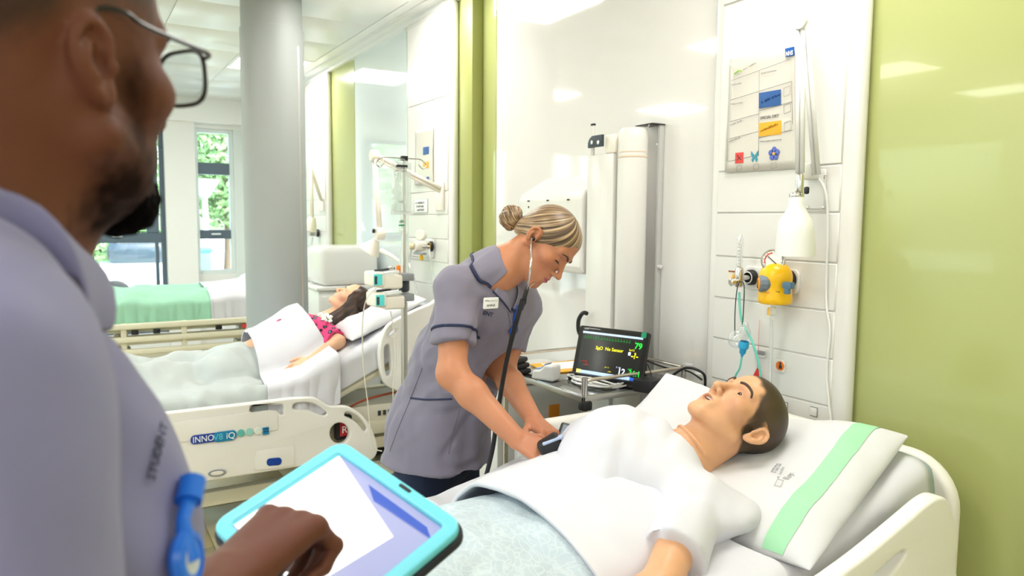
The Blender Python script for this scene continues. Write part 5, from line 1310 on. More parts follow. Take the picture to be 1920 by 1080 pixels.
# ================================================================== people: shared anatomy
def skin_mat(name, rough=.48, sss=.12):
    return mat(name, 'ffffff', rough, var=.06, vscale=45., bump=.12, bscale=500., sss=sss, sssr=.012, spec=.35, attr='Col')
def head(s, F, mouth='closed', eyes='lids', jaw=1., ear=True, nose=1., skull=(-.014, .033, .094, .083), flare=.42, earsc=1.):
    c = F.sc; R = F.R; p = F.p
    def E(x, y, z, rx, ry, rz, k, op='u', rot=None): s.ell(p(x, y, z), np.array([rx, ry, rz])*c, R if rot is None else R@rot, k*c, op)
    def C(a, b, ra, rb, k, op='u', sq=None): s.cap(p(*a), p(*b), ra*c, rb*c, k*c, op, sq)
    E(0, skull[0], skull[1], .075, skull[2], skull[3], .01)                       # cranium
    E(0, .034, .042, .060, .052, .052, .03)                        # forehead
    E(0, .036, -.034, .056, .054, .070, .03)                       # middle face
    E(0, .020, -.072, .046*jaw, .050, .032, .03)                   # under the jaw
    for g in (-1, 1):
        C((g*.052*jaw, .002, -.060), (g*.015, .068, -.102), .015, .012, .025)   # jaw bone
        E(g*.046, .056, -.024, .018, .022, .016, .025)             # cheek bone
        C((g*.012, .089, .019), (g*.044, .072, .021), .007, .008, .016)         # brow ridge
    E(0, .076, -.105, .021*jaw, .014, .014, .018)                  # chin
    E(0, .083, -.068, .024, .012, .020, .018)                      # mouth mound
    for g in (-1, 1):
        E(g*.031, .095, -.001, .017, .013, .011, .012, 's')        # eye socket
        E(g*.031, .0735, -.003, .0138, .0138, .0132, .004)         # lids over the eyeball
        if eyes == 'open':
            E(g*.031, .090, -.003, .0125, .0105, .0048, .0015, 's')
    C((0, .086, .010), (0, .1085, -.034), .0062*nose, .0088*nose, .010)         # nose
    E(0, .111, -.038, .0098*nose, .0095, .0088, .006)
    for g in (-1, 1):
        E(g*.0115*nose, .0985, -.0415, .0068*nose, .0098, .0070, .005)
        E(g*.0062*nose, .1025, -.0525, .0028, .0046, .0042, .0025, 's')
    # lips
    for g in (-1, 1):
        C((g*.0215, .0835, -.0675), (g*.004, .0955, -.0635), .0030, .0046, .004)
        C((g*.0195, .0835, -.0710), (0, .0940, -.0755), .0032, .0056, .004)
    E(0, .099, -.0865, .018, .008, .0045, .008, 's')               # crease under the lip
    if mouth == 'closed':
        E(0, .098, -.0690, .0225, .0135, .0011, .0022, 's')
    else:
        E(0, .100, -.0700, .0165, .0300, .0062, .004, 's')
    if ear:
        ce = c*earsc
        for g in (-1, 1):
            ez = norm(R@np.array([0, -.12, 1])); ey = norm(R@np.array([g*flare, -1, -.10])); ey = norm(ey-ez*(ey@ez)); ex = np.cross(ey, ez)
            if ex@(R@np.array([g, 0, 0])) < 0: ex = -ex
            o = p(g*.0715, .000, -.012)
            q = lambda b, u, w=0.: o+(ey*b+ez*u+ex*w)*ce             # b backwards, u up, w outwards
            Rm = np.stack([ex, ey, ez], 1)
            s.ell(q(.013, .002, .0), np.array([.0048, .0165, .0270])*ce, Rm, .006*ce)
            s.ell(q(.006, -.021, .000), np.array([.0050, .0095, .0110])*ce, Rm, .006*ce)          # lobe
            s.ell(q(.0095, -.001, .0080), np.array([.0085, .0085, .0120])*ce, Rm, .003*ce, 's')    # concha
            s.ell(q(.015, .018, .0062), np.array([.0032, .0080, .0068])*ce, Rm, .003*ce, 's')
            hl = [q(.001, .004, .004), q(.000, .016, .005), q(.008, .0285, .005), q(.019, .0275, .006), q(.0275, .016, .0068), q(.0275, .001, .0065), q(.021, -.013, .0055), q(.012, -.025, .004)]
            hl = spline(hl, 4)
            s.chain(hl, list(np.linspace(.0032, .0030, len(hl))*ce), .0035*ce)
            ah = spline([q(.0165, .015, .005), q(.0205, .006, .0065), q(.0195, -.004, .0068), q(.014, -.0115, .0062)], 4)
            s.chain(ah, .0024*ce, .004*ce)
            s.ell(q(-.0005, -.0035, .0055), np.array([.0030, .0045, .0055])*ce, Rm, .004*ce)      # tragus
def lips_mask(L):
    x, y, z = L.T; ax = np.abs(x)
    up = -.0610-.004*(ax/.02)**2+.0012*np.exp(-(ax/.004)**2)*-1; lo = -.0805+.0115*(ax/.0205)**2
    return sstep(.0005, -.0012, z-up)*sstep(-.001, .0005, z-lo)*(ax < .0225)*(y > .075)
def eye_ball(F, g, gaze, parent, iris='3a2416', r=.0119):
    c = F.p(g*.031, .0735, -.003); n = 28
    th, ph = np.meshgrid(np.linspace(0, 2*math.pi, n, endpoint=False), np.linspace(0, math.pi, n), indexing='ij')
    gz = norm(gaze); a = norm(np.cross(gz, [0.2, .9, .3])); b = np.cross(gz, a)
    pt = c+r*F.sc*(np.sin(ph)[..., None]*(np.cos(th)[..., None]*a+np.sin(th)[..., None]*b)+np.cos(ph)[..., None]*gz)
    o = grid_mesh('eye', pt, mat('eye_glossy', 'ffffff', .08, attr='Col', var=.0), parent, close_u=True)
    ang = np.degrees(ph).reshape(-1)
    col = np.where((ang < 13)[:, None], lin('0a0808'), np.where((ang < 35)[:, None], lin(iris), lin('f2eeea')))
    set_attr(o.data, 'Col', col); return o
def on_surface(bvh, pts, lift):
    out = []
    for q in pts:
        h = bvh.find_nearest(Vector(q)); out.append(np.array(h[0])+np.array(h[1])*lift)
    return out
def hand(s, wrist, along, back, thumb_sign, curls, sc=1., thumb=None, k=.006, spread=(6, 1, -4, -9)):
    """along: wrist to knuckles, back: out of the back of the hand; thumb_sign picks the side"""
    y = norm(along); z = np.array(back, float); z = norm(z-y*(z@y)); x = np.cross(y, z)*thumb_sign
    w = np.array(wrist, float)
    q = lambda a, b, c_: w+(x*a+y*b+z*c_)*sc
    for a in (.026, .009, -.009, -.025):
        s.cap(q(a*.55, .004, 0), q(a*1.12, .088-.05*abs(a), .0015), .0155*sc, .0115*sc, .012*sc)
    s.cap(q(.022, .02, -.008), q(.030, .06, -.007), .015*sc, .010*sc, .012*sc)
    tips = []
    for i, (a, ln, r) in enumerate(((.0305, (.043, .026, .021), .0090), (.0102, (.047, .030, .022), .0093), (-.0105, (.043, .028, .021), .0088), (-.0300, (.034, .021, .019), .0076))):
        sp = math.radians(spread[i]); d0 = norm(y*math.cos(sp)+x*math.sin(sp))
        pt = q(a, .090-.06*abs(a), .001); ang = 0; pts = [pt]
        for L_, cv in zip(ln, curls[i]):
            ang += math.radians(cv); pt = pt+(d0*math.cos(ang)-z*math.sin(ang))*L_*sc; pts.append(pt)
        rs = [r*1.08*sc, r*sc, r*.92*sc, r*.78*sc]
        for j in range(3): s.cap(pts[j], pts[j+1], rs[j], rs[j+1], .003*sc if j else .007*sc)
        s.ell(pts[1]+z*.001, np.ones(3)*r*1.08*sc, None, .003*sc)
        tips.append(pts)
    th = thumb or ((.8, .55, -.25), (.55, .8, -.3), (.35, .9, -.35))
    pt = q(.024, .018, -.006); pts = [pt]
    for L_, dv in zip((.044, .034, .028), th):
        dv = norm(dv); pt = pt+(x*dv[0]+y*dv[1]+z*dv[2])*L_*sc; pts.append(pt)
    for j, (ra, rb) in enumerate(((.0150, .0108), (.0105, .0098), (.0096, .0075))): s.cap(pts[j], pts[j+1], ra*sc, rb*sc, .008*sc if j == 0 else .003*sc)
    return tips, pts
def finish(name, me, m, parent, col):
    set_attr(me, 'Col', col); return link(name, me, m, parent, smooth=True)
def mixc(a, b, w): return a*(1-w[:, None])+np.array(b)*w[:, None]
def fine_box(c, r): c = np.array(c); return c-r, c+r
def ring_on(bvh, c, axis, n=40, r=.25, lift=0., start=0., a0=0., a1=2*math.pi):
    """points where rays leaving an axis pierce a garment"""
    axis = norm(axis); u = norm(np.cross(axis, (0.31, .2, .93))); v = np.cross(axis, u); out = []
    for t in np.linspace(a0, a1, n, endpoint=(a1-a0) < 6.2):
        d = u*math.cos(t)+v*math.sin(t); h = bvh.ray_cast(Vector(np.array(c)+d*r), Vector(-d), r)
        if h[0] is not None: out.append(np.array(h[0])+d*lift)
    return out
# ================================================================== the nurse bending over the near bed
NSC = .985; ND = 1.07; NR = 1.06
nH = Frame((1.195, 1.825, 1.438), (.327, -.634, -.701), (.601, -.433, .672), NSC)
def Pn(x, y, d): return P(x, y, d*ND)
NSK = lin('bd8060')
nb = Pn(930, 512, 2.04)                                   # neck base
shR, shL = Pn(854, 543, 2.0), Pn(980, 580, 2.23)
elR, wrR = Pn(848, 700, 1.93), Pn(968, 822, 1.84)
elL, wrL = Pn(940, 690, 2.20), Pn(1000, 786, 2.02)
chest, waist, hip, hem = Pn(908, 570, 2.15), Pn(856, 690, 2.25), Pn(822, 800, 2.32), Pn(820, 880, 2.34)
nf = norm(CR*.82-CF*.5)                                  # way the chest faces, level
nrt = norm(np.cross(nf, (0, 0, 1)))                      # her right
nurse = empty('person', (hip[0], hip[1], 0), 0, 'person in grey tunic with navy piping bending over the near bed, wearing a stethoscope', 'person')
B = SDF()
head(B, nH, jaw=.9, nose=.92, skull=(-.005, .031, .085, .080))
B.cap(nH.p(0, -.020, -.055), nb, .050, .056, .02)
B.cap(nH.p(0, .012, -.075), nb+nf*.02, .034, .040, .02)
for g in (-1, 1): B.cap(nH.p(g*.055, -.025, -.05), nb+nf*.045+nrt*g*.02, .012, .012, .02)
B.cap(shR*.9+nb*.1, shL*.9+nb*.1, .060, .060, .03)
B.cap(nb, chest, .07, .115, .04, sq=(nf, .85)); B.cap(chest, waist, .115, .10, .04, sq=(nf, .85)); B.cap(waist, hip, .10, .13, .04, sq=(nf, .9))
B.chain([shR, elR], [.050, .040], .03); B.chain([shL, elL], [.050, .040], .03)
B.ell(elR, (.040, .040, .040), None, .02); B.ell(elL, (.038,)*3, None, .02)
mR = elR*.68+wrR*.32; mL = elL*.68+wrL*.32
B.cap(elR, mR, .041, .041, .02); B.cap(mR, wrR, .041, .027, .02)
B.cap(elL, mL, .040, .040, .02); B.cap(mL, wrL, .040, .026, .02)
# near fist closed on the cuff bulb, far hand holding the cuff
dR = norm(Pn(1022, 852, 1.80)-wrR); bkR = norm(CU*.75-CF*.6-CR*.1)
hand(B, wrR, dR, bkR, -1, [(62, 80, 45), (66, 82, 45), (70, 82, 45), (74, 80, 45)], .93, thumb=((.7, .6, -.4), (.25, .8, -.55), (-.2, .8, -.55)))
dL = norm(Pn(1045, 826, 1.93)-wrL); bkL = norm(CU*.8+CR*.4-CF*.3)
hand(B, wrL, dL, bkL, 1, [(35, 55, 35), (40, 55, 35), (44, 55, 35), (46, 55, 35)], .92, thumb=((.7, .65, -.3), (.3, .85, -.45), (.1, .9, -.45)))
legs = []
feet = [np.array([hip[0]-.13, hip[1]+.06, 0]), np.array([hip[0]+.10, hip[1]+.10, 0])]
hj = [hip-nrt*-.085+np.array([0, 0, -.04]), hip+nrt*-.085+np.array([0, 0, -.04])]
hj = sorted(hj, key=lambda q: q[0]); feet = sorted(feet, key=lambda q: q[0])
for h_, f_ in zip(hj, feet):
    kn = h_*.5+f_*.5+nf*.02+np.array([0, 0, .04]); an = f_+np.array([0, 0, .09])
    B.cap(h_, kn, .07, .05, .03); B.cap(kn, an, .05, .035, .02); legs.append((h_, kn, an))
hc = nH.o
me, v = B.mesh('body', .0085, [(*fine_box(nH.p(0, .01, -.005), .135), .0027), (*fine_box((wrR+Pn(1022, 852, 1.80))/2, .075), .0032), (*fine_box((wrL+Pn(1045, 826, 1.93))/2, .075), .0034)])
L = nH.inv(v); col = np.tile(np.array(NSK), (len(v), 1)).astype(float)
hd = np.linalg.norm(L, axis=1) < .17
col = mixc(col, lin('b46c56'), .45*np.exp(-(((np.abs(L[:, 0])-.045)/.025)**2+((L[:, 2]+.035)/.03)**2))*(L[:, 1] > .02))
col = mixc(col, lin('b4606a'), .85*lips_mask(L)*hd)
col = mixc(col, lin('a8705c'), .6*np.exp(-(((np.abs(L[:, 0])-.031)/.013)**2+((L[:, 2]-.006)/.007)**2))*(L[:, 1] > .06)*hd)
d_hand = np.minimum(np.linalg.norm(v-Pn(1012, 845, 1.82), axis=1), np.linalg.norm(v-Pn(1035, 815, 1.95), axis=1))
col = mixc(col, lin('ad6a50'), .5*np.clip(1-d_hand/.16, 0, 1))
SKN = skin_mat('nurse_skin', .42)
nbody = finish('body', me, SKN, nurse, col)
nbv = bvh_of(me)
BROW = mat('brow_brown', '4a3426', .7)
for g in (-1, 1):
    pts = spline([nH.p(g*.012, .095, .0145), nH.p(g*.028, .094, .0215), nH.p(g*.046, .080, .0175)], 6)
    MB().tube(on_surface(nbv, pts, .0002), np.interp(np.linspace(0, 1, len(pts)), [0, .3, 1], [.0032, .0036, .0012])*NSC, 6).build('eyebrow', BROW, nurse)
    arc = [nH.p(g*(.031+.0149*math.cos(math.radians(-24))*math.sin(math.radians(a))), .0735+.0149*math.cos(math.radians(-24))*math.cos(math.radians(a)), -.003+.0149*math.sin(math.radians(-24-.0*a))) for a in np.linspace(-58, 66, 14)]
    lsh = MB().tube(arc, np.interp(np.linspace(0, 1, 14), [0, .5, 1], [.0007, .0019, .0014]), 6)
    for a in np.linspace(-40, 66, 14):
        b0 = nH.p(g*(.031+.0149*.91*math.sin(math.radians(a))), .0735+.0149*.91*math.cos(math.radians(a)), -.0092); dd = nH.d(g*math.sin(math.radians(a))*.8, math.cos(math.radians(a)), -.35)
        lsh.tube([b0, b0+dd*.004, b0+dd*.0065+nH.d(0, 0, .0012)], [.0005, .0004, .0001], 4)
    lsh.build('eyelashes', mat('lash_black', '1c1412', .6), nurse)

# ---------------- hair drawn back into a bun
bun_o = nH.p(.008, -.122, -.030)
H = SDF()
c_ = NSC
H.ell(nH.p(0, -.005, .032), np.array([.0790, .0900, .0835])*c_, nH.R, .005)
H.ell(nH.p(0, .034, .043), np.array([.0640, .0540, .0545])*c_, nH.R, .02*c_)
H.ell(nH.p(0, -.070, -.018), np.array([.048, .030, .040])*c_, nH.R, .03*c_)
# clear the face and the nape: hairline
H.ell(nH.p(0, .135, -.028), np.array([.115, .088, .102])*c_, nH.R, .006*c_, 's')
H.ell(nH.p(0, .060, -.075), np.array([.130, .090, .075])*c_, nH.R, .006*c_, 's')
H.ell(nH.p(0, -.03, -.105), np.array([.130, .090, .065])*c_, nH.R, .006*c_, 's')
for g in (-1, 1): H.ell(nH.p(g*.085, -.006, -.006), np.array([.022, .020, .030])*c_, nH.R, .004*c_, 's')
me, v = H.mesh('hair', .0032, smooth=2)
HAX = norm((0, .62, .78))
def strand(L):
    """azimuth about the line from the bun to the front hairline, and distance from the bun"""
    q = L-np.array([.0, -.112, -.026]); t = np.cross(HAX, (1, 0, 0))
    return np.arctan2(q@t, q[:, 0]), np.linalg.norm(q, axis=1)
def strand_mat(name, dark, mid, light, rough=.38):
    m = mat(name, mid, rough, spec=.45); N = m.node_tree.nodes; L_ = m.node_tree.links; b = N['Principled BSDF']
    at = N.new('ShaderNodeAttribute'); at.attribute_name = 'Str'
    nz = N.new('ShaderNodeTexNoise'); nz.inputs['Scale'].default_value = 1.; nz.inputs['Detail'].default_value = 5; nz.inputs['Roughness'].default_value = .62
    L_.new(at.outputs['Vector'], nz.inputs['Vector'])
    cr = N.new('ShaderNodeValToRGB'); e = cr.color_ramp.elements
    e[0].position = .36; e[0].color = (*lin(dark), 1); e[1].position = .68; e[1].color = (*lin(light), 1)
    x = e.new(.52); x.color = (*lin(mid), 1)
    L_.new(nz.outputs['Fac'], cr.inputs[0]); L_.new(cr.outputs[0], b.inputs['Base Color'])
    bp = N.new('ShaderNodeBump'); bp.inputs['Strength'].default_value = .35; bp.inputs['Distance'].default_value = .002
    L_.new(nz.outputs['Fac'], bp.inputs['Height']); L_.new(bp.outputs[0], b.inputs['Normal'])
    return m
L = nH.inv(v); sa, se_ = strand(L)
HAIRM = strand_mat('blonde_streaked_hair', '3d2f27', '8d7256', 'dcc29a')
set_attr(me, 'Str', np.stack([np.cos(sa)*16, np.sin(sa)*16, se_*7], 1)); hair = link('hair', me, HAIRM, nurse, smooth=True)
Rb = Frame(bun_o, nH.d(0, -1, -.35), nH.d(0, -.35, 1)); Bn = SDF()
for i in range(8):
    t = i/8*2*math.pi; r1 = .021+.004*math.sin(3*t)
    pts = [bun_o+Rb.R@np.array([math.cos(t+u*1.1)*r1*(.75+.35*math.sin(2.2*u)), -.016+.030*u+.004*math.sin(5*u+i), math.sin(t+u*1.1)*r1*(.75+.35*math.sin(2.2*u))]) for u in np.linspace(0, 1.4, 7)]
    Bn.chain(pts, [.009, .0125, .014, .0145, .013, .0115, .007], .004)
me, v = Bn.mesh('bun', .0026)
Lb = Rb.inv(v); ph = np.arctan2(Lb[:, 0], Lb[:, 2])-Lb[:, 1]*22
set_attr(me, 'Str', np.stack([np.cos(ph)*8, np.sin(ph)*8, Lb[:, 1]*30], 1))
bun = link('bun', me, HAIRM, hair, smooth=True)
MB().tube([bun_o+Rb.R@np.array([math.cos(t)*.024, -.014+.002*math.sin(5*t), math.sin(t)*.025]) for t in np.linspace(0, 2*math.pi, 30, endpoint=False)], .0042, 8, close=True).build('hair_tie', mat('hair_tie_brown', '4b3a30', .6), hair)

# ---------------- tunic
TUN = mat('grey_tunic_cloth', '7c7688', .72, var=.03, vscale=30, bump=.10, bscale=420, sheen=.15)
NAVY = mat('navy_piping', '1b2448', .6)
NAVYT = mat('navy_trouser_cloth', '1a2542', .75, var=.06, bump=.12, bscale=300)
T = SDF()
T.cap(shR*.90+nb*.10, shL*.90+nb*.10, .066, .066, .03)
T.cap(nb*.55+chest*.45, chest, .112, .146, .04, sq=(nf, .88)); T.cap(chest, waist, .148, .146, .05, sq=(nf, .92))
T.ell(chest+nf*.055+nrt*.07+np.array([0, 0, -.02]), (.066,)*3, None, .05); T.ell(chest+nf*.055-nrt*.07+np.array([0, 0, -.02]), (.066,)*3, None, .05)
T.cap(waist, hip, .146, .176, .05, sq=(nf, .94)); T.cap(hip, hem+(hem-hip)*.4, .176, .212, .03, sq=(nf, .96))
seR = elR*.68+shR*.32; seL = elL*.68+shL*.32
T.cap(shR, seR, .061, .064, .03); T.cap(shL, seL, .060, .060, .03)
ax_t = norm(hem-hip)
T.half(hem+np.array([0, 0, .040]), norm(ax_t*.5+np.array([0, 0, -1.])), .004)
for se, el, sh in ((seR, elR, shR), (seL, elL, shL)):
    d = norm(el-sh); q = se-d*.004
    T.cutif(q, d, q-.085-.0*d+np.minimum(d*.1, 0), q+.085+np.maximum(d*.1, 0), .004) if False else T.fn(lambda p, q=q, d=d: np.maximum(-((p-q)@d), np.linalg.norm(p-q-d*.05, axis=-1)-.10), q-.17, q+.17, .004, 's')
# open neck
vn_ = nb+nf*.095+np.array([0, 0, -.055])
T.cap(nb+np.array([0, 0, .10])+nf*.01, nb+nf*.025+np.array([0, 0, .012]), .056, .052, .006, 's')
T.cap(nb+nf*.05+np.array([0, 0, .05]), vn_, .050, .012, .006, 's')
me, v = T.mesh('tunic', .0062, smooth=2)
nn = normals(me)
def tunic_folds(v):
    rel = v-waist; h = rel[:, 2]; ang = np.arctan2(rel@nrt, rel@nf)
    low = sstep(.02, -.22, h)
    w = .006*low*(np.sin(ang*5+1.2)*.6+vn1(np.stack([ang*2.6, h*2.5, 0*h], -1)))
    band = np.exp(-(h/.10)**2)
    w += .0055*band*vn1(np.stack([ang*2.0+h*6, h*26+ang*3, 0*h+4], -1))
    up = sstep(.02, .15, h)
    dR_ = v-shR; w += .0050*up*vn2(np.stack([(v@nrt)*16+(v[:, 2])*9, (v@nf)*10, v[:, 2]*14], -1))
    rd = -.006*sstep(.30, .20, h)*sstep(.22, .0, np.abs(vn2(np.stack([(rel@nrt)*7+h*5, (rel@nf)*6-h*3, h*5+3], -1))))
    return w*1.6+rd+.0020*vn1(v*38)
set_coords(me, v+nn*tunic_folds(v)[:, None])
tunic = link('tunic', me, TUN, nurse, smooth=True); tbv = bvh_of(me)
# collar
cax = norm(nH.p(0, -.02, -.05)-nb); cu_ = norm(nf-cax*(nf@cax)); cv_ = np.cross(cax, cu_)
inn, out, fall = [], [], []
for t in np.linspace(-148, 148, 60):
    a = math.radians(t+180); fr = max(0., math.cos(a))
    d = cu_*math.cos(a)+cv_*math.sin(a)
    top = nb+cax*(.052-.035*fr)+d*.0625+nf*.012*fr
    bot = nb+d*(.092+.022*fr)-cax*.025+nf*.008*fr-np.array([0, 0, .012])*fr
    h_ = tbv.find_nearest(Vector(bot)); bot = np.array(h_[0])+np.array(h_[1])*.005
    md = top*.45+bot*.55+(d*.55+cax*.8)*.012
    inn.append(top-d*.004-cax*.012); fall.append((top, md)); out.append(bot)
G = np.stack([np.array(inn), np.array([f[0] for f in fall]), np.array([f[0]*.7+f[1]*.3+norm(f[1]-nb)*.003 for f in fall]), np.array([f[1] for f in fall]), np.array(out)], 1)
collar = grid_mesh('collar', G, TUN, tunic); solidify(collar, .004, 0); subsurf(collar, 1)
MB().tube(out, .0045, 8).build('collar_piping', NAVY, collar)
def on_tunic(pts, lift=.001):
    hits = [(tbv.ray_cast(Vector(CC), Vector(norm(ray(*q)))), q) for q in pts]
    return [cast(tbv, *q)[0]+cast(tbv, *q)[1]*lift for h, q in hits if h[0] is not None]
def px_line(pts, n=6): return [tuple(q) for q in spline(pts, n)]
for nm, pts, r, m_ in (('pocket_piping', [(770, 746), (800, 749), (848, 748)], .0032, NAVY), ('seam', [(792, 690), (768, 752), (748, 800), (731, 846)], .0011, mat('seam_dark_grey', '5d5a68', .8)),  # seams are thin dark grey lines laid on the cloth
                   ('seam', [(862, 768), (850, 810), (841, 852)], .0009, MATS['seam_dark_grey'] if 'seam_dark_grey' in MATS else None), ('placket_edge', [(952, 584), (957, 620), (950, 660)], .0011, MATS.get('seam_dark_grey')), ('shoulder_seam', [(897, 468), (885, 478), (868, 490)], .0010, MATS.get('seam_dark_grey'))):
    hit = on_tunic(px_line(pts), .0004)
    if len(hit) > 2: MB().tube(hit, r, 6).build(nm, m_ or MATS['seam_dark_grey'], tunic)
for se, el, sh in ((seR, elR, shR), (seL, elL, shL)):
    d = norm(el-sh); q = se-d*.043
    rg = ring_on(tbv, q, d, 48, .1, .0012)
    if len(rg) > 40: MB().tube(rg, .0042, 8, close=True).build('sleeve_piping', NAVY, tunic)
le = on_tunic(px_line([(923, 546), (940, 563), (957, 585)]), .0025)
if len(le) > 2: MB().tube(le, .0022, 6).build('lapel_edge', NAVY, tunic)
# lapel of the open neck
lp_ = [cast(tbv, x, y) for x, y in ((934, 533), (926, 546), (956, 584), (953, 556))]
lq = [a+n_*.006 for a, n_ in lp_]
u = np.linspace(0, 1, 6)
G = np.array([[(lq[0]*(1-a)+lq[3]*a)*(1-b)+(lq[1]*(1-a)+lq[2]*a)*b+norm(np.cross(lq[2]-lq[0], lq[3]-lq[1]))*-.004*math.sin(math.pi*b)*0 for b in u] for a in u])
lap = grid_mesh('lapel', G, TUN, tunic); solidify(lap, .003, 0)
text_q, text_n = cast(tbv, 904, 589); tx_ = norm(cast(tbv, 916, 592)[0]-cast(tbv, 904, 589)[0])
text('embroidery', 'ENT', .017, text_q+text_n*.002, tx_, np.cross(text_n, tx_), mat('navy_thread', '232a48', .7), tunic, bold=.01)
tq2, tn2 = cast(tbv, 966, 588); tx2 = norm(cast(tbv, 978, 590)[0]-tq2)

# ---------------- trousers and shoes
Tr = SDF()
Tr.cap(hip+np.array([0, 0, .02]), hip+np.array([0, 0, -.08]), .125, .13, .03, sq=(nf, .92))
for h_, kn, an in legs:
    Tr.cap(h_+np.array([0, 0, -.05]), kn, .094, .072, .03); Tr.cap(kn, an+np.array([0, 0, -.04]), .072, .060, .02)
Tr.half(np.array([0, 0, .045]), (0, 0, -1))
me, v = Tr.mesh('trousers', .011, smooth=2)
set_coords(me, v+normals(me)*(.006*vn1(v*np.array([14, 14, 7.])))[:, None])
link('trousers', me, NAVYT, nurse, smooth=True)
for f_ in feet:
    Sh = SDF(); Sh.cap(f_+np.array([0, 0, .045])-nf*.04, f_+np.array([0, 0, .035])+nf*.14, .042, .034, .01, sq=((0, 0, 1), .8)); Sh.half((0, 0, .002), (0, 0, -1))
    me, v = Sh.mesh('shoe', .007); link('shoe', me, BLACKR, nurse, smooth=True)

# ---------------- things she wears and holds
bq = [cast(tbv, x, y) for x, y in ((905, 557), (931, 557), (931, 577), (905, 577))]
bn_ = norm(sum(n_ for _, n_ in bq)); bx = norm(bq[1][0]-bq[0][0]); bx = norm(bx-bn_*(bx@bn_)); by = np.cross(bn_, bx)
bo = sum(a for a, _ in bq)/4+bn_*.008
badge = plate('badge_plate', [rrect(-.024, -.0165, .024, .0165, .003)], .003, .0008, bo, bx, by, mat('badge_white', 'f4f4f4', .3))
bd = empty('name_badge', bo, 0, 'white plastic name badge pinned on the grey tunic', 'badge'); badge.parent = bd; badge.matrix_parent_inverse = bd.matrix_basis.inverted()
text('lettering', 'ANNA', .0095, bo+bn_*.0018-by*.0095, bx, by, INK, bd, align='CENTER')
text('lettering', '~halo University of', .0058, bo+bn_*.0018+by*.006-bx*.0, bx, by, INKG, bd, align='CENTER') if False else box('printed_rule', (0, 0, 0), (.001, .001, .001), INKG, bd) if False else None
MB().tube([bo+bn_*.0018+by*.007-bx*.020, bo+bn_*.0018+by*.0085-bx*.014, bo+bn_*.0018+by*.007-bx*.006], .0009, 5).build('printed_swoosh', INK, bd)
MB().tube([bo+bn_*.0018+by*.007-bx*.004, bo+bn_*.0018+by*.007+bx*.020], .0006, 5).build('printed_rule', INKG, bd)
# fob watch
fw = [cast(tbv, *q) for q in ((968, 573), (963, 596), (961, 618))]; fn = norm(sum(n_ for _, n_ in fw)); fx = norm(np.cross(fw[2][0]-fw[0][0], fn))
fy = norm(fw[0][0]-fw[2][0])
FB = mat('fob_blue_silicone', '1b4fb8', .4)
fob = empty('fob_watch', fw[2][0], 0, 'blue silicone fob watch beside the name badge on the grey tunic', 'watch')
MB().box((-.010, -.006, 0), (.010, .006, .005), .002, M=Matrix([[fx[i], fy[i], fn[i], (fw[0][0]+fn*.003)[i]] for i in range(3)]+[[0, 0, 0, 1]])).build('clip', FB, fob)
MB().tube([fw[0][0]+fn*.006, fw[1][0]+fn*.006, fw[2][0]+fn*.006], .0055, 8).build('strap', FB, fob)
MB().lathe(fw[2][0]+fn*.002, fn, [(0, 0), (.0155, 0), (.017, .003), (.016, .007), (.0125, .0085), (.0125, .0075), (0, .0075)], 24).build('case', FB, fob)
MB().lathe(fw[2][0]+fn*.0097, fn, [(.0122, 0), (.0118, .0006), (0, .0007)], 20).build('dial', mat('dial_dark', '3a4038', .3), fob)
pen = [cast(tbv, *q) for q in ((969, 560), (968, 572))]; tube('clip_pin', [q+n_*.006 for q, n_ in pen], .0022, STEEL, fob)
# stethoscope
stt = empty('stethoscope', Pn(905, 915, 2.06), 0, 'black stethoscope with steel ear tubes worn by the person in grey tunic', 'stethoscope')
eR, eL = nH.p(.079, -.002, -.017), nH.p(-.079, -.002, -.017)
jn = Pn(987, 545, 1.93)
jn2 = Pn(984, 556, 1.93)
for e_, g in ((eR, 1), (eL, -1)):
    side = nH.d(g, 0, 0)
    tip = MB().lathe(e_-side*.004, side, [(.0, -.002), (.0045, 0), (.0065, .004), (.006, .009), (.003, .012), (0, .0125)], 14); tip.build('ear_tip', BLACKR, stt)
    k1 = e_+side*.010
    if g > 0: path = [k1, k1+side*.008+Pn(999, 463, 1.9)*0+(-CU)*.010, Pn(996, 490, 1.86), Pn(991, 525, 1.88), jn]
    else: path = [k1, k1+side*.008-CU*.012, k1*.55+jn*.45+side*.030-CU*.03, k1*.2+jn*.8+side*.02, jn+CF*.01]
    MB().tube(spline(path, 6), .0033, 10).build('ear_tube', STEEL, stt)
MB().tube(spline([jn-norm(jn2-jn)*.012, jn, jn2, Pn(977, 580, 1.95)], 4), [.006]*3+[.0065]*10, 10).build('yoke', BLACKR, stt)
hose = spline([Pn(980, 562, 1.93), Pn(966, 612, 1.96), Pn(951, 672, 2.0), Pn(940, 730, 2.02), Pn(931, 790, 2.03), Pn(924, 840, 2.05), Pn(912, 890, 2.06), Pn(905, 912, 2.06)], 8)
MB().tube(hose, .0068, 12).build('hose', BLACKR, stt)
MB().lathe(Pn(905, 910, 2.06), norm(Pn(897, 925, 2.05)-Pn(905, 910, 2.06)), [(.004, 0), (.0045, .02), (.006, .022), (.018, .026), (.021, .030), (.021, .036), (.017, .039), (0, .04)], 20).build('chest_piece', STEEL, stt)
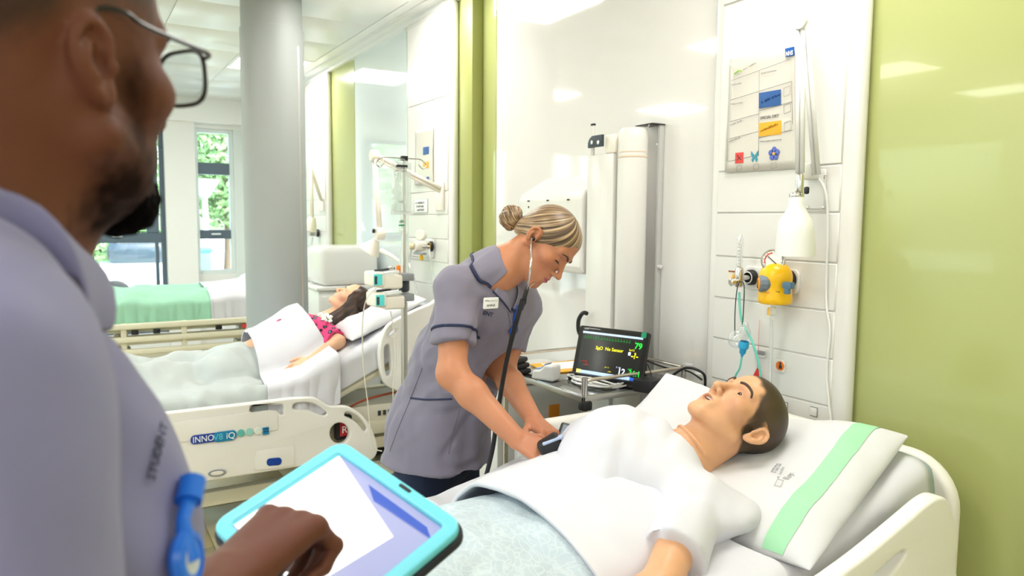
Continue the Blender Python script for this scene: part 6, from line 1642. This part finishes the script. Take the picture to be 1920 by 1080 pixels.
# cuff bulb / pulse device in her hands
dv = empty('blood_pressure_cuff', Pn(1040, 840, 1.93), 0, 'black cuff with pale blue strap in the hands of the bending person', 'cuff')
o_ = P(1033, 838, 1.92); dx = norm(Pn(1060, 832, 1.94)-Pn(1020, 856, 1.94))
M_ = Matrix([[dx[i], CF[i], np.cross(dx, CF)[i]*-1, o_[i]] for i in range(3)]+[[0, 0, 0, 1]])
MB().box((-.03, -.03, -.026), (.032, .03, .020), .010, M=M_, seg=3).build('cuff', mat('cuff_black', '1d1e22', .6), dv)
dx2 = norm(Pn(1056, 822, 1.92)-Pn(1020, 836, 1.92)); o2 = P(1036, 825, 1.90); up2 = norm(np.cross(dx2, CF)); up2 = up2 if up2[2] > 0 else -up2
M_ = Matrix([[dx2[i], CF[i], up2[i], o2[i]] for i in range(3)]+[[0, 0, 0, 1]])
MB().box((-.028, -.012, -.004), (.028, .012, .004), .0035, M=M_, seg=3).build('strap', mat('strap_pale_blue', 'a9b6d4', .4), dv)
# ================================================================== male manikin on the near bed
mH = Frame((1.436, 1.279, 1.006), (-.39, -.029, .92), (.888, -.278, .367), 1.04)
man1 = empty('patient_manikin', (1.0, 1.40, .70), 0, 'male patient manikin in white gown lying on the near bed', 'manikin')
MSK = lin('d6a27c')
B = SDF(); head(B, mH, mouth='open', eyes='open', jaw=1.05)
mnb = mH.p(0, -.040, -.185)
B.cap(mH.p(0, -.022, -.05), mnb, .055, .060, .02); B.cap(mH.p(0, .012, -.085), mnb+mH.d(0, .035, 0), .036, .040, .02)
rg0 = mH.p(0, -.018, -.135); B.chain([rg0+mH.R@np.array([math.cos(t)*.0575, math.sin(t)*.0590+.004, -.012*math.sin(t)]) for t in np.linspace(0, 2*math.pi, 28)], .0022, .003)
mch, mpe = B1.pt(B1.s_at(1.20), -.01, .138), B1.pt(B1.s_at(.80), .0, .030)
msn, msf = B1.pt(B1.s_at(1.22), -.235, .105), B1.pt(B1.s_at(1.24), .165, .13)
meN, mwN = np.array([.97, 1.055, .775]), np.array([.74, 1.06, .76])
meF, mwF = np.array([.98, 1.60, .73]), np.array([.78, 1.52, .71])
B.cap(mnb, mch, .07, .095, .04); B.cap(mch, mpe, .085, .060, .04); B.cap(msn, msf, .055, .055, .03)
for a, b, c in ((msn, meN, mwN), (msf, meF, mwF)):
    B.cap(a, b, .046, .040, .02); B.cap(b, c, .041, .029, .015)
hand(B, mwN, (-1, 0, 0), (0, -.2, 1), 1, [(15, 20, 15)]*4, .98); hand(B, mwF, (-1, .1, 0), (0, .2, 1), -1, [(15, 20, 15)]*4, .98)
me, v = B.mesh('body', .0095, [(*fine_box(mH.p(0, .005, -.01), .15), .0029)])
L = mH.inv(v); col = np.tile(np.array(MSK), (len(v), 1)).astype(float); hd = (np.linalg.norm(L-np.array([0, 0, -.005]), axis=1) < .165)
x, y, z = L.T
front = .062-.75*np.clip(.035-z, -.05, .10)+.010*vn1(L*60)
hl = sstep(-.006, .010, front-y-.55*np.clip(z-.072, 0, .1)*-1.2)*sstep(-.050, -.036, z+.30*np.clip(-y-.02, 0, .1)+.006*vn2(L*50))
hl = hl*(1-sstep(.070, .078, np.abs(x))*(np.abs(y+.012) < .024)*(z < .024)*(z > -.05))
earm = (np.abs(x) > .0735)*(y > -.034)*(y < .012)*(z < .022)*(z > -.05)
hl = hl*hd*(1-earm)
nzh = vn1(L*26)*.5+.5
hcol = np.array(lin('352820'))*(1-nzh[:, None])+np.array(lin('574634'))*nzh[:, None]
col = col*(1-hl[:, None])+hcol*hl[:, None]
col = mixc(col, lin('b97f63'), .5*np.exp(-(((np.abs(x)-.045)/.022)**2+((z+.03)/.028)**2))*(y > .02)*hd)
col = mixc(col, lin('b5795f'), .75*lips_mask(L)*hd)
col = mixc(col, lin('3a2620'), .9*np.exp(-(((z+.070)/.0045)**2))*(np.abs(x) < .015)*(y < .086)*(y > .03)*hd)
col = mixc(col, lin('9a6a50'), .5*np.exp(-(((np.abs(x)-.031)/.015)**2+((z-.006)/.007)**2))*(y > .06)*hd)
mbody = finish('body', me, skin_mat('manikin_skin', .40, .05), man1, col); mbv = bvh_of(me)
for g in (-1, 1):
    eye_ball(mH, g, mH.d(-.25, 1, .02), man1)
    pts = spline([mH.p(g*.012, .097, .0165), mH.p(g*.028, .095, .0245), mH.p(g*.046, .082, .021), mH.p(g*.052, .072, .012)], 5)
    MB().tube(on_surface(mbv, pts, -.0004), np.interp(np.linspace(0, 1, len(pts)), [0, .3, 1], [.0034, .0044, .0022]), 8).build('eyebrow', mat('painted_brow', '433429', .7), man1)
tp = [mH.p(x_, .0865-7*x_*x_*1.2, -.0655) for x_ in np.linspace(-.0135, .0135, 13)]
MB().tube(tp, .0024, 8).build('teeth', mat('teeth_white', 'f4f1ea', .25), man1)
# gown
GOWN = mat('white_gown_cloth', 'd0cfd8', .8, var=.012, bump=.1, bscale=300)
G = SDF()
G.cap(mnb*.35+mch*.65, mch, .115, .132, .05); G.cap(mch, mch*.48+mpe*.52, .126, .095, .05); G.cap(msn*.92+mnb*.08, msf*.92+mnb*.08, .070, .070, .04)
seN = msn*.36+meN*.64; seF = msf*.4+meF*.6
G.cap(msn, seN, .064, .072, .03); G.cap(msf, seF, .066, .08, .03)
G.ell(B1.pt(B1.s_at(1.235), .0, .135), (.150, .205, .118), None, .06)
G.ell(B1.pt(B1.s_at(1.00), -.30, .03), (.22, .09, .05), None, .05)
G.ell(onZ(1350, 960, .845), (.10, .085, .045), None, .05)
for q, d in ((seN, norm(meN-msn)), (seF, norm(meF-msf))):
    G.fn(lambda p, q=q, d=d: np.maximum(-((p-q)@d), np.linalg.norm(p-q-d*.07, axis=-1)-.125), q-.2, q+.2, .004, 's')
nkd = norm(mH.p(0, 0, -.1)-mnb)
G.cap(mnb+nkd*.12+mH.d(0, .02, 0), mnb-nkd*.006+mH.d(0, .008, 0), .078, .066, .008, 's')
me, v = G.mesh('gown', .0078, smooth=2)
nn = normals(me); rel = v-mch
ga = rel[:, 0]*.80+rel[:, 1]*.60; gb = -rel[:, 0]*.60+rel[:, 1]*.80
fold = .0065*vn1(np.stack([ga*4, gb*17+1.5*vn2(rel*5), rel[:, 2]*5], -1))+.0040*vn2(np.stack([ga*7+3, gb*34, rel[:, 2]*7], -1))
crease = -.010*np.exp(-((rel[:, 0]*.55+rel[:, 1]+.20)/.016)**2)*sstep(.02, -.06, rel[:, 2])
rdg = -.008*sstep(.20, .0, np.abs(vn1(np.stack([ga*3+2, gb*9, rel[:, 2]*3], -1))))
set_coords(me, v+nn*(fold+crease+rdg)[:, None])
link('gown', me, GOWN, man1, smooth=True)

# ================================================================== female manikin on the middle bed
fH = Frame((1.341, 4.032, 1.035), (-.413, .313, .855), (.766, -.389, .512), .9)
man2 = empty('patient_manikin', (1.0, 4.0, .75), 0, 'female patient manikin with long dark hair and pink leopard print top', 'manikin')
FSK = lin('e9b896')
B = SDF(); head(B, fH, mouth='open', eyes='lids', jaw=.92, nose=.9)
fnb = fH.p(0, -.035, -.175)
B.cap(fH.p(0, -.02, -.05), fnb, .046, .050, .02)
fch, fpe = B2.pt(B2.s_at(1.03), 0, .12), B2.pt(B2.s_at(.80), 0, .10)
fsn, fsf = B2.pt(B2.s_at(1.16), -.165, .105), B2.pt(B2.s_at(1.16), .165, .105)
feN, fwN, ftN = onY(634, 641, 3.74), onY(584, 674, 3.70), onY(549, 690, 3.69)
feF, fwF = B2.pt(B2.s_at(1.0), .19, .05), B2.pt(B2.s_at(.80), .14, .04)
B.cap(fnb, fch, .06, .09, .03); B.cap(fch, fpe, .09, .095, .03); B.cap(fsn, fsf, .048, .048, .03)
B.cap(fsn, feN, .042, .037, .02); B.cap(feN, fwN, .037, .025, .015); B.cap(fsf, feF, .042, .037, .02); B.cap(feF, fwF, .037, .025, .015)
hand(B, fwN, ftN-fwN, (0, -.5, 1), 1, [(8, 12, 8), (10, 12, 8), (10, 14, 8), (12, 16, 8)], .80, thumb=((.6, .7, .1), (.3, .9, 0), (.2, .95, -.1)))
me, v = B.mesh('body', .010, [(*fine_box(fH.p(0, .005, -.01), .13), .0032), (*fine_box((fwN+ftN)/2, .06), .004)])
L = fH.inv(v); col = np.tile(np.array(FSK), (len(v), 1)).astype(float); hd = np.linalg.norm(L, axis=1) < .165
col = mixc(col, lin('d98f80'), .5*np.exp(-(((np.abs(L[:, 0])-.045)/.025)**2+((L[:, 2]+.035)/.03)**2))*(L[:, 1] > .02)*hd)
col = mixc(col, lin('c86a68'), .8*lips_mask(L)*hd)
col = mixc(col, lin('5a2a28'), .9*np.exp(-(((L[:, 2]+.070)/.005)**2))*(np.abs(L[:, 0]) < .015)*(L[:, 1] < .088)*(L[:, 1] > .03)*hd)
finish('body', me, skin_mat('female_manikin_skin', .45, .08), man2, col); fbv = bvh_of(me)
for g in (-1, 1):
    pts = spline([fH.p(g*.012, .095, .016), fH.p(g*.028, .094, .022), fH.p(g*.046, .080, .018)], 5)
    MB().tube(on_surface(fbv, pts, .0), np.linspace(.0026, .0012, len(pts)), 6).build('eyebrow', mat('brow_dark', '3a2a22', .7), man2)
    arc = [fH.p(g*(.031+.0150*.97*math.sin(math.radians(a))), .0735+.0150*.97*math.cos(math.radians(a)), -.007) for a in np.linspace(-58, 66, 12)]
    MB().tube(arc, .0011, 6).build('eyelashes', MATS['lash_black'] if 'lash_black' in MATS else mat('lash_black', '1c1412', .6), man2)
Hf = SDF()
Hf.ell(fH.p(0, -.016, .037), np.array([.082, .100, .088])*.9, fH.R, .01)
Hf.ell(fH.p(0, .150, -.035), np.array([.115, .110, .108])*.9, fH.R, .008, 's')
for g in (-1,):
    for k in range(5):
        e_ = [fH.p(g*(.060+.004*k), .028-.020*k, .060-.012*k), fH.p(g*(.080+.003*k), -.006-.018*k, .0), fH.p(g*(.083+.006*k), -.020-.014*k, -.070), fH.p(g*(.095+.006*k), -.020-.012*k, -.150), fH.p(g*(.105+.008*k), -.026-.010*k, -.205+.012*k)]
        Hf.chain(spline(e_, 4), list(np.interp(np.linspace(0, 1, 17), [0, .3, .8, 1], [.014, .019, .016, .005])), .006)
for k in range(3):
    e_ = [fH.p(.03*k-.03, -.03, .115), fH.p(.03*k-.05, -.085, .08), fH.p(.03*k-.05, -.105, .0), fH.p(.03*k-.07, -.10, -.09)]
    Hf.chain(spline(e_, 4), list(np.linspace(.018, .012, 13)), .008)
me, v = Hf.mesh('hair', .0048, smooth=2)
L = fH.inv(v)
set_attr(me, 'Str', np.stack([np.arctan2(L[:, 0], L[:, 1]-.02)*9, L[:, 2]*9, L[:, 1]*20], 1))
link('hair', me, strand_mat('dark_brown_hair', '150d0a', '33221a', '5a4030', .35), man2, smooth=True)
# leopard print top
m = mat('pink_leopard_cloth', 'e0457f', .75); N = m.node_tree.nodes; Lk = m.node_tree.links; b = N['Principled BSDF']
tc = N.new('ShaderNodeTexCoord'); vo = N.new('ShaderNodeTexVoronoi'); vo.inputs['Scale'].default_value = 27; vo.inputs['Randomness'].default_value = .75
nz = N.new('ShaderNodeTexNoise'); nz.inputs['Scale'].default_value = 60
ad = N.new('ShaderNodeMixRGB'); ad.blend_type = 'ADD'; ad.inputs[0].default_value = .018
Lk.new(tc.outputs['Object'], ad.inputs[1]); Lk.new(nz.outputs['Color'], ad.inputs[2]); Lk.new(ad.outputs[0], vo.inputs['Vector'])
cr = N.new('ShaderNodeValToRGB'); e = cr.color_ramp.elements; cr.color_ramp.interpolation = 'CONSTANT'
e[0].position = 0; e[0].color = (*lin('4fb3b8'), 1); e[1].position = .17; e[1].color = (*lin('1c1626'), 1)
q = e.new(.36); q.color = (*lin('e0457f'), 1)
Lk.new(vo.outputs['Distance'], cr.inputs[0]); Lk.new(cr.outputs[0], b.inputs['Base Color'])
G = SDF()
G.cap(fnb*.4+fch*.6, fch, .095, .112, .04); G.cap(fch, fch*.55+fpe*.45, .110, .095, .04); G.cap(fsn*.93+fnb*.07, fsf*.85+fnb*.15, .060, .052, .03)
for a, b_ in ((fsn, feN), (fsf, feF)):
    q = a*.18+b_*.82; d = norm(b_-a); G.cap(a, q, .056, .062 if a is fsn else .045, .03)
    G.fn(lambda p, q=q, d=d: np.maximum(-((p-q)@d), np.linalg.norm(p-q-d*.05, axis=-1)-.09), q-.15, q+.15, .003, 's')
nkd = norm(fH.p(0, 0, -.1)-fnb); G.cap(fnb+nkd*.1, fnb+nkd*.0, .066, .056, .006, 's')
me, v = G.mesh('top', .0085, smooth=2); set_coords(me, v+normals(me)*(.005*vn1(v*28))[:, None])
top = link('top', me, m, man2, smooth=True); fb2 = bvh_of(me)
for pts in ([(596, 592), (602, 588), (607, 595), (612, 589), (618, 596), (622, 592)], [(603, 600), (609, 597), (614, 603), (622, 600)]):
    q = [cast(fb2, *p_) for p_ in spline(pts, 4)]; MB().tube([a+n_*.002 for a, n_ in q], .0045, 6).build('white_script_print', mat('print_white', 'f4f0ee', .7), top)
# ================================================================== the bearded man in the foreground
HSC = 1.06
_f, _u = heading(49, -2), norm((-.03, -.02, 1))
_t = Frame((0, 0, 0), _f, _u, HSC)
gH = Frame(P(192, 112, .505)-_t.p(.080, -.012, -.012), _f, _u, HSC)
gB = Frame(P(192, 112, .545)-_t.p(.080, -.012, -.012)*.962, _f, _u, 1.02)
gent = empty('person', (gH.o[0]-.05, gH.o[1]-.03, 0), 0, 'person in glasses and pale grey tunic holding a tablet in the foreground', 'person')
GSK = lin('673a2a')
gnb = gB.p(0, -.095, -.142)
tf, tr = heading(70), heading(160)
Z = np.array([0, 0, 1.])
gsR, gsL = gnb+tr*.165-Z*.065-tf*.035, gnb-tr*.175-Z*.065-tf*.02
gch, gbe, ghi = gnb-Z*.22+tf*.022, gnb-Z*.46+tf*.035, gnb-Z*.62+tf*.02
gwR, gkR = P(418, 1098, .70), P(538, 990, .775)
geR = gsR-Z*.27+tr*.045+tf*.01
TL, TT, TR = np.array([.13, .946, 1.122]), np.array([.312, .991, 1.191]), np.array([.39, .76, 1.136])
TB = TL+TR-TT; tn = norm(np.cross(TR-TT, TL-TT)); tn = tn if tn[2] > 0 else -tn
gkL = TL*.55+TB*.45-tn*.040
geL = gsL-Z*.28+tf*.05; gwL = gkL-norm(TT-TL)*.095-tn*.03
B = SDF(); head(B, gH, jaw=1.12, nose=1.1, flare=-.15, earsc=.90)
B.cap(gH.p(0, -.030, -.045), gnb, .060, .066, .03); B.cap(gH.p(0, .015, -.085), gnb+tf*.05, .045, .050, .03); B.cap(gH.p(0, -.06, -.03), gnb-tf*.03, .045, .06, .03)
B.cap(gsR, gsL, .065, .065, .04); B.cap(gnb, gch, .08, .115, .04); B.cap(gch, ghi, .115, .12, .04)
for s_, e_, w_ in ((gsR, geR, gwR), (gsL, geL, gwL)):
    B.cap(s_, e_, .052, .044, .03); B.cap(e_, e_*.65+w_*.35, .045, .043, .02); B.cap(e_*.65+w_*.35, w_, .043, .031, .02)
hand(B, gwR, gkR-gwR, norm(-CF*.55+CU*.75-CR*.25), -1, [(55, 75, 40), (58, 78, 40), (62, 80, 40), (66, 80, 40)], 1.12, thumb=((.45, .8, -.5), (.0, .8, -.6), (-.3, .7, -.6)), spread=(4, 1, -3, -7))
hand(B, gwL, gkL-gwL, -tn, 1, [(4, 8, 6)]*4, 1.02, thumb=((.6, .7, .1), (.5, .8, .05), (.4, .9, 0)))
glegs = []
for g in (-1, 1):
    h_ = ghi+tr*g*.09-Z*.05; f_ = np.array([h_[0], h_[1], 0]); kn = (h_+f_)/2+tf*.015
    B.cap(h_, kn, .075, .055, .03); B.cap(kn, f_+Z*.09, .055, .038, .02); glegs.append((h_, kn, f_))
me, v = B.mesh('body', .0100, [(*fine_box(gH.p(0, .01, -.01), .145), .0028), (*fine_box((gwR+gkR)/2+np.array([.02, .03, -.01]), .085), .0034)])
L = gH.inv(v); x, y, z = L.T; hd = np.linalg.norm(L-np.array([0, 0, -.01]), axis=1) < .17
col = np.tile(np.array(GSK), (len(v), 1)).astype(float)
nz = vn1(L*70)*.5+vn2(L*150)*.5
# cropped scalp
sc_ = sstep(.010, .048, z+.9*np.clip(-y-.02, 0, .1)+.012*nz)*sstep(.075, .055, y-.25*(z-.06))
col = mixc(col, lin('2a1e19'), .80*sc_*hd)
# beard: sideburn, jaw and chin
jawl = np.exp(-((y-(.030-.10*(z+.02)))/.016)**2)*sstep(.02, -.02, z)*sstep(-.095, -.06, z)*.85
lowj = (.5+.5*sstep(-.055, -.095, z))*sstep(-.030, -.060, z+.006*nz)*sstep(-.018, .022, y+.006*nz+.25*np.clip(-.07-z, 0, .05))*sstep(-.140, -.118, z)
mous = np.exp(-(((z+.056)/.007)**2))*(np.abs(x) < .03)*(y > .07)
brd = np.clip(np.maximum(np.maximum(jawl, lowj), mous)+.25*nz*(np.maximum(jawl, lowj) > .1), 0, 1)
col = mixc(col, lin('120d0c'), .93*brd*hd)
col = mixc(col, lin('6b3d36'), .7*lips_mask(L)*hd)
dh = np.linalg.norm(v-gkR, axis=1); col = mixc(col, lin('5d352b'), .6*np.clip(1-dh/.14, 0, 1))
set_attr(me, 'Matte', np.repeat(np.clip(brd*hd, 0, 1)[:, None], 3, 1))
finish('body', me, skin_mat('dark_brown_skin', .55), gent, col); gbv = bvh_of(me)
gm = MATS['dark_brown_skin']; N_ = gm.node_tree.nodes; at_ = N_.new('ShaderNodeAttribute'); at_.attribute_name = 'Matte'
mr_ = N_.new('ShaderNodeMapRange'); mr_.inputs['To Min'].default_value = .35; mr_.inputs['To Max'].default_value = .02
gm.node_tree.links.new(at_.outputs['Fac'], mr_.inputs['Value']); gm.node_tree.links.new(mr_.outputs[0], N_['Principled BSDF'].inputs['Specular IOR Level'])
mat('black_beard_hair', '0b0808', .95, bump=.8, bscale=500, spec=.05)
# full beard on the chin
Bd = SDF(); Bd.ell(gH.p(0, .066, -.110), np.array([.033, .026, .021])*HSC, gH.R, .01); Bd.ell(gH.p(0, .085, -.098), np.array([.022, .014, .018])*HSC, gH.R, .015)
for g in (-1, 1): Bd.cap(gH.p(g*.024, .060, -.106), gH.p(g*.054, .022, -.072), .014, .010, .015)
me, v = Bd.mesh('beard', .003); set_coords(me, v+normals(me)*(.0018*vn2(v*330)+.001*vn1(v*160))[:, None])
link('beard', me, MATS['black_beard_hair'], gent, smooth=True)
for g in (-1, 1):
    pts = spline([gH.p(g*.012, .096, .018), gH.p(g*.028, .095, .025), gH.p(g*.048, .080, .020)], 5)
    MB().tube(on_surface(gbv, pts, .0), np.linspace(.0042, .002, len(pts)), 6).build('eyebrow', MATS['black_beard_hair'], gent)
# tunic
TUN2 = mat('pale_grey_tunic_cloth', '7a78a0', .72, var=.03, vscale=30, bump=.10, bscale=420, sheen=.15)
T = SDF()
T.cap(gsR*.93+gnb*.07-Z*.01, gsL*.93+gnb*.07-Z*.01, .074, .074, .04); T.cap(gnb*.5+gch*.5-Z*.01, gch, .112, .138, .04); T.cap(gch, gbe, .138, .140, .05); T.cap(gbe, ghi-Z*.14, .140, .155, .04)
T.cap(gnb-tf*.02-Z*.055, gnb*.4+gsR*.6-Z*.012, .072, .072, .04); T.cap(gnb-tf*.02-Z*.055, gnb*.4+gsL*.6-Z*.012, .072, .072, .04)
sR, sL = gsR*.22+geR*.78, gsL*.22+geL*.78
T.cap(gsR, sR, .076, .073, .012); T.cap(gsL, sL, .076, .073, .012)
T.half(ghi-Z*.16, -Z, .004)
for q, d in ((sR, norm(geR-gsR)), (sL, norm(geL-gsL))):
    T.fn(lambda p, q=q, d=d: np.maximum(-((p-q)@d), np.linalg.norm(p-q-d*.07, axis=-1)-.115), q-.2, q+.2, .004, 's')
T.cap(gnb+Z*.12, gnb+tf*.02+Z*.015, .074, .070, .008, 's'); T.cap(gnb+tf*.06+Z*.05, gnb+tf*.10-Z*.06, .05, .012, .006, 's')
me, v = T.mesh('tunic', .0085, smooth=2)
rel = v-gch; fo = .012*vn1(np.stack([(rel@tr)*11+rel[:, 2]*5, (rel@tf)*9-rel[:, 2]*4, rel[:, 2]*4.5], -1))+.007*vn2(np.stack([(rel@tr)*24, (rel@tf)*16+rel[:, 2]*12, rel[:, 2]*9], -1))
rd = -.014*sstep(.22, .0, np.abs(vn2(np.stack([(rel@tr)*6+rel[:, 2]*3, (rel@tf)*5, rel[:, 2]*3+5], -1))))
set_coords(me, v+normals(me)*(fo+rd)[:, None])
gtun = link('tunic', me, TUN2, gent, smooth=True); gtb = bvh_of(me)
cax = norm(gH.p(0, -.03, -.05)-gnb); cu_ = norm(tf-cax*(tf@cax)); cv_ = np.cross(cax, cu_)
inn, md_, out, tp_ = [], [], [], []
for t in np.linspace(-150, 150, 60):
    a = math.radians(t+180); fr = max(0., math.cos(a)); d = cu_*math.cos(a)+cv_*math.sin(a)
    top = gnb+cax*(.062-.034*fr)+d*.080+tf*.012*fr
    bot = gnb+d*(.108+.010*fr)-cax*.012+tf*.006*fr-Z*.012*fr
    h_ = gtb.find_nearest(Vector(bot)); bot = np.array(h_[0])+np.array(h_[1])*.008
    inn.append(top-d*.005-cax*.015); tp_.append(top); md_.append(top*.45+bot*.55+(d*.5+cax*.8)*.014); out.append(bot)
G_ = np.stack([np.array(inn), np.array(tp_), np.array(tp_)*.7+np.array(md_)*.3+.002, np.array(md_), np.array(out)], 1)
cl = grid_mesh('collar', G_, TUN2, gtun); solidify(cl, .004, 0); subsurf(cl, 1)
eq, en = cast(gtb, 283, 905); ex_ = norm(cast(gtb, 300, 835)[0]-eq)
text('embroidery', 'STUDENT', .0105, eq+en*.003, ex_, np.cross(en, ex_), mat('navy_thread', '232a48', .7), gtun)
Tr = SDF(); Tr.cap(ghi+Z*.05, ghi-Z*.06, .13, .135, .03)
for h_, kn, f_ in glegs: Tr.cap(h_, kn, .10, .078, .03); Tr.cap(kn, f_+Z*.06, .078, .065, .02)
Tr.half((0, 0, .04), (0, 0, -1)); me, v = Tr.mesh('trousers', .014, smooth=2); link('trousers', me, NAVYT, gent, smooth=True)
for h_, kn, f_ in glegs:
    Sh = SDF(); Sh.cap(f_+Z*.05-tf*.05, f_+Z*.038+tf*.16, .046, .037, .01, sq=(Z, .8)); Sh.half((0, 0, .002), (0, 0, -1)); me, v = Sh.mesh('shoe', .008); link('shoe', me, BLACKR, gent, smooth=True)
# fob watch on his chest
fo_ = empty('fob_watch', cast(gtb, 335, 1050)[0], 0, 'bright blue fob watch on the pale tunic of the foreground person', 'watch')
FB2 = mat('fob_bright_blue', '1f6fe0', .35)
q = [cast(gtb, *p_) for p_ in ((340, 905), (330, 945), (318, 985), (322, 1030), (328, 1052))]
MB().tube([q[0][0]+q[0][1]*.009, q[1][0]+q[1][1]*.010], .010, 10).build('clip', FB2, fo_)
MB().tube([a+n_*.010 for a, n_ in q[1:]], [.006, .005, .007, .009], 10).build('strap', FB2, fo_)
a, n_ = q[4]; n_ = norm(n_); MB().lathe(a+n_*.004, n_, [(0, 0), (.019, 0), (.021, .004), (.019, .009), (.015, .010), (.015, .009), (0, .009)], 24).build('case', FB2, fo_)
MB().lathe(a+n_*.0128, n_, [(.0145, 0), (0, .0008)], 20).build('dial', mat('dial_silver', 'c9ccd0', .3), fo_)
# glasses
gl = empty('glasses', gH.p(0, .1, 0), 0, 'dark rimmed glasses worn by the foreground person', 'glasses')
RIM = mat('dark_tortoise_rim', '241c1a', .3)
for g in (-1, 1):
    lp_ = [(g*(.035+.027*np.sign(math.cos(t))*abs(math.cos(t))**.6), .0215*np.sign(math.sin(t))*abs(math.sin(t))**.65-.004) for t in np.linspace(0, 2*math.pi, 36, endpoint=False)]
    pts = [gH.p(a_, .113-.15*abs(a_)*abs(a_)/.06, c_+.0) for a_, c_ in lp_]
    MB().tube(pts, .0019, 8, close=True).build('rim', RIM, gl)
    c0 = gH.p(g*.035, .1095, -.004); MB().add([c0]+pts, [(0, i+1, (i+1) % 36+1) for i in range(36)], True)
    lm = MB(); lm.add([c0]+pts, [(0, i+1, (i+1) % 36+1) for i in range(36)], True); lm.build('lens', thin_glass('spectacle_lens', 'f6fafa', .06, .01), gl)
    MB().tube(spline([gH.p(g*.062, .105, .010), gH.p(g*.070, .100, .0105), gH.p(g*.075, .085, .0115), gH.p(g*.077, .03, .0175), gH.p(g*.0775, .012, .0225), gH.p(g*.0735, -.004, .0225), gH.p(g*.071, -.02, .010)], 6), .0020, 8).build('temple', RIM, gl)
MB().tube(spline([gH.p(-.010, .1125, .004), gH.p(0, .1165, .007), gH.p(.010, .1125, .004)], 5), .0018, 8).build('bridge', RIM, gl)
# tablet in a pale blue case
tb = empty('tablet', TB, 0, 'tablet in a light blue rugged case held by the foreground person', 'tablet')
tx, ty = norm(TR-TT), norm(TL-TT); tx_l, ty_l = np.linalg.norm(TR-TT), np.linalg.norm(TL-TT)
ty = norm(ty-tx*(ty@tx)); sgn = np.cross(tx, ty)@tn
def tpl(name, loops, th, bev, lift, m, parent): return plate(name, loops, th, bev, TT+tn*lift, tx, ty, m, parent)
CASE = mat('light_blue_case', '6fd0e4', .4, var=.02); 
o_ = rrect(0, 0, tx_l, ty_l, .022, 8); i_ = rrect(.020, .018, tx_l-.020, ty_l-.018, .006, 4)
tpl('case_front', [o_, i_], .011, .003, -.003, CASE, tb)
tpl('case_back', [rrect(-.0035, -.0035, tx_l+.0035, ty_l+.0035, .024, 8)], .013, .003, -.014, mat('case_navy_rubber', '1e2230', .6), tb)
scr = tpl('screen', [i_], .003, .0005, -.0055, mat('tablet_screen', '8f93b8', .12, emit='9296bd', estr=.55), tb)
def tq(x, y):
    r_ = ray(x, y); t_ = ((TT-CC)@tn)/(r_@tn); q_ = CC+r_*t_-TT; return (q_@tx, q_@ty)
def clampq(lp): return [(min(max(a_, .0205), tx_l-.0205), min(max(b_, .0185), ty_l-.0185)) for a_, b_ in (tq(*q_) for q_ in lp)]
tpl('screen_page', [clampq([(422, 966), (624, 843), (736, 1002), (560, 1110)])], .0012, .0002, -.0035, mat('screen_white', 'ffffff', .12, emit='fff6f4', estr=.9), scr)
tpl('screen_band', [clampq([(690, 905), (800, 985), (812, 1010), (700, 935)])], .0012, .0002, -.0034, mat('screen_blue', '3c55a8', .12, emit='3a52a8', estr=.5), scr)
for (x_, y_) in ((.5, .0),): tpl('port_slot', [rrect(tx_l*.54, .004, tx_l*.54+.022, .009, .002)], .002, .0004, .0022, BLACKR, tb)
